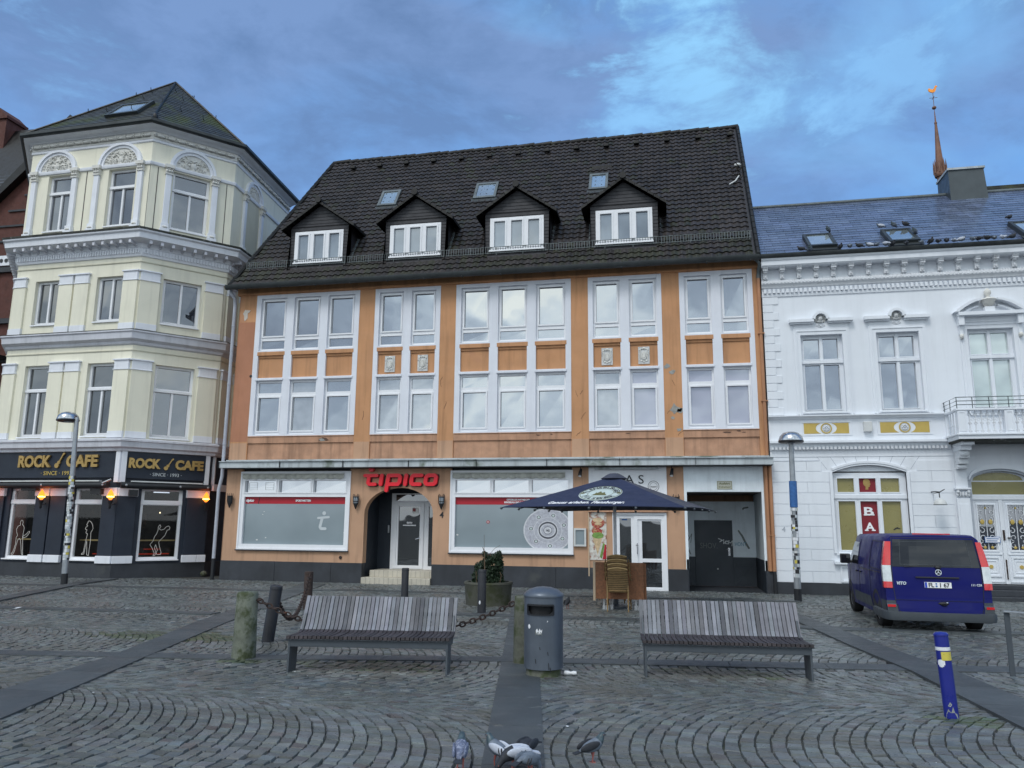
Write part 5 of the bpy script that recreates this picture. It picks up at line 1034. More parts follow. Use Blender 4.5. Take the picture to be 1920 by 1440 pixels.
# first floor windows
for k, (a, c) in enumerate(WU):
    m_ = (a+c)/2; b = MB(F); st = .20
    b.plate(a-.19, c+.19, 4.80, 7.32, [(a, c, 4.80, 7.12)], 0, .035); b.ring(a-.13, c+.13, 4.70, 7.25, .03, .03, .055)
    b.box(a-.05, c+.05, 4.82, 4.87, -.1, .08)
    if k != 2: b.box(a-.17, c+.17, 7.26, 7.46, 0, .03)
    b.build('window_surround', 'white', WBd, bevel=.006)
    if k != 2:
        b = MB(F); zc = 7.56; b.box(a-.30, m_-.19, 7.48, 7.58, 0, .17); b.box(m_+.19, c+.30, 7.48, 7.58, 0, .17); b.box(a-.26, m_-.20, 7.44, 7.48, 0, .12); b.box(m_+.20, c+.26, 7.44, 7.48, 0, .12)
        b.arcband(m_, 7.56, .15, .235, -.05, math.pi+.05, 0, .17, 16); b.build('window_hood', 'white', WBd, bevel=.006)
        h_ = MB(F).disc(m_, 7.575, .15, 0, .02, 20).build('niche', 'stone_orn', WBd); MB(F).ell((m_, 7.58, .05), (.075, .095, .07), 12, 8).ell((m_, 7.50, .04), (.11, .05, .05), 10, 6).ell((m_, 7.63, .04), (.085, .05, .06), 10, 6).ell((m_, 7.57, .12), (.014, .02, .014), 6, 4).build('portrait_head', 'relief', h_, smooth=60)
        b = MB(F); b.tube([(m_-.12, 7.38, .035), (m_-.06, 7.42, .04), (m_, 7.36, .04), (m_+.06, 7.42, .04), (m_+.12, 7.38, .035), (m_, 7.33, .04), (m_-.12, 7.38, .035)], .012, 5); b.build('scroll', 'white_orn', WBd)
    else:
        b = MB(F); b.box(a-.24, c+.24, 7.46, 7.56, 0, .26); b.box(a-.20, c+.20, 7.30, 7.46, 0, .05)
        for s in (-1, 1):
            P = [(m_+s*x, z) for x, z in ((.80, 7.57), (.66, 7.68), (.50, 7.78), (.34, 7.85), (.20, 7.88), (.20, 7.95), (.36, 7.93), (.54, 7.86), (.74, 7.73), (.92, 7.57))]; b.prism(P, 0, .24)
            b.prism([(m_+s*x, z) for x, z in ((.70, 7.57), (.52, 7.68), (.34, 7.75), (.24, 7.77), (.24, 7.73), (.40, 7.68), (.56, 7.58))], 0, .12)
            b.box(m_+s*.74-.07, m_+s*.74+.07, 7.20, 7.46, 0, .20); b.box(m_+s*.74-.05, m_+s*.74+.05, 6.95, 7.20, 0, .10)
        b.box(m_-.13, m_+.13, 7.56, 7.70, 0, .2); b.build('pediment', 'white', WBd, bevel=.008)
        b = MB(F); 
        for s in (-1, 1): b.ell((m_+s*.74, 6.90, .08), (.06, .08, .07), 10, 6)
        b.T = lambda x, y, z: Vector((x, 23-.12+y, z)); b.lathe([(.06, 7.70), (.13, 7.76), (.16, 7.84), (.20, 7.90), (.18, 7.93), (.06, 7.97), (.05, 8.02), (.09, 8.08), (.09, 8.15), (.04, 8.22), (.01, 8.24)], (m_, 0, 0), 16); b.build('urn', 'stone_orn', WBd, smooth=45)
    mid = m_; pn = [(a+.09, mid-.045, 6.42, 7.02), (mid+.045, c-.11, 6.42, 7.02), (a+.09, mid-.045, 4.95, 6.25), (mid+.045, c-.11, 4.95, 6.25)]
    b = MB(F); b.plate(a, c, 4.87, 7.12, pn, -.24, -.12)
    for q_ in pn: b.ring(q_[0]-.02, q_[1]+.02, q_[2]-.02, q_[3]+.02, .02, -.12, -.105)
    b.box(a, c, 6.29, 6.38, -.15, -.07); b.box(mid-.03, mid+.03, 4.9, 7.1, -.15, -.095)
    w_ = b.build('window', 'white', WBd, bevel=.004); b = MB(F)
    for q_ in pn: e = [random.uniform(-.004, .004) for _ in range(4)]; b.quad((q_[0], q_[2], -.19+e[0]), (q_[1], q_[2], -.19+e[1]), (q_[1], q_[3], -.19+e[2]), (q_[0], q_[3], -.19+e[3]))
    b.build('pane', 'gcurtain' if k == 2 else 'gpanel', w_, recalc=False)
# arched ground floor windows with banner
for k, (a, c) in enumerate(AW):
    m_ = (a+c)/2; hw = (c-a)/2; arc = lambda x: 3.16+.20*(1-((x-m_)/hw)**2)
    b = MB(F); n = 16
    for s in (0,):
        P = [(a-.001, 3.37)]+[(a+(c-a)*i/n, arc(a+(c-a)*i/n)) for i in range(n+1)]+[(c+.001, 3.37)]; b.prism(P, -.28, -.016)
    P = [(a+(c-a)*i/n, arc(a+(c-a)*i/n)) for i in range(n+1)]
    for i in range(n):
        (x0, z0), (x1, z1) = P[i], P[i+1]
        for h0, h1, d in ((.0, .05, .03), (.05, .12, .05)): b.add([(x0, z0+h0, -.1), (x1, z1+h0, -.1), (x1, z1+h1, -.1), (x0, z0+h1, -.1), (x0, z0+h0, d), (x1, z1+h0, d), (x1, z1+h1, d), (x0, z0+h1, d)], [(4, 5, 6, 7), (3, 2, 6, 7), (0, 1, 5, 4)])
    b.box(a-.08, a-.0, .95, 3.17, -.1, .03); b.box(c, c+.08, .95, 3.17, -.1, .03); b.box(a-.1, c+.1, .66, .74, -.1, .12); b.ring(a+.05, c-.05, .18, .62, .05, -.03, .02); b.box(a-.02, c+.02, .90, .96, -.2, .05)
    b.build('arch_surround', 'white', WBd, bevel=.005)
    x1, x2 = a+(5.01-4.42), a+(5.10-4.42); x3, x4 = a+(5.58-4.42), a+(5.67-4.42)
    cols = [(a+.13, x1-.02), (x2+.02, x3-.02), (x4+.01, c-.17)]
    pn = [(p, q_, 1.04, 2.37) for p, q_ in cols]+[(p, q_, 2.62, 3.0) for p, q_ in cols]
    b = MB(F); b.plate(a, c, .95, 3.19, pn, -.22, -.10); b.box(a, c, 2.44, 2.55, -.12, -.06)
    P = [(a, 3.185)]+[(a+(c-a)*i/n, arc(a+(c-a)*i/n)) for i in range(n+1)]+[(c, 3.185)]; b.prism(P, -.22, -.10)
    for p in pn: b.ring(p[0]-.025, p[1]+.025, p[2]-.025, p[3]+.025, .025, -.10, -.085)
    w_ = b.build('arched_window', 'white', WBd, bevel=.004); b = MB(F)
    for i, q_ in enumerate(pn):
        if i % 3 != 1: b.box(*q_, -.18, -.16)
    b.build('pane', 'yellowfilm', w_)
    if k == 0:
        b = MB(F); q_ = pn[1]; b.box(q_[0], q_[1], q_[2], q_[3], -.18, -.158); q_ = pn[4]; b.box(q_[0], q_[1], q_[2], q_[3]-.0, -.18, -.158); b.build('banner', 'crimson', w_)
        for ch, z in (('B', 1.99), ('A', 1.57), ('R', 1.15)): text(F, ch, (cols[1][0]+cols[1][1])/2, z, -.155, .31, 'bann_w', 'banner_letter', w_, bold=.008, wid=.25)
        for z in (1.985, 1.565, 1.145): MB(F).box((cols[1][0]+cols[1][1])/2-.14, (cols[1][0]+cols[1][1])/2-.04, z, z+.03, -.156, -.153).box((cols[1][0]+cols[1][1])/2+.04, (cols[1][0]+cols[1][1])/2+.14, z, z+.03, -.156, -.1535).build('letter_serif', 'bann_w', w_)
        hx = 5.34; b = MB(F); b.prism([(hx-.10, 2.88), (hx-.09, 2.95), (hx-.04, 2.985), (hx+.04, 2.98), (hx+.08, 2.93), (hx+.075, 2.88), (hx+.10, 2.84), (hx+.075, 2.82), (hx+.07, 2.77), (hx+.03, 2.755), (hx+.03, 2.69), (hx-.05, 2.69), (hx-.04, 2.77), (hx-.09, 2.82)], -.158, -.148); b.build('gold_head_emblem', 'goldleaf', w_, bevel=.004)
        b = MB(F); stroke(b, [(5.95, 1.60), (6.05, 1.66), (5.98, 1.63)], .03, -.16, -.156); stroke(b, [(6.0, 1.64), (6.10, 1.63)], .03, -.16, -.1565); b.build('window_smudge', 'black', w_)
# entrance
a, c = DR; m_ = (a+c)/2; hw = (c-a)/2; arc = lambda x: 2.92+.32*math.sqrt(max(0, 1-((x-m_)/hw)**2)); n = 20
b = MB(F); P = [(a-.001, 3.26)]+[(a+(c-a)*i/n, arc(a+(c-a)*i/n)) for i in range(n+1)]+[(c+.001, 3.26)]; b.prism(P, -.28, -.016)
P = [(a+(c-a)*i/n, arc(a+(c-a)*i/n)) for i in range(n+1)]
for i in range(n):
    (x0, z0), (x1, z1) = P[i], P[i+1]; b.add([(x0, z0, -.1), (x1, z1, -.1), (x1, z1+.09, -.1), (x0, z0+.09, -.1), (x0, z0, .05), (x1, z1, .05), (x1, z1+.09, .05), (x0, z0+.09, .05)], [(4, 5, 6, 7), (3, 2, 6, 7), (0, 1, 5, 4)])
b.build('door_arch', 'white', WBd); b = MB(F); b.box(a-.02, a+.05, .2, 2.95, -.28, .0); b.box(c-.05, c+.02, .2, 2.95, -.28, 0)
for i in range(n):
    (x0, z0), (x1, z1) = P[i], P[i+1]; b.add([(x0, z0-.06, -.28), (x1, z1-.06, -.28), (x1, z1-.001, -.28), (x0, z0-.001, -.28), (x0, z0-.06, -.01), (x1, z1-.06, -.01), (x1, z1-.001, -.01), (x0, z0-.001, -.01)], [(4, 5, 6, 7), (0, 1, 5, 4)])
b.build('door_reveal', 'shade_grey', WBd)
b = MB(F)
for s in (-1, 1):
    u = m_+s*.955; b.box(u-.16, u+.16, .22, 2.45, 0, .07); b.box(u-.18, u+.18, .15, .35, 0, .09); b.box(u-.11, u+.11, .5, 2.3, .07, .085); b.box(u-.19, u+.19, 2.68, 2.73, 0, .14); b.box(u-.15, u+.15, 2.73, 3.25, 0, .05)
    b.box(u-.15, u+.15, 3.82, 3.94, 0, .80); b.box(u-.13, u+.13, 3.70, 3.82, 0, .62)
b.parts('door_pilaster', 'white', WBd, bevel=.008)
b = MB(F)
for s in (-1, 1):
    u = m_+s*.955
    for k in range(-2, 3): b.ell((u+k*.07, 2.56, .08), (.035, .08, .03), 7, 5)
    for k in (-1, 1): b.ell((u+k*.13, 2.62, .11), (.045, .045, .04), 8, 5)
    b.T = lambda x, z, d: F(x, z, d); b.prism([(0, 0)]*0+[(u-.001, 0)]*0, 0, 0) if False else None
    for z0, z1, d in ((3.50, 3.70, .46), (3.35, 3.50, .34), (3.22, 3.35, .22)): b.box(u-.12, u+.12, z0, z1, 0, d)
    b.ell((u, 3.62, .46), (.13, .09, .08), 12, 8); b.ell((u, 3.28, .22), (.13, .07, .07), 12, 8)
b.parts('console', 'white_orn', WBd, bevel=.01)
b = MB(F); lv = [(a+.10, m_-.06), (m_+.06, c-.10)]; pn = [(p+.10, q_-.10, 1.08, 2.28) for p, q_ in lv]; pn_f = [(a+.12, c-.12, 2.56, 2.90)]
b.plate(a+.02, c-.02, .22, 2.93, pn+pn_f, -.26, -.16); b.box(a+.02, c-.02, 2.42, 2.52, -.2, -.11); b.box(m_-.05, m_+.05, .22, 2.42, -.2, -.12)
for p, q_ in lv: b.ring(p, q_, .26, 2.40, .03, -.16, -.14); b.ring(p+.07, q_-.07, 1.05, 2.31, .03, -.16, -.13); b.ring(p+.08, q_-.08, .40, .92, .04, -.16, -.13); b.ring(p+.16, q_-.16, .50, .82, .02, -.16, -.145); b.box(p, q_, .97, 1.02, -.16, -.13)
b.prism([(a+.02, 2.931), (c-.02, 2.931)]+[(x, z-.06) for x, z in reversed(P[1:-1])], -.26, -.17)
dr = b.build('entrance_door', 'white', WBd, bevel=.004)
MB(F).box(a+.12, c-.12, 2.56, 2.90, -.2, -.165).prism([(a+.14, 2.901), (c-.14, 2.901)]+[(m_+(x-m_)*.84, 2.90+(z-2.92)*.78) for x, z in reversed(P[1:-1])], -.2, -.1655).build('fanlight', 'yellowfilm', dr)
b = MB(F)
for q_ in pn: b.box(*q_, -.24, -.20)
b.build('pane', 'gcream', dr); b = MB(F); gd_ = MB(F)
for q_ in pn:
    mm = (q_[0]+q_[1])/2
    def sc(pts, r=.010):
        for s in (-1, 1): b.tube([(mm+s*x, z, -.185) for x, z in pts], r, 5)
    spiral = lambda cx, cz, r, t0, t1: [(cx+r*(1-.7*i/14)*math.cos(t0+(t1-t0)*i/14), cz+r*(1-.7*i/14)*math.sin(t0+(t1-t0)*i/14)) for i in range(15)]
    for cx, cz, r, t0, t1 in ((.12, 2.08, .085, -1.6, 4), (.10, 1.88, .07, 1.6, -4), (.13, 1.60, .08, 1.5, 7), (.10, 1.42, .09, -1.5, 4), (.12, 1.22, .08, 1.6, -4), (.06, 2.20, .05, 0, 5), (.19, 1.75, .05, 0, 5)): sc(spiral(cx, cz, r, t0, t1))
    b.tube([(mm, 1.1, -.185), (mm, 2.27, -.185)], .012, 5); b.ring(q_[0], q_[1], q_[2], q_[3], .02, -.2, -.18)
    for s in (-1, 1): gd_.ell((mm+s*.10, 1.83, -.18), (.055, .07, .02), 10, 6); gd_.ell((mm+s*.09, 1.16, -.18), (.04, .04, .02), 8, 5)
    gd_.ell((mm, 2.2, -.18), (.02, .03, .02), 8, 5); gd_.disc(mm, .66, .05, -.16, -.14, 12)
b.build('grille', 'white_orn', dr); gd_.parts('gold_boss', 'gold', dr); MB(F).box(m_-.02, m_+.02, 1.35, 1.62, -.12, -.08).box(m_+.10, m_+.16, 1.40, 1.43, -.16, -.08).box(m_-.02, m_+.01, .34, .85, -.12, -.10).build('handle', 'rust', dr)
MB(F).box(a+.30, a+.68, 1.28, 1.44, -.13, -.12).build('door_plate', 'stick_b', dr); MB(F).box(a+.315, a+.665, 1.295, 1.425, -.12, -.117).build('door_plate_face', 'bann_w', dr)
text(F, 'ZU VERMIETEN', a+.49, 1.37, -.114, .05, 'stick_b', 'plate_lettering', dr, wid=.3, depth=.003) if False else MB(F).box(a+.34, a+.64, 1.375, 1.40, -.117, -.115).box(a+.34, a+.60, 1.32, 1.345, -.117, -.115).build('plate_lines', 'stick_b', dr)
b = MB(F); b.box(7.45, 9.85, -.35, -.06, -.05, .75); b.box(7.5, 9.8, -.06, .09, -.05, .45); b.box(7.55, 9.75, .09, .20, -.2, .18); b.build('entrance_step', 'plinth', WBd, bevel=.012)
# balcony
b = MB(F); b.box(7.40, 9.90, 3.95, 4.05, 0, 1.0); b.box(7.36, 9.94, 4.05, 4.10, 0, 1.04)
for u in (7.42, 9.66, 8.54): b.box(u, u+.22, 4.10, 4.72, .80, 1.0); b.ring(u+.03, u+.19, 4.15, 4.66, .02, 1.0, 1.012)
b.box(7.38, 9.92, 4.70, 4.75, .80, 1.02); b.box(7.40, 7.52, 4.70, 4.75, 0, .8); b.box(9.78, 9.90, 4.70, 4.75, 0, .8); b.box(7.42, 7.5, 4.1, 4.72, .0, .1)
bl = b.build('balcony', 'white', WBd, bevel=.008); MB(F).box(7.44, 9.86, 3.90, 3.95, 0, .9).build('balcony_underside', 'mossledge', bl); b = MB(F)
for u0, u1 in ((7.66, 8.52), (8.78, 9.64)):
    n = 6
    for i in range(n):
        u = u0+(i+.5)*(u1-u0)/n; b.box(u-.012, u+.012, 4.1, 4.70, .88, .91)
        for z in (4.17, 4.38): 
            for s in (-1, 0, 1): b.ell((u+s*.03, z+.02*(1-abs(s)), .90), (.018, .035, .015), 6, 4)
            b.ell((u, z-.04, .90), (.03, .02, .015), 6, 4)
        b.arcband(u, 4.60, .035, .05, 0, 2*math.pi, .89, .905, 12); b.arcband(u+.07, 4.47, .03, .042, 0, 2*math.pi, .89, .905, 10)
for i in range(4):
    d = .16+i*.19
    for uu in (7.46, 9.84): b.box(uu-.012, uu+.012, 4.1, 4.7, d-.01, d+.012); b.ell((uu, 4.35, d), (.015, .05, .035), 6, 4)
b.build('balustrade', 'white_orn', bl); b = MB(F)
for z in (4.85, 4.95, 5.05):
    b.tube([(7.42, z, 0), (7.42, z, 1.0), (9.9, z, 1.0), (9.9, z, 0)], .011, 6)
for u in (7.42, 7.8, 8.2, 8.66, 9.1, 9.5, 9.9): b.tube([(u, 4.74, 1.0), (u, 5.05, 1.0)], .012, 6)
for d in (.05, .5): b.tube([(7.42, 4.74, d), (7.42, 5.05, d)], .012, 6); b.tube([(9.9, 4.74, d), (9.9, 5.05, d)], .012, 6)
b.build('iron_railing', 'zinc', bl); MB(F).box(5.31, 5.53, 4.28, 4.56, 0, .14).build('junction_box', 'boxm', WBd, bevel=.015)
b = MB(F); b.tube([(2.8, 3.49, .01), (3.55, 3.49, .015), (4.1, 3.49, .01)], .006, 5); b.build('wall_cable', 'shade_grey', WBd); text(F, '4', 3.05, 1.52, .006, .2, 'shade_grey', 'pencilled_mark', WBd)
# roof
E3 = Vector((2.72, 22.72, 9.47)); R3 = Vector((2.72, 26.87, 12.70)); V3 = (R3-E3); H3 = V3.length; V3.normalize(); W3 = XR-2.72+.2
MB().quad(tuple(E3), tuple(E3+Ux*W3), tuple(R3+Ux*W3), tuple(R3)).quad(tuple(R3), tuple(R3+Ux*W3), (XR+.2, 31, 9.4), (2.72, 31, 9.4)).quad(tuple(E3+Ux*W3), tuple(R3+Ux*W3), (XR+.2, 31, 9.4)).build('roof_deck', 'slate', WBd)
slates('roof', E3, Ux, V3, W3, H3, lambda v: (0, W3), 'slate_blue', WBd, .52, .235, .011)
MB().tube([(2.8, 26.87, 12.72), (XR, 26.87, 12.72)], .07, 8).build('ridge', 'zinc', WBd, smooth=60)
MB().prism([(10.3, 27.4), (XR, 27.4), (XR, 29), (10.3, 29)], 11, 13.15).build('rear_roof', 'slate_moss', WBd)
MB().sweep([(2.72, 22.72), (XR, 22.72)], [(-.04, 9.50), (-.04, 9.43), (.0, 9.39), (.06, 9.385), (.11, 9.42), (.12, 9.52), (.105, 9.52), (.095, 9.44), (.05, 9.41)]).build('gutter', 'gutter_dark', WBd, smooth=60)
for a, c in ((4.17, 4.98), (6.40, 7.22), (9.88, 10.7)): rooflight(WBd, a, c, .38, 1.52, E3, V3, 'groof', 'gutter_dark', .14)
b = MB(); b.add([(9.32, 26.35, 12.0), (10.46, 26.35, 12.0), (10.46, 27.5, 12.0), (9.32, 27.5, 12.0), (9.34, 26.45, 13.40), (10.42, 26.45, 13.40), (10.42, 27.5, 13.40), (9.34, 27.5, 13.40)], [(0, 1, 5, 4), (1, 2, 6, 5), (2, 3, 7, 6), (3, 0, 4, 7), (4, 5, 6, 7)]); bx = b.build('roof_lift_housing', mat('housing_zinc', (.065, .078, .085), .45, .15, 2, 0, metal=.3), WBd)
MB().box(9.31, 10.45, 26.40, 27.55, 13.40, 13.47).build('housing_cap', 'aw', bx); b = MB(); b.box(9.50, 9.51, 25.29, 25.5, 11.5, 13.0); b.box(9.9, 9.91, 25.29, 25.5, 11.5, 13.0)
# ------------------------------------------------------------------ church spire far behind
SP = thing('church_spire', 'slender reddish brown church spire with golden weathercock rising behind the white house roof', 'church spire', (31.0, 90, -1))
b = MB(); b.lathe([(1.4, -1), (1.4, 30), (.75, 34), (.48, 36), (.42, 41.0)], (31.0, 90, 0), 8); b.lathe([(.60, 41.0), (.68, 41.2), (.68, 41.5), (.5, 41.6)], (31.0, 90, 0), 8); b.build('tower', 'copper', SP)
MB().lathe([(.52, 41.5), (.34, 44), (.13, 47.5), (.16, 47.55), (.16, 47.7), (.09, 47.8), (.05, 48.9), (.02, 49.3)], (31.0, 90, 0), 8).build('spire', 'copper', SP); b = MB()
for k in range(8):
    t = k*math.pi/4+.39; x, y = 31+.62*math.cos(t), 90+.62*math.sin(t); b.lathe([(.10, 41.4), (.10, 42.2), (.01, 43.1)], (x, y, 0), 5); b.lathe([(.03, 0), (.01, .4)], (31+.7*math.cos(t+.39), 90+.7*math.sin(t+.39), 42.3), 4)
b.parts('pinnacle', 'copper', SP); wc = MB().ell((31.0, 90, 49.55), (.24, .24, .2), 12, 8).tube([(31, 90, 49.3), (31.02, 90, 51.5)], .035, 5).tube([(30.6, 90, 50.8), (31.45, 90, 50.8)], .03, 5).tube([(31, 89.6, 50.8), (31, 90.4, 50.8)], .03, 5).build('cross_rod', 'copper', SP)
b = MB(Fr((31, 90), 0)); b.prism([(-.48, 51.9), (-.40, 51.62), (-.1, 51.45), (.2, 51.5), (.36, 51.75), (.40, 52.1), (.55, 52.15), (.40, 52.35), (.25, 52.2), (.16, 51.95), (0, 51.85), (-.2, 51.9), (-.35, 52.05)], -.05, .05); b.build('weathercock', 'goldrooster', SP)
# roof corner debris on the orange house
cc = E0+Ux*(14.42+2.5)+Vv*4.7; b = MB()
for i in range(14): p = cc+Vector((random.uniform(-.25, .12), 0, 0))+Vv*random.uniform(-.5, .5)+Nn*random.uniform(.05, .16); b.tube([tuple(p), tuple(p+Vector((random.uniform(-.1, .1), -.05, random.uniform(-.08, .12))))], .02, 4)
b.build('verge_weeds', 'soil', OB); b = MB(); p = cc+Vv*-.85+Ux*-.35+Nn*.08; b.tube([tuple(p), tuple(p+Ux*.2+Vv*.18), tuple(p+Ux*.35+Vv*.5)], .025, 5); b.ell(tuple(cc+Vv*.3+Nn*.1), (.12, .06, .06), 7, 5); b.build('mortar_splash', 'boxm', OB)

# ================================================================== street furniture
# --- benches
def bench(seed, label, loc, rz):
    rd = random.Random(seed); t = thing('park_bench', label, 'bench', (0, 0, 0), 'slatted benches on the square'); L_ = 1.90; n = 37
    prof = [(-.30, .435), (-.05, .425), (.14, .425), (.20, .445), (.25, .50), (.42, .82)]   # y, z along a slat
    def slats(name, i0, i1, m):
        b = MB()
        for k in range(n):
            x0 = -L_/2+k*L_/n+.004; x1 = x0+L_/n-.010+rd.uniform(-.002, .002); g_ = rd.choice([.45, .65, .8, .9, 1.0, 1.1, 1.25]) if name == 'backrest' else rd.uniform(.7, 1.2); tn = (g_*rd.uniform(.97, 1.05), g_, g_*rd.uniform(.99, 1.06)) if name == 'backrest' else (g_*1.05, g_*.97, g_); dz = rd.uniform(-.003, .003)
            P = prof[i0:i1]; vs = []
            for j, (y, z) in enumerate(P):
                a = P[max(0, j-1)]; c = P[min(len(P)-1, j+1)]; ty, tz = c[0]-a[0], c[1]-a[1]; l = math.hypot(ty, tz); ny, nz_ = -tz/l, ty/l
                for x, s in ((x0, .0), (x1, .0), (x1, -.034), (x0, -.034)): vs.append((x, y+ny*(s+dz), z+nz_*(s+dz)))
            q = len(P); fs = [(4*j+a, 4*j+(a+1) % 4, 4*j+4+(a+1) % 4, 4*j+4+a) for j in range(q-1) for a in range(4)]+[(0, 1, 2, 3), tuple(4*(q-1)+a for a in range(4))]
            b.add(vs, fs, tn)
        return b.build(name, m, t, tint=True)
    slats('seat', 0, 4, 'wood_end'); slats('backrest', 3, 6, 'wood')  # seat slats in a darker, browner tone than the backrest
    for s in (-1, 1):
        b = MB(lambda y, z, x, s=s: Vector((s*(L_/2-.035)+x, y, z))); b.prism([(-.29, -.02), (-.27, .40), (.16, .39), (.30, .62), (.33, .60), (.20, .34), (.02, .30), (-.02, -.02)] if s < 0 or True else [], -.012, .012)
        b.box(-.29, -.01, -.02, .0, -.05, .05); b.build('leg', 'benchmetal', t, bevel=.004)
    b = MB(); b.box(-L_/2+.02, L_/2-.02, -.27, -.22, .31, .395); b.box(-L_/2+.02, L_/2-.02, .10, .15, .31, .385); b.box(-L_/2+.0, L_/2-.0, -.295, -.28, .388, .398); b.box(-L_/2+.02, L_/2-.02, .375, .40, .60, .64); b.build('frame_rail', 'benchmetal', t, bevel=.004)
    t.location = loc; t.rotation_euler = (0, 0, rz); return t
bench(3, 'left wooden slatted bench, in front of the mossy stone post and chain', (-3.50, 9.0, -.085), R(8.5))
bench(4, 'right wooden slatted bench, standing between the grey bin and the leaning blue bollard', (.55, 9.72, -.092), R(5.5))
# --- litter bin
t = thing('litter_bin', 'round grey steel litter bin with domed lid and slot opening between the two benches', 'litter bin', (-1.49, 9.18, -.073)); c_ = (-1.49, 9.18, -.073)
b = MB(); seg = 48; r = .225; hs = (.72, .84); vs = []; 
def cyl(name, m, parent, r, z0, z1, c=c_, seg=48, cut=None, smooth=40, thick=.006):
    b = MB(); zs_ = sorted({z0, z1, *([cut[2], cut[3]] if cut else [])})
    for j in range(len(zs_)-1):
        for i in range(seg):
            t0, t1 = 2*math.pi*i/seg, 2*math.pi*(i+1)/seg; m_ = (t0+t1)/2
            if cut and cut[0] < m_ < cut[1] and zs_[j] >= cut[2]-1e-6 and zs_[j+1] <= cut[3]+1e-6: continue
            q = [(c[0]+rr*math.cos(a), c[1]+rr*math.sin(a), c[2]+z) for rr in (r, r-thick) for a in (t0, t1) for z in (zs_[j], zs_[j+1])]; b.add(q, [(0, 2, 3, 1), (4, 6, 7, 5), (0, 2, 6, 4), (1, 3, 7, 5), (0, 1, 5, 4), (2, 3, 7, 6)])
    return b.build(name, m, parent, smooth=smooth)
a0 = R(-90-2); cyl('body', 'binm', t, .225, .10, .90, cut=(2*math.pi+a0-R(40), 2*math.pi+a0+R(40), .70, .80))
MB().lathe([(.218, 0), (.20, .03), (.20, .09), (.15, .10)], c_, 36).build('base', 'granite', t, smooth=40); MB().lathe([(.185, .04), (.19, .89)], c_, 30).build('liner', 'void', t, smooth=40)
b = MB(); b.lathe([(.232, .885), (.235, .90), (.225, .925), (.17, .965), (.09, .99), (.0, 1.0)], c_, 40); b.build('lid', 'binm', t, smooth=40)
T = lambda a, z, d: Vector((c_[0]+(.226+d)*math.cos(a0+a/.225), c_[1]+(.226+d)*math.sin(a0+a/.225), c_[2]+z))
b = MB(T); hw = .155; P = []
for i in range(24):
    a, q = -hw+2*hw*i/24, -hw+2*hw*(i+1)/24
    for z0, z1 in ((.69, .705), (.795, .815)): b.box(a, q, z0, z1, -.012, .010)
for s in (-1, 1): b.prism([(s*hw, .69), (s*(hw+.012), .70), (s*(hw+.012), .80), (s*hw, .815)], -.012, .010); b.prism([(s*hw, .70), (s*(hw-.04), .70), (s*hw, .74)], -.012, .004)
b.build('slot_rim', 'black', t); b = MB(T); b.ell((-.135, .565, .002), (.018, .025, .002), 10, 4); b.prism([(-.045, .53), (-.04, .49), (.02, .485), (.03, .545), (.015, .525), (.0, .55), (-.015, .52), (-.03, .55)], 0, .003); b.prism([(.08, .62), (.09, .64), (.095, .625)], 0, .003); b.build('torn_sticker', 'stick_w', t)
b = MB(T)
for a, z, l in ((-.05, .22, .05), (.09, .30, .04), (.10, .18, .07), (.0, .35, .03), (.12, .13, .05)): stroke(b, [(a, z), (a+.006, z-l)], .008, 0, .0015, False)
b.parts('scratch', 'black', t)
text(T, 'MA', -.01, .475, .003, .06, 'ink_g', 'sticker_lettering', t, depth=.002)
# --- stone posts, iron posts, chains
def post(name, lab, cat, x, y, h, r, m, grp=None, rim=None, lean=(0, 0), seg=24, top=None):
    z = gz(x, y); o_ = MB(); Z = Vector((0, 0, 0)); prof = [(r*1.03, -.05), (r*1.03, .05), (r, .12), (r*.99, h*.6), (r*.97, h-.02), (r*.90, h), (.001, h+.004)]
    b = MB(); b.lathe(prof, (x, y, z), seg, cap=False); return b, prof
def stone_post(lab, x, y, h, r, m):
    t = thing('stone_post', lab, 'stone post', (x, y, gz(x, y)), 'granite chain posts'); b = MB(); prof = [(r*1.04, -.05), (r*1.05, .06), (r*1.0, .2), (r*.97, h*.6), (r*.93, h-.03), (r*.86, h), (.001, h+.006)]
    b.lathe(prof, (x, y, gz(x, y)), 22, cap=False)
    rd = random.Random(int(x*10)); b.v = [v+Vector((rd.uniform(-.006, .006), rd.uniform(-.006, .006), rd.uniform(-.004, .004))) for v in b.v]; b.build('shaft', m, t, smooth=70)
    MB().tube([(x+r*.7, y, gz(x, y)+h-.10), (x+r+.05, y, gz(x, y)+h-.10)], .014, 6).build('chain_eye', 'rust', t); return t
stone_post('thick mossy stone post left of the left bench', -5.345, 9.32, .83, .142, 'granite_pale'); stone_post('mossy stone post half hidden behind the left side of the litter bin', -1.87, 9.89, .83, .115, 'granite')
def iron_post(lab, x, y, h, r, m='blackpost', lean=(0, 0)):
    t = thing('iron_post', lab, 'post', (x, y, gz(x, y)), 'iron posts'); b = MB(); b.lathe([(r, -.06), (r, h-.01), (r*.95, h), (r*.8, h+.004), (.001, h+.006)], (x, y, gz(x, y)), 20, cap=False); b.build('shaft', m, t, smooth=40)
    b = MB(); b.lathe([(r+.004, h-.05), (r+.004, h-.035)], (x, y, gz(x, y)), 20); b.build('collar', m, t, smooth=40); t.rotation_euler = (lean[0], lean[1], 0); return t
iron_post('black iron post leaning to the right beside the mossy stone post', -5.80, 10.75, .82, .088, lean=(R(3), R(8)))
iron_post('rusty iron post with a chain on its top, behind the left bench', -7.27, 15.0, .78, .088, 'rust')
iron_post('black iron post behind the left bench, in front of the arched entrance steps', -5.56, 16.0, .84, .075); t = iron_post('black iron post in front of the round plant tub', -3.79, 15.6, .86, .085)
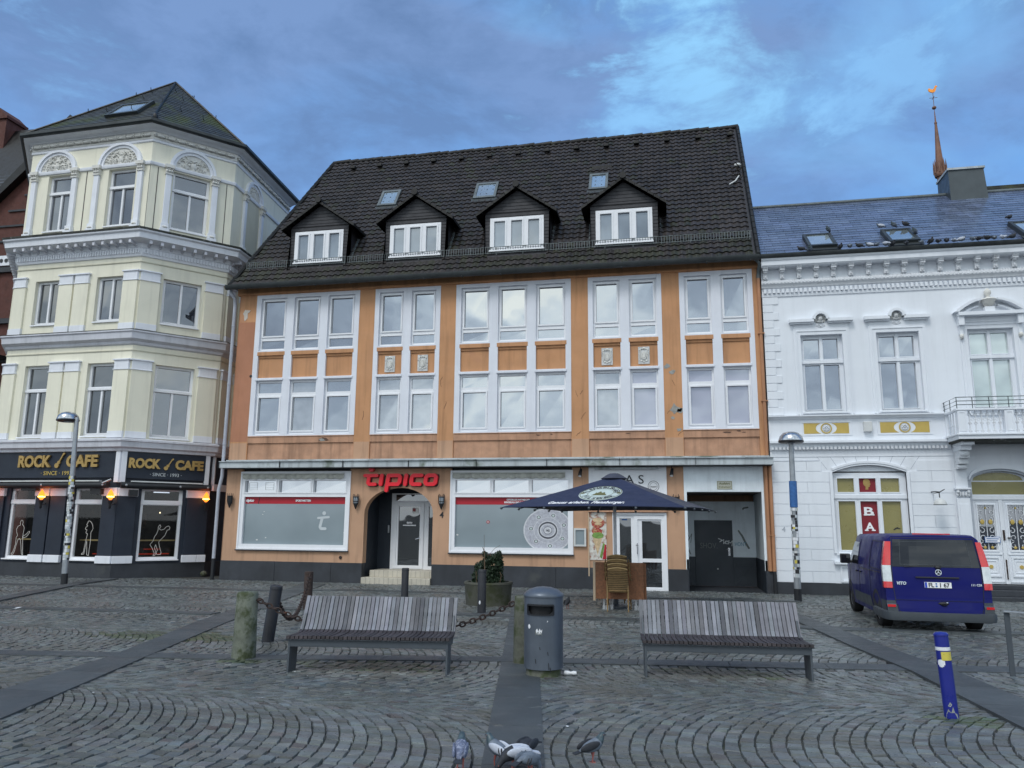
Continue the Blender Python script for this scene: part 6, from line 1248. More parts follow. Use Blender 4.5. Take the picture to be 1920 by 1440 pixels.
MB().ell((-3.81, 15.51, .10), (.018, .006, .04), 8, 5).build('paint_chip', 'stick_w', t)
def chain(lab, pts, n, size, rad):
    "links along a polyline, alternately turned"
    P = [Vector(p) for p in pts]; L_ = [0]
    for a, c in zip(P, P[1:]): L_.append(L_[-1]+(c-a).length)
    def at(s):
        for i in range(len(P)-1):
            if s <= L_[i+1] or i == len(P)-2: f = (s-L_[i])/(L_[i+1]-L_[i]); return P[i].lerp(P[i+1], f), (P[i+1]-P[i]).normalized()
    t = thing('chain', lab, 'chain', tuple(P[0]), 'rusty chains'); b = MB(); nlk = int(L_[-1]/(size*.78))
    for k in range(nlk):
        c, tn = at(L_[-1]*(k+.5)/nlk); up = Vector((0, 0, 1)) if abs(tn.z) < .9 else Vector((1, 0, 0)); s1 = tn.cross(up).normalized(); s2 = tn.cross(s1); w = (s1 if k % 2 else s2)
        ring = [c+tn*(size/2*math.cos(a))+w*(size*.33*math.sin(a)) for a in [2*math.pi*i/10 for i in range(11)]]; b.tube([tuple(p) for p in ring], rad, 5)
    b.build('links', 'rust', t, smooth=60); return t
def cat(a, c, sag, n=14): a, c = Vector(a), Vector(c); return [tuple(a.lerp(c, i/n)-Vector((0, 0, sag*4*(i/n)*(1-i/n)))) for i in range(n+1)]
chain('long rusty chain hung between the two stone posts, sagging behind the left bench', cat((-5.20, 9.33, .66), (-1.98, 9.88, .66), .42, 24), 0, .085, .011)
chain('rusty chain drooping from the rusty iron post to the leaning black post', cat((-7.2, 14.9, .60), (-5.70, 10.80, .50), .50, 20), 0, .10, .013)
# --- blue bollard
t = thing('blue_bollard', 'blue leaning steel bollard with white band and yellow sticker, chipped at its foot', 'bollard', (2.42, 8.02, -.064)); x, y, z = 2.42, 8.02, -.064
b = MB(); b.lathe([(.060, -.05), (.060, .725), (.064, .726), (.064, .74), (.050, .755), (.001, .762)], (x, y, z), 28, cap=False); b.build('shaft', 'bollard_blue', t, smooth=40)
T = lambda a, zz, d: Vector((x+(.0605+d)*math.cos(R(-105)+a/.06), y+(.0605+d)*math.sin(R(-105)+a/.06), z+zz))
def wrap(name, m, P, par=t, d=.0015):
    b = MB(T); b.prism(P, -.001, d); return b.build(name, m, par)
b = MB(T)
for i in range(30): a = -.188+i*.01257; b.quad((a, .60, .0015), (a+.0127, .60, .0015), (a+.0127, .63, .0015), (a, .63, .0015))
b.build('white_band', 'stick_w', t, recalc=False); b = MB(T)
for i in range(10): a = -.02+i*.0095; z0 = .545-.028*math.sin(math.pi*min(1, (i+1)/4))**.5*1.2; b.quad((a, .515, .0022), (a+.0096, .515, .0022), (a+.0096, .59, .0022), (a, .59, .0022))
b.build('yellow_sticker', 'stick_y', t, recalc=False); b = MB(T)
for i in range(6): a = -.06+i*.0105; h_ = .045*math.sqrt(max(.05, 1-((i-2.5)/3)**2)); b.quad((a, .50-h_, .0018), (a+.0105, .50-h_, .0018), (a+.0105, .50+h_*.5, .0018), (a, .50+h_*.5, .0018))
b.build('white_sticker', 'stick_w', t, recalc=False); text(T, 'WIR', .02, .565, .003, .018, 'ink', 'sticker_mark', t, depth=.0006) if False else None
wrap('sticker_line', 'ink', [(.0, .570), (.05, .572), (.05, .566), (.0, .564)], d=.0032)
b = MB(T); b.prism([(-.05, .0), (-.04, .06), (-.02, .10), (.0, .07), (.02, .12), (.03, .07), (.05, .06), (.06, .0)], -.002, .0014); b.prism([(-.02, .125), (.0, .16), (.015, .14), (.0, .12)], -.002, .0014); b.build('bare_metal', 'bare', t); t.rotation_euler = (R(-1), R(-2.2), 0)
# --- street lamps
def street_lamp(lab, x, y, top, lean, dome_dx, st, sleeve=False):
    z0 = gz(x, y); h = top-z0; t = thing('street_lamp', lab, 'street lamp', (x, y, z0), 'globe top street lamps')
    b = MB(); b.lathe([(.085, -.05), (.085, .10*h), (.083, .12*h), (.072, .62*h), (.060, .95*h), (.05, h-.2)], (x, y, z0), 18); b.build('pole', 'steel', t, smooth=40); MB().lathe([(.09, -.05), (.09, .32)], (x, y, z0), 18).build('pole_foot', 'black', t, smooth=40)
    if sleeve: MB().lathe([(.095, .545*h), (.095, .70*h-.0)], (x, y, z0), 18).build('pole_sleeve', 'stick_b', t, smooth=40)
    b = MB(); cx = x+dome_dx
    b.lathe([(.30, 0), (.30, .03), (.27, .12), (.19, .20), (.09, .235), (.001, .245)], (cx, y, top-.25), 28, cap=False); b.build('dome', 'dome', t, smooth=40)
    MB().lathe([(.27, -.05), (.31, -.03), (.31, .005), (.25, .01)], (cx, y, top-.25), 28).build('shade_ring', 'black', t, smooth=40); MB().lathe([(.10, -.07), (.12, -.03)], (cx, y, top-.25), 12).build('lamp_glass', 'lampglass', t)
    if dome_dx: MB().tube([(x, y, top-.4), (x, y, top-.22), (cx, y, top-.24)], .04, 8).build('arm', 'steel', t)
    rd = random.Random(st); cols = ['stick_w', 'boxm', 'ink', 'stick_w', 'film_pale', 'ink', 'film_pale', 'stick_y']; T = lambda a, zz, d: Vector((x+(.084+d)*math.cos(R(-95)+a/.082), y+(.084+d)*math.sin(R(-95)+a/.082), z0+zz)); zz = .14*h; k = 0
    by = {}
    while zz < (.60 if not sleeve else .54)*h:
        hh = rd.uniform(.05, .10); a = -.13
        while a < .13:
            w_ = rd.uniform(.04, .09); c_ = rd.choice(cols[:-1]) if rd.random() < .95 else 'stick_y'
            if rd.random() < .8:
                b = by.setdefault(c_, MB(T)); m_ = 3
                for i in range(m_): aa = a+w_*i/m_; b.quad((aa, zz, .002), (aa+w_/m_, zz, .002), (aa+w_/m_, zz+hh*.9, .002), (aa, zz+hh*.9, .002))
            a += w_+.004
        zz += hh
    for c_, b in by.items(): b.build('stickers', c_, t, recalc=False)
    t.rotation_euler = (0, lean, 0); return t
street_lamp('street lamp at the left, covered in stickers, in front of the cafe', -16.98, 19.6, 4.85, R(-2.2), -.30, 1)
street_lamp('street lamp at the right with blue sleeve and stickers, in front of the white facade', 2.98, 20.6, 4.05, R(.6), 0, 2, True)
# --- railing at the right edge
t = thing('metal_railing', 'grey flat steel railing post and handrail at the right edge, right of the blue bollard', 'railing', (3.86, 10.47, -.084))
MB().box(3.825, 3.885, 10.46, 10.48, -.12, .66).box(5.4, 5.46, 9.26, 9.28, -.12, .66).build('post', 'benchmetal', t, bevel=.004); MB(lambda a, c, d: Vector((3.83+.795*a-.606*c, 10.47-.606*a-.795*c+.0, d))).box(0, 2.1, -.03, .03, .66, .68).build('handrail', 'steel', t, bevel=.004)
# --- plant tub with shrub
t = thing('plant_tub', 'round mossy concrete plant tub with a dark evergreen shrub in front of the shop window', 'plant tub', (-4.08, 17.4, -.14)); c_ = (-4.08, 17.4, -.14)
MB().lathe([(.47, -.03), (.50, .0), (.53, .44), (.55, .48), (.54, .52), (.47, .52), (.45, .44), (.001, .43)], c_, 32, cap=False).build('tub', 'planterm', t, smooth=35); MB().lathe([(.46, .44), (.001, .47)], c_, 24, cap=False).build('soil', 'soil', t)
sh_ = thing('evergreen_shrub', 'dark uneven evergreen shrub growing in the round plant tub', 'shrub', (-4.08, 17.4, .3)); b = MB(); rd = random.Random(5)
blobs = [(-.05, 0, .62, .27, .26), (.12, .02, .86, .22, .22), (-.14, -.02, .80, .16, .18), (.16, 0, .58, .2, .24), (-.27, 0, .62, .12, .14), (.18, .0, 1.03, .14, .12), (-.02, .0, .98, .12, .12), (-.18, 0, .35, .16, .18), (.05, 0, .38, .2, .18), (-.27, .02, .83, .07, .1), (.27, 0, .92, .07, .08), (-.33, 0, .5, .07, .09), (.30, .0, .45, .08, .1), (-.10, 0, 1.12, .06, .07), (.24, 0, 1.14, .05, .06)]
for bx_, by_, bz, r_, rz_ in blobs:
    for i in range(int(30000*r_*rz_)):
        u = rd.uniform(-1, 1); th = rd.uniform(0, 6.283); rr = rd.uniform(.35, 1.08)**.6; q = math.sqrt(1-u*u)
        p = Vector((c_[0]+bx_+r_*rr*q*math.cos(th), c_[1]+by_+r_*rr*q*math.sin(th), c_[2]+bz+.0+rz_*rr*u)); a = Vector((rd.gauss(0, 1), rd.gauss(0, 1), rd.gauss(0, 1))).normalized(); e = a.cross(Vector((rd.gauss(0, 1), rd.gauss(0, 1), rd.gauss(0, 1)))).normalized(); s = rd.uniform(.018, .038)
        n0 = len(b.v); b.v += [p-a*s, p+e*s*.45, p+a*s, p-e*s*.45]; b.t += [(1, 1, 1)]*4; b.f.append((n0, n0+1, n0+2, n0+3))
b.build('crown', 'leaf', sh_, recalc=False); b = MB(); X, Y, Z = c_
b.tube([(X-.02, Y-.25, Z+.45), (X-.03, Y-.27, Z+.9), (X-.04, Y-.27, Z+1.18), (X-.08, Y-.27, Z+1.28)], .012, 5, rs=[.02, .015, .012, .008]); b.tube([(X-.04, Y-.27, Z+1.1), (X-.05, Y-.27, Z+1.55)], .004, 4); b.tube([(X, Y, Z+1.1), (X+.14, Y, Z+1.25), (X+.26, Y, Z+1.32)], .004, 4); b.tube([(X-.22, Y-.2, Z+.45), (X-.24, Y-.2, Z+.75)], .008, 4); b.tube([(X+.3, Y-.2, Z+.48), (X+.34, Y-.2, Z+.68), (X+.30, Y-.2, Z+.74)], .008, 4); b.tube([(X, Y, Z+.4), (X+.02, Y, Z+.9)], .03, 6); b.build('stem', 'bark', sh_)
# --- parasol
t = thing('parasol', 'large square navy blue beer garden parasol with pale oval emblem, open over stacked chairs', 'parasol', (-1.25, 17.6, -.14)); C0 = Vector((-1.25, 17.6, 0))
MB().tube([(C0.x, C0.y, -.14), (C0.x, C0.y, 2.66)], .036, 12).build('pole', 'alu', t, smooth=50); MB().lathe([(.32, 0), (.32, .06), (.06, .09), (.05, .3)], (C0.x, C0.y, -.14), 20).build('base', 'benchmetal', t, smooth=40)
HD = 2.72; ang0 = math.atan2(-1.42, -2.14); cr = [Vector((C0.x+HD*math.cos(ang0+k*math.pi/2), C0.y+HD*math.sin(ang0+k*math.pi/2), 2.0)) for k in range(4)]
apx = Vector((C0.x, C0.y, 2.74)); b = MB(); NS = 14
def can(p, q, i, j): # i 0..NS along the edge, j 0..NS up
    e = p.lerp(q, i/NS); f = j/NS; r_ = e.lerp(apx, f*.97); w_ = abs(i/NS-.5)*2; r_.z -= .012*math.sin(math.pi*f); r_.z += .03*(1-w_*w_)*(1-f); return r_
panels = []
for k in range(4):
    p, q = cr[k], cr[(k+1) % 4]; b = MB(); vs = [can(p, q, i, j) for j in range(NS+1) for i in range(NS+1)]; n1_ = NS+1
    b.v = vs+[v-Vector((0, 0, .012)) for v in vs]; b.t = [(1, 1, 1)]*len(b.v)
    for j in range(NS):
        for i in range(NS): a = j*n1_+i; b.f.append((a, a+1, a+n1_+1, a+n1_)); o2 = len(vs); b.f.append((a+o2, a+o2+n1_, a+o2+n1_+1, a+o2+1))
    for i in range(NS): b.f.append((i, i+1, i+1+len(vs), i+len(vs)))
    panels.append(b.build('canopy_panel', 'parasol' if k == 0 else 'parasol_dirty', t, smooth=60))
MB().lathe([(.28, -.055), (.30, -.04), (.16, .05), (.10, .075), (.001, .085)], tuple(apx-Vector((0, 0, .02))), 20, cap=False).build('top_cap', 'parasol_dirty', t, smooth=60)
b = MB()
for k in range(4):
    for f in (0, .25, .5, .75): e = cr[k].lerp(cr[(k+1) % 4], f); b.tube([tuple(e+Vector((0, 0, -.015))), tuple(e.lerp(apx, .6)+Vector((0, 0, -.09))), tuple(apx-Vector((0, 0, .12)))], .010, 5); b.tube([tuple(e.lerp(apx, .5)+Vector((0, 0, -.08))), (C0.x, C0.y, 2.12)], .009, 5); b.ell(tuple(e+Vector((0, 0, -.02))), (.03, .03, .03), 6, 4)
b.parts('rib', 'benchmetal', t)
p, q = cr[0], cr[1]; mid = (p+q)/2; Uf = (q-p).normalized(); Vf = apx-mid; Hf = Vf.length; Vf.normalize(); Nf = Uf.cross(Vf)
if Nf.y > 0: Nf = -Nf
def TF(u, v, d):
    W_ = (q-p).length; f = v/Hf; wid_ = W_*(1-f*.97); s = max(0, min(1, .5+u/wid_)); i, j = s*NS, f*NS; return can(p, q, i, j)+Nf*(d+.004)
b = MB(TF)
def oval(name, m, r1, r2, d, u0=.02, v0=.86):
    b = MB(TF); ring_ = [(u0+r1*math.cos(a), v0+r2*math.sin(a), d) for a in [2*math.pi*i/48 for i in range(48)]]; rr = [[(u0+(x-u0)*k, v0+(y-v0)*k, d) for x, y, _ in ring_] for k in (1, .8, .6, .4, .2)]; vs = [x for r_ in rr for x in r_]+[(u0, v0, d)]
    fs = [(k*48+i, k*48+(i+1) % 48, (k+1)*48+(i+1) % 48, (k+1)*48+i) for k in range(4) for i in range(48)]+[(192+i, 192+(i+1) % 48, 240) for i in range(48)]; b.add(vs, fs); return b.build(name, m, panels[0], recalc=False)
oval('oval_emblem', 'oval', .46, .50, .002, .02, .84); 
b = MB(TF); b.arcband(.02, .86, .27, .28, 0, 2*math.pi, .004, .005, 40, 1.05); b.arcband(.02, .86, .43, .445, 0, 2*math.pi, .004, .005, 48, 1.08); b.build('emblem_ring', 'olive', panels[0], recalc=False)
mbt = MB(TF)
for wd, a0_, a1_, flip in (('FLENSBURGER', 172, 8, 1), ('PILSENER', 215, 325, -1)):
    for i, ch in enumerate(wd):
        a = R(a0_+(a1_-a0_)*i/(len(wd)-1)); u, v = .02+.35*math.cos(a), .86+.385*math.sin(a); text(TF, ch, u, v, .004, .16, 'ink', mb=mbt, rot=(a-math.pi/2) if flip > 0 else (a+math.pi/2), bold=.006, depth=.001, centre=True)
mbt.build('emblem_lettering', 'ink', panels[0], recalc=False); b = MB(TF); b.box(-.12, .16, .72, .78, .004, .006); b.prism([(-.10, .78), (.14, .78), (.10, .92), (.05, .86), (.0, .98), (-.05, .86), (-.08, .90)], .004, .0065); b.box(-.14, .18, .70, .715, .004, .007); b.build('emblem_picture', 'olive', panels[0], recalc=False)
b = MB(TF); b.ell((-.37, .86, .004), (.045, .05, .002), 10, 4); b.ell((.41, .86, .004), (.045, .05, .002), 10, 4); b.build('emblem_hops', 'olive', panels[0])
vs_, fs_ = textpts('Genuss erleben. Flensburger.', .17, .006, .35, .001, 1.05); mbt = MB(TF); x0 = min(v[0] for v in vs_); x1 = max(v[0] for v in vs_); k_ = 1.62/(x1-x0); mbt.add([((v[0]-(x0+x1)/2)*k_-.12, .13+v[1]*1.35, .004+v[2]) for v in vs_], fs_); mbt.build('slogan', 'bann_w', panels[0], recalc=False)
# --- board-like folded tables and stacked chairs
def table(lab, x, y, w_, rz, hh=1.0):
    t = thing('folded_table', lab, 'table', (0, 0, 0), 'folded tables under the parasol'); b = MB(); b.box(-w_/2, w_/2, -.02, .02, .24, hh); b.build('tabletop', 'osb', t, bevel=.004)
    MB().box(-w_/2-.05, -w_/2, -.03, .03, .20, hh+.01).build('edge_strip', 'woodpale', t, bevel=.003)
    for s in (-1, 1):
        b = MB()
        for dx in (0, .07): b.tube([(s*w_*.33+dx, .06, .5), (s*w_*.33+dx, .06, .02)], .018, 8); b.box(s*w_*.33+dx-.03, s*w_*.33+dx+.03, .0, .12, .0, .10)
        b.parts('table_leg', 'alu', t)
    t.location = (x, y, gz(x, y)); t.rotation_euler = (R(0), 0, rz); return t
table('brown speckled tabletop folded upright, the front one behind the stacked chairs', -1.13, 17.05, 1.02, R(1)); table('second brown folded tabletop, standing just behind the front one', -1.06, 17.16, .98, R(-3), .985)
# wicker chair (local: faces +y towards the house, back towards the camera)
t = thing('wicker_chair', 'brown wicker stacking chair, lowest and nearest of the stack under the parasol', 'chair', (0, 0, 0), 'stacked wicker chairs'); W_ = .43
b = MB(); nz_ = 14; n = 12; vs = []
for j in range(nz_+1):
    z = .43+.44*j/nz_; y = -.02-.10*(j/nz_)**1.3
    for i in range(n+1): u = -1+2*i/n; vs.append((u*W_/2*(1-.05*j/nz_), y-.04*(1-u*u)+.006*math.sin(j*3.1), z+(.035*(1-u*u) if j == nz_ else .02*(1-u*u)*(j/nz_))))
m1 = n+1; k0 = len(vs); vs += [(x, y+.022, z) for x, y, z in vs]; fs = []
for j in range(nz_):
    for i in range(n): a = j*m1+i; fs += [(a, a+1, a+m1+1, a+m1), (a+k0, a+k0+m1, a+k0+m1+1, a+k0+1)]
for i in range(n): fs += [(nz_*m1+i, nz_*m1+i+1, nz_*m1+i+1+k0, nz_*m1+i+k0), (i, i+1, i+1+k0, i+k0)]
b.add(vs, fs); b.build('backrest', 'rattan', t, smooth=50); b = MB()
for j in range(1, 12):
    z = .43+.44*j/12; y = -.028-.10*(j/12)**1.3; b.tube([(-W_/2, y+.0, z), (-W_/4, y-.032, z+.01), (0, y-.042, z+.012), (W_/4, y-.032, z+.01), (W_/2, y, z)], .005, 4)
b.build('weave_band', 'soil', t); b = MB(); b.tube([(-W_/2*.95, -.125, .875), (-W_/4, -.158, .90), (0, -.168, .912), (W_/4, -.158, .90), (W_/2*.95, -.125, .875)], .013, 6); b.build('top_rail', 'rattan_edge', t, smooth=60)
MB().box(-W_/2, W_/2, -.02, .42, .40, .44).build('seat', 'rattan', t, bevel=.015); b = MB()
for s in (-1, 1):
    b.tube([(s*(W_/2+.02), -.11, .82), (s*(W_/2+.05), -.02, .66), (s*(W_/2+.05), .34, .64), (s*(W_/2+.04), .40, .60)], .014, 6)
b.parts('armrest', 'rattan', t, smooth=60)
for s in (-1, 1):
    MB().tube([(s*W_/2, -.09, .46), (s*(W_/2+.0), -.13, .01)], .014, 8).build('leg', 'rattan', t, smooth=60); MB().tube([(s*(W_/2+.03), .40, .62), (s*(W_/2+.02), .44, .01)], .014, 8).build('leg', 'rattan', t, smooth=60)
b = MB()
for s in (-1, 1): b.lathe([(.016, -.005), (.016, .02)], (s*W_/2, -.13, 0), 8); b.lathe([(.016, -.005), (.016, .02)], (s*(W_/2+.02), .44, 0), 8)
b.parts('foot_cap', 'stick_w', t)
cx_, cy_ = -1.14, 16.72; t.location = (cx_, cy_, gz(0, cy_)); w0 = t
for k, lab in ((1, 'brown wicker chair, second from below in the stack under the parasol'), (2, 'brown wicker chair, third from below in the stack under the parasol'), (3, 'brown wicker chair, topmost of the stack under the parasol')): dup(w0, (cx_-.008*k, cy_+.055*k, gz(0, cy_)+.085*k), R(.5*k), lab)
dup(w0, (-1.28, 17.55, gz(0, 17.5)+.10), R(4), 'brown wicker chair behind the parasol pole, mostly hidden by the stack')
# --- things on the orange facade
def lantern(lab, u, dark=False, z=2.30, fr=F, d=0):
    t = thing('wall_lantern', lab, 'wall lamp', tuple(fr(u, z, d)), 'pointed black wall lanterns'); b = MB(fr)
    def sec(r, zz): return [(u+r*math.cos(a), zz, d+.10+r*.75*math.sin(a)) for a in [math.pi/4+math.pi/4*i for i in range(8)]]
    vs = []; prof = [(.01, z-.22), (.075, z-.07), (.085, z-.05), (.085, z-.035)]
    for r, zz in prof: vs += sec(r, zz)
    b.add(vs, [(k*8+i, k*8+(i+1) % 8, (k+1)*8+(i+1) % 8, (k+1)*8+i) for k in range(3) for i in range(8)]+[tuple(24+i for i in range(8))])
    for i in range(8):
        a = math.pi/4+math.pi/4*i; x, y = .082*math.cos(a), .0615*math.sin(a); x2, y2 = .095*math.cos(a), .0713*math.sin(a); zt = z+.19+(.06 if i % 2 == 0 else .02)
        b.tube([(u+x, z-.04, d+.10+y), (u+x2, z+.17, d+.10+y2), (u+x2*1.02, zt, d+.10+y2)], .009, 4)
    for zz in (z+.155, z+.02): b.tube([(u+.09*math.cos(a), zz, d+.10+.068*math.sin(a)) for a in [math.pi/4*i for i in range(9)]], .011, 4)
    b.box(u-.03, u+.03, z-.08, z+.10, d, d+.04); b.build('frame', 'black', t, smooth=30); g_ = MB(fr); g_.add([(u+r*math.cos(a), zz, d+.10+r*.75*math.sin(a)) for r, zz in ((.072, z-.04), (.082, z+.17)) for a in [math.pi/4*i for i in range(8)]], [(i, (i+1) % 8, 8+(i+1) % 8, 8+i) for i in range(8)]); g_.build('glass', 'black' if dark else 'lampglass', t); return t
lantern('black wall lantern left of the arched entrance', -9.66); lantern('black wall lantern right of the arched entrance, above the number four', -6.88); lantern('black wall lantern on the far left corner of the orange house, beside the drainpipe', -14.00, True, 2.32); lantern('black wall lantern behind the right half of the parasol, beside the gate passage', .13, True, 2.30)
b = MB(F); 
T_ = lambda x, z: (x, z)
# red lettering over the arch
t = thing('shop_lettering', 'large red slanted tipico lettering mounted over the arched entrance', 'sign', tuple(F(-8.28, 2.95, .1))); b = MB(F); sh = .22; zb = 2.80; HX = .36
def S(x, y): return (-9.43+x+sh*(y)*.6, zb+y)
def ks(pts, w=.105): stroke(b, [S(x, y) for x, y in pts], w, .03, .13)
hx_ = HX-.05
ks([(.0, .32), (.40, .32)]); ks([(.14, .32), (.14, .09), (.19, .05), (.38, .05)]); b.disc(*S(.18, .52), .085, .03, .128, 20)
ks([(.56, .05), (.56, .32)], .12); ks([(.78, -.14), (.78, .32), (1.12, .32), (1.17, .27), (1.17, .11), (1.12, .05), (.82, .05)], .115); ks([(1.36, .05), (1.36, .32)], .12); ks([(1.86, .32), (1.60, .32), (1.55, .27), (1.55, .10), (1.60, .05), (1.84, .05)], .115); ks([(2.08, .32), (2.28, .32), (2.33, .27), (2.33, .10), (2.28, .05), (2.06, .05), (2.01, .10), (2.01, .27), (2.08, .32)], .115)
b.build('letter_front', 'red', t); b2 = MB(F); b = b2
def ks2(pts, w): stroke(b, [(S(x, y)[0]+.02, S(x, y)[1]-.012) for x, y in pts], w, .0, .03)
for pts, w in (([(.0, .32), (.40, .32)], .12), ([(.14, .32), (.14, .05), (.38, .05)], .12), ([(.56, .05), (.56, .32)], .13), ([(.78, -.14), (.78, .32), (1.15, .32), (1.17, .05), (.82, .05)], .125), ([(1.36, .05), (1.36, .32)], .13), ([(1.86, .32), (1.56, .32), (1.56, .05), (1.84, .05)], .125), ([(2.03, .32), (2.32, .32), (2.32, .05), (2.02, .05), (2.03, .32)], .125)): ks2(pts, w)
b.build('letter_back', 'black', t)
t = thing('menu_case', 'small white framed menu case on the wall left of the poster', 'menu case', tuple(F(-2.65, 1.3, 0))); MB(F).ring(-2.83, -2.47, 1.04, 1.56, .05, 0, .08).build('frame', 'boxm', t, bevel=.008); MB(F).box(-2.78, -2.52, 1.09, 1.51, 0, .05).box(-2.74, -2.56, 1.14, 1.38, .05, .055).build('face', 'frosted', t)
t = thing('food_poster', 'tall narrow food poster beside the white double door', 'poster', tuple(F(-2.12, 1.3, 0))); b = MB(F); b.box(-2.38, -1.88, .66, 2.03, 0, .02); b.build('board', 'poster_w', t); b = MB(F); b.disc(-2.13, 1.72, .19, .02, .024, 18, .16); b.disc(-2.15, 1.47, .15, .02, .0235, 18, .10); b.build('printed_food', 'poster_r', t); b = MB(F); b.disc(-2.13, 1.80, .15, .02, .026, 18, .07); b.disc(-2.12, 1.70, .10, .024, .027, 14, .04); b.prism([(-2.30, 1.35), (-1.98, 1.38), (-2.14, .80)], .02, .024); b.build('printed_bread', 'bread', t)
b = MB(F); b.disc(-2.13, 1.36, .17, .02, .027, 16, .09); b.prism([(-2.08, .75), (-1.98, 1.15), (-1.93, 1.12), (-2.02, .70)], .02, .026); b.build('printed_lettuce', 'lettuce', t); MB(F).prism([(-2.0, .68), (-1.93, 1.1), (-1.89, 1.1), (-1.89, .68)], .02, .025).build('printed_stripe', 'red_dark', t)
text(F, 'KAPAS', -2.13, 1.93, .022, .09, 'rust', 'poster_lettering', t, wid=.36, depth=.004) if False else None
MB(F).box(-2.41, -2.38, .2, 2.03, 0, .04).build('side_batten', 'woodpale', t)
t = thing('gate_sign', 'small beige sign reading Ausfahrt freihalten above the gate passage', 'sign', tuple(F(1.5, 2.81, .02))); MB(F).box(1.29, 1.71, 2.69, 2.93, .012, .022).build('plate', 'ausf', t, bevel=.002); b = MB(F); b.ring(1.30, 1.70, 2.70, 2.92, .008, .022, .024); b.build('border', 'olive', t); text(F, 'Ausfahrt', 1.5, 2.83, .022, .085, 'olive', 'lettering', t, wid=.30, depth=.002, bold=.002); text(F, 'freihalten!', 1.5, 2.735, .022, .075, 'olive', 'lettering', t, wid=.33, depth=.002, bold=.001)
for lab, u in (('small black spotlight under the canopy, left of the white fascia', -2.62), ('small black spotlight under the canopy, right of the white fascia', .03)):
    t = thing('spotlight', lab, 'spotlight', tuple(F(u, 3.2, .1)), 'spotlights beside the fascia'); b = MB(F); b.tube([(u, 3.36, .10), (u, 3.26, .12)], .012, 6); b.tube([(u+.02, 3.28, .11), (u-.01, 3.08, .20)], .05, 12, rs=[.035, .06]); b.build('housing', 'black', t, smooth=50); MB(F).tube([(u-.01, 3.08, .20), (u-.012, 3.075, .204)], .05, 12).build('lens', 'stick_w', t)
t = thing('wall_lamp', 'white half dome wall lamp on a curved black bracket on the white facade', 'wall lamp', tuple(F(6.98, 2.4, 0))); b = MB(F); b.tube([(6.92, 2.62, 0), (6.95, 2.62, .25), (6.99, 2.60, .45)], .014, 6); b.tube([(6.98, 2.60, .44), (6.98, 2.45, .45)], .012, 6); b.prism([(6.86, 2.58), (6.98, 2.60), (7.12, 2.68), (7.12, 2.66), (6.98, 2.575), (6.86, 2.56)], .40, .46); b.build('bracket', 'black', t); MB(lambda x, y, z: Vector((x, y, z))).lathe([(.165, 0), (.16, .03), (.13, .10), (.07, .145), (.001, .155)], (6.98, 22.55, 2.27), 20, cap=False).build('shade', 'boxm', t, smooth=50); MB().lathe([(.165, -.012), (.165, .004), (.1, .006)], (6.98, 22.55, 2.27), 20).build('rim', 'zinc', t)

# ================================================================== van (local: x right, y forward, z up, rear face at y=0)
t = thing('delivery_van', 'dark blue panel van seen from behind, parked before the white house beside its entrance', 'van', (0, 0, 0)); VAN = t
HW, VL, VH = .84, 4.2, 1.67
ZS = [.22, .30, .42, .50, .62, .80, .98, 1.10, 1.25, 1.40, 1.52, 1.60]
def hwz(z):
    if z < .5: return HW*(.965+.035*(z-.22)/.28)
    if z < 1.05: return HW
    return HW-.115*((z-1.05)/.6)**1.25
def top(y):
    if y < 2.95: return VH-.03*(1-min(1, y/.8))**2-.015*max(0, y-1.5)
    if y < 3.45: return VH-.02-(y-2.95)/.5*.50
    return max(.80, 1.13-.10*(y-3.45)-.25*max(0, (y-3.9)/.3)**2)
def wy(y): return 1-.02*(max(0, .35-y)/.35)**2-.10*max(0, (y-3.2)/1.0)**2
def rearY(x, z): return (.0 if z < .55 else .0+.17*((z-.55)/1.1)**1.5)+.045*(abs(x)/HW)**4-(.05 if z < .48 else 0)
YS = [0, .10, .3, .6, 1.0, 1.5, 2.0, 2.5, 2.95, 3.1, 3.25, 3.45, 3.7, 3.95, 4.15, 4.2]; NR = 9
def vp_(y, k):
    "ring point k of the half section: side points then roof points"
    tp_ = top(y); 
    if k < len(ZS): z = ZS[k]; zz = z if z <= 1.0 else 1.0+(z-1.0)*max(.0, (tp_-.07-1.0))/(1.60-1.0) if tp_ > 1.08 else min(z, tp_-.01*(len(ZS)-k)); x = hwz(z)*wy(y)
    else:
        q = (k-len(ZS)+1)/NR; z = 1.60; base = tp_-.07 if tp_ > 1.08 else tp_-.02; x0 = hwz(1.60)*wy(y); a = q*math.pi/2
        x = x0-.07*(math.sin(min(1, q*3)*math.pi/2)) if q < .34 else (x0-.07)*(1-(q-.333)/.667); zz = base+(.055*math.sin(min(1, q*3)*math.pi/2) if q < .34 else .055+.015*math.sin((q-.333)/.667*math.pi/2))
    return x, zz
K = len(ZS)+NR; vs = []; b = MB()
for y in YS:
    for s in (-1, 1):
        for k in range(K):
            x, z = vp_(y, k); yy = y
            if y == 0: yy = rearY(x, z)
            if y == .10: yy = max(.10, rearY(x, z)+.06)
            if y == .3: yy = max(.3, rearY(x, z)+.1)
            vs.append((s*x, yy, z))
fs = []
for i in range(len(YS)-1):
    for s in (0, 1):
        for k in range(K-1): a = (i*2+s)*K+k; c = ((i+1)*2+s)*K+k; fs.append((a, a+1, c+1, c))
    fs.append(((i*2)*K+0, (i*2+1)*K+0, ((i+1)*2+1)*K, ((i+1)*2)*K))
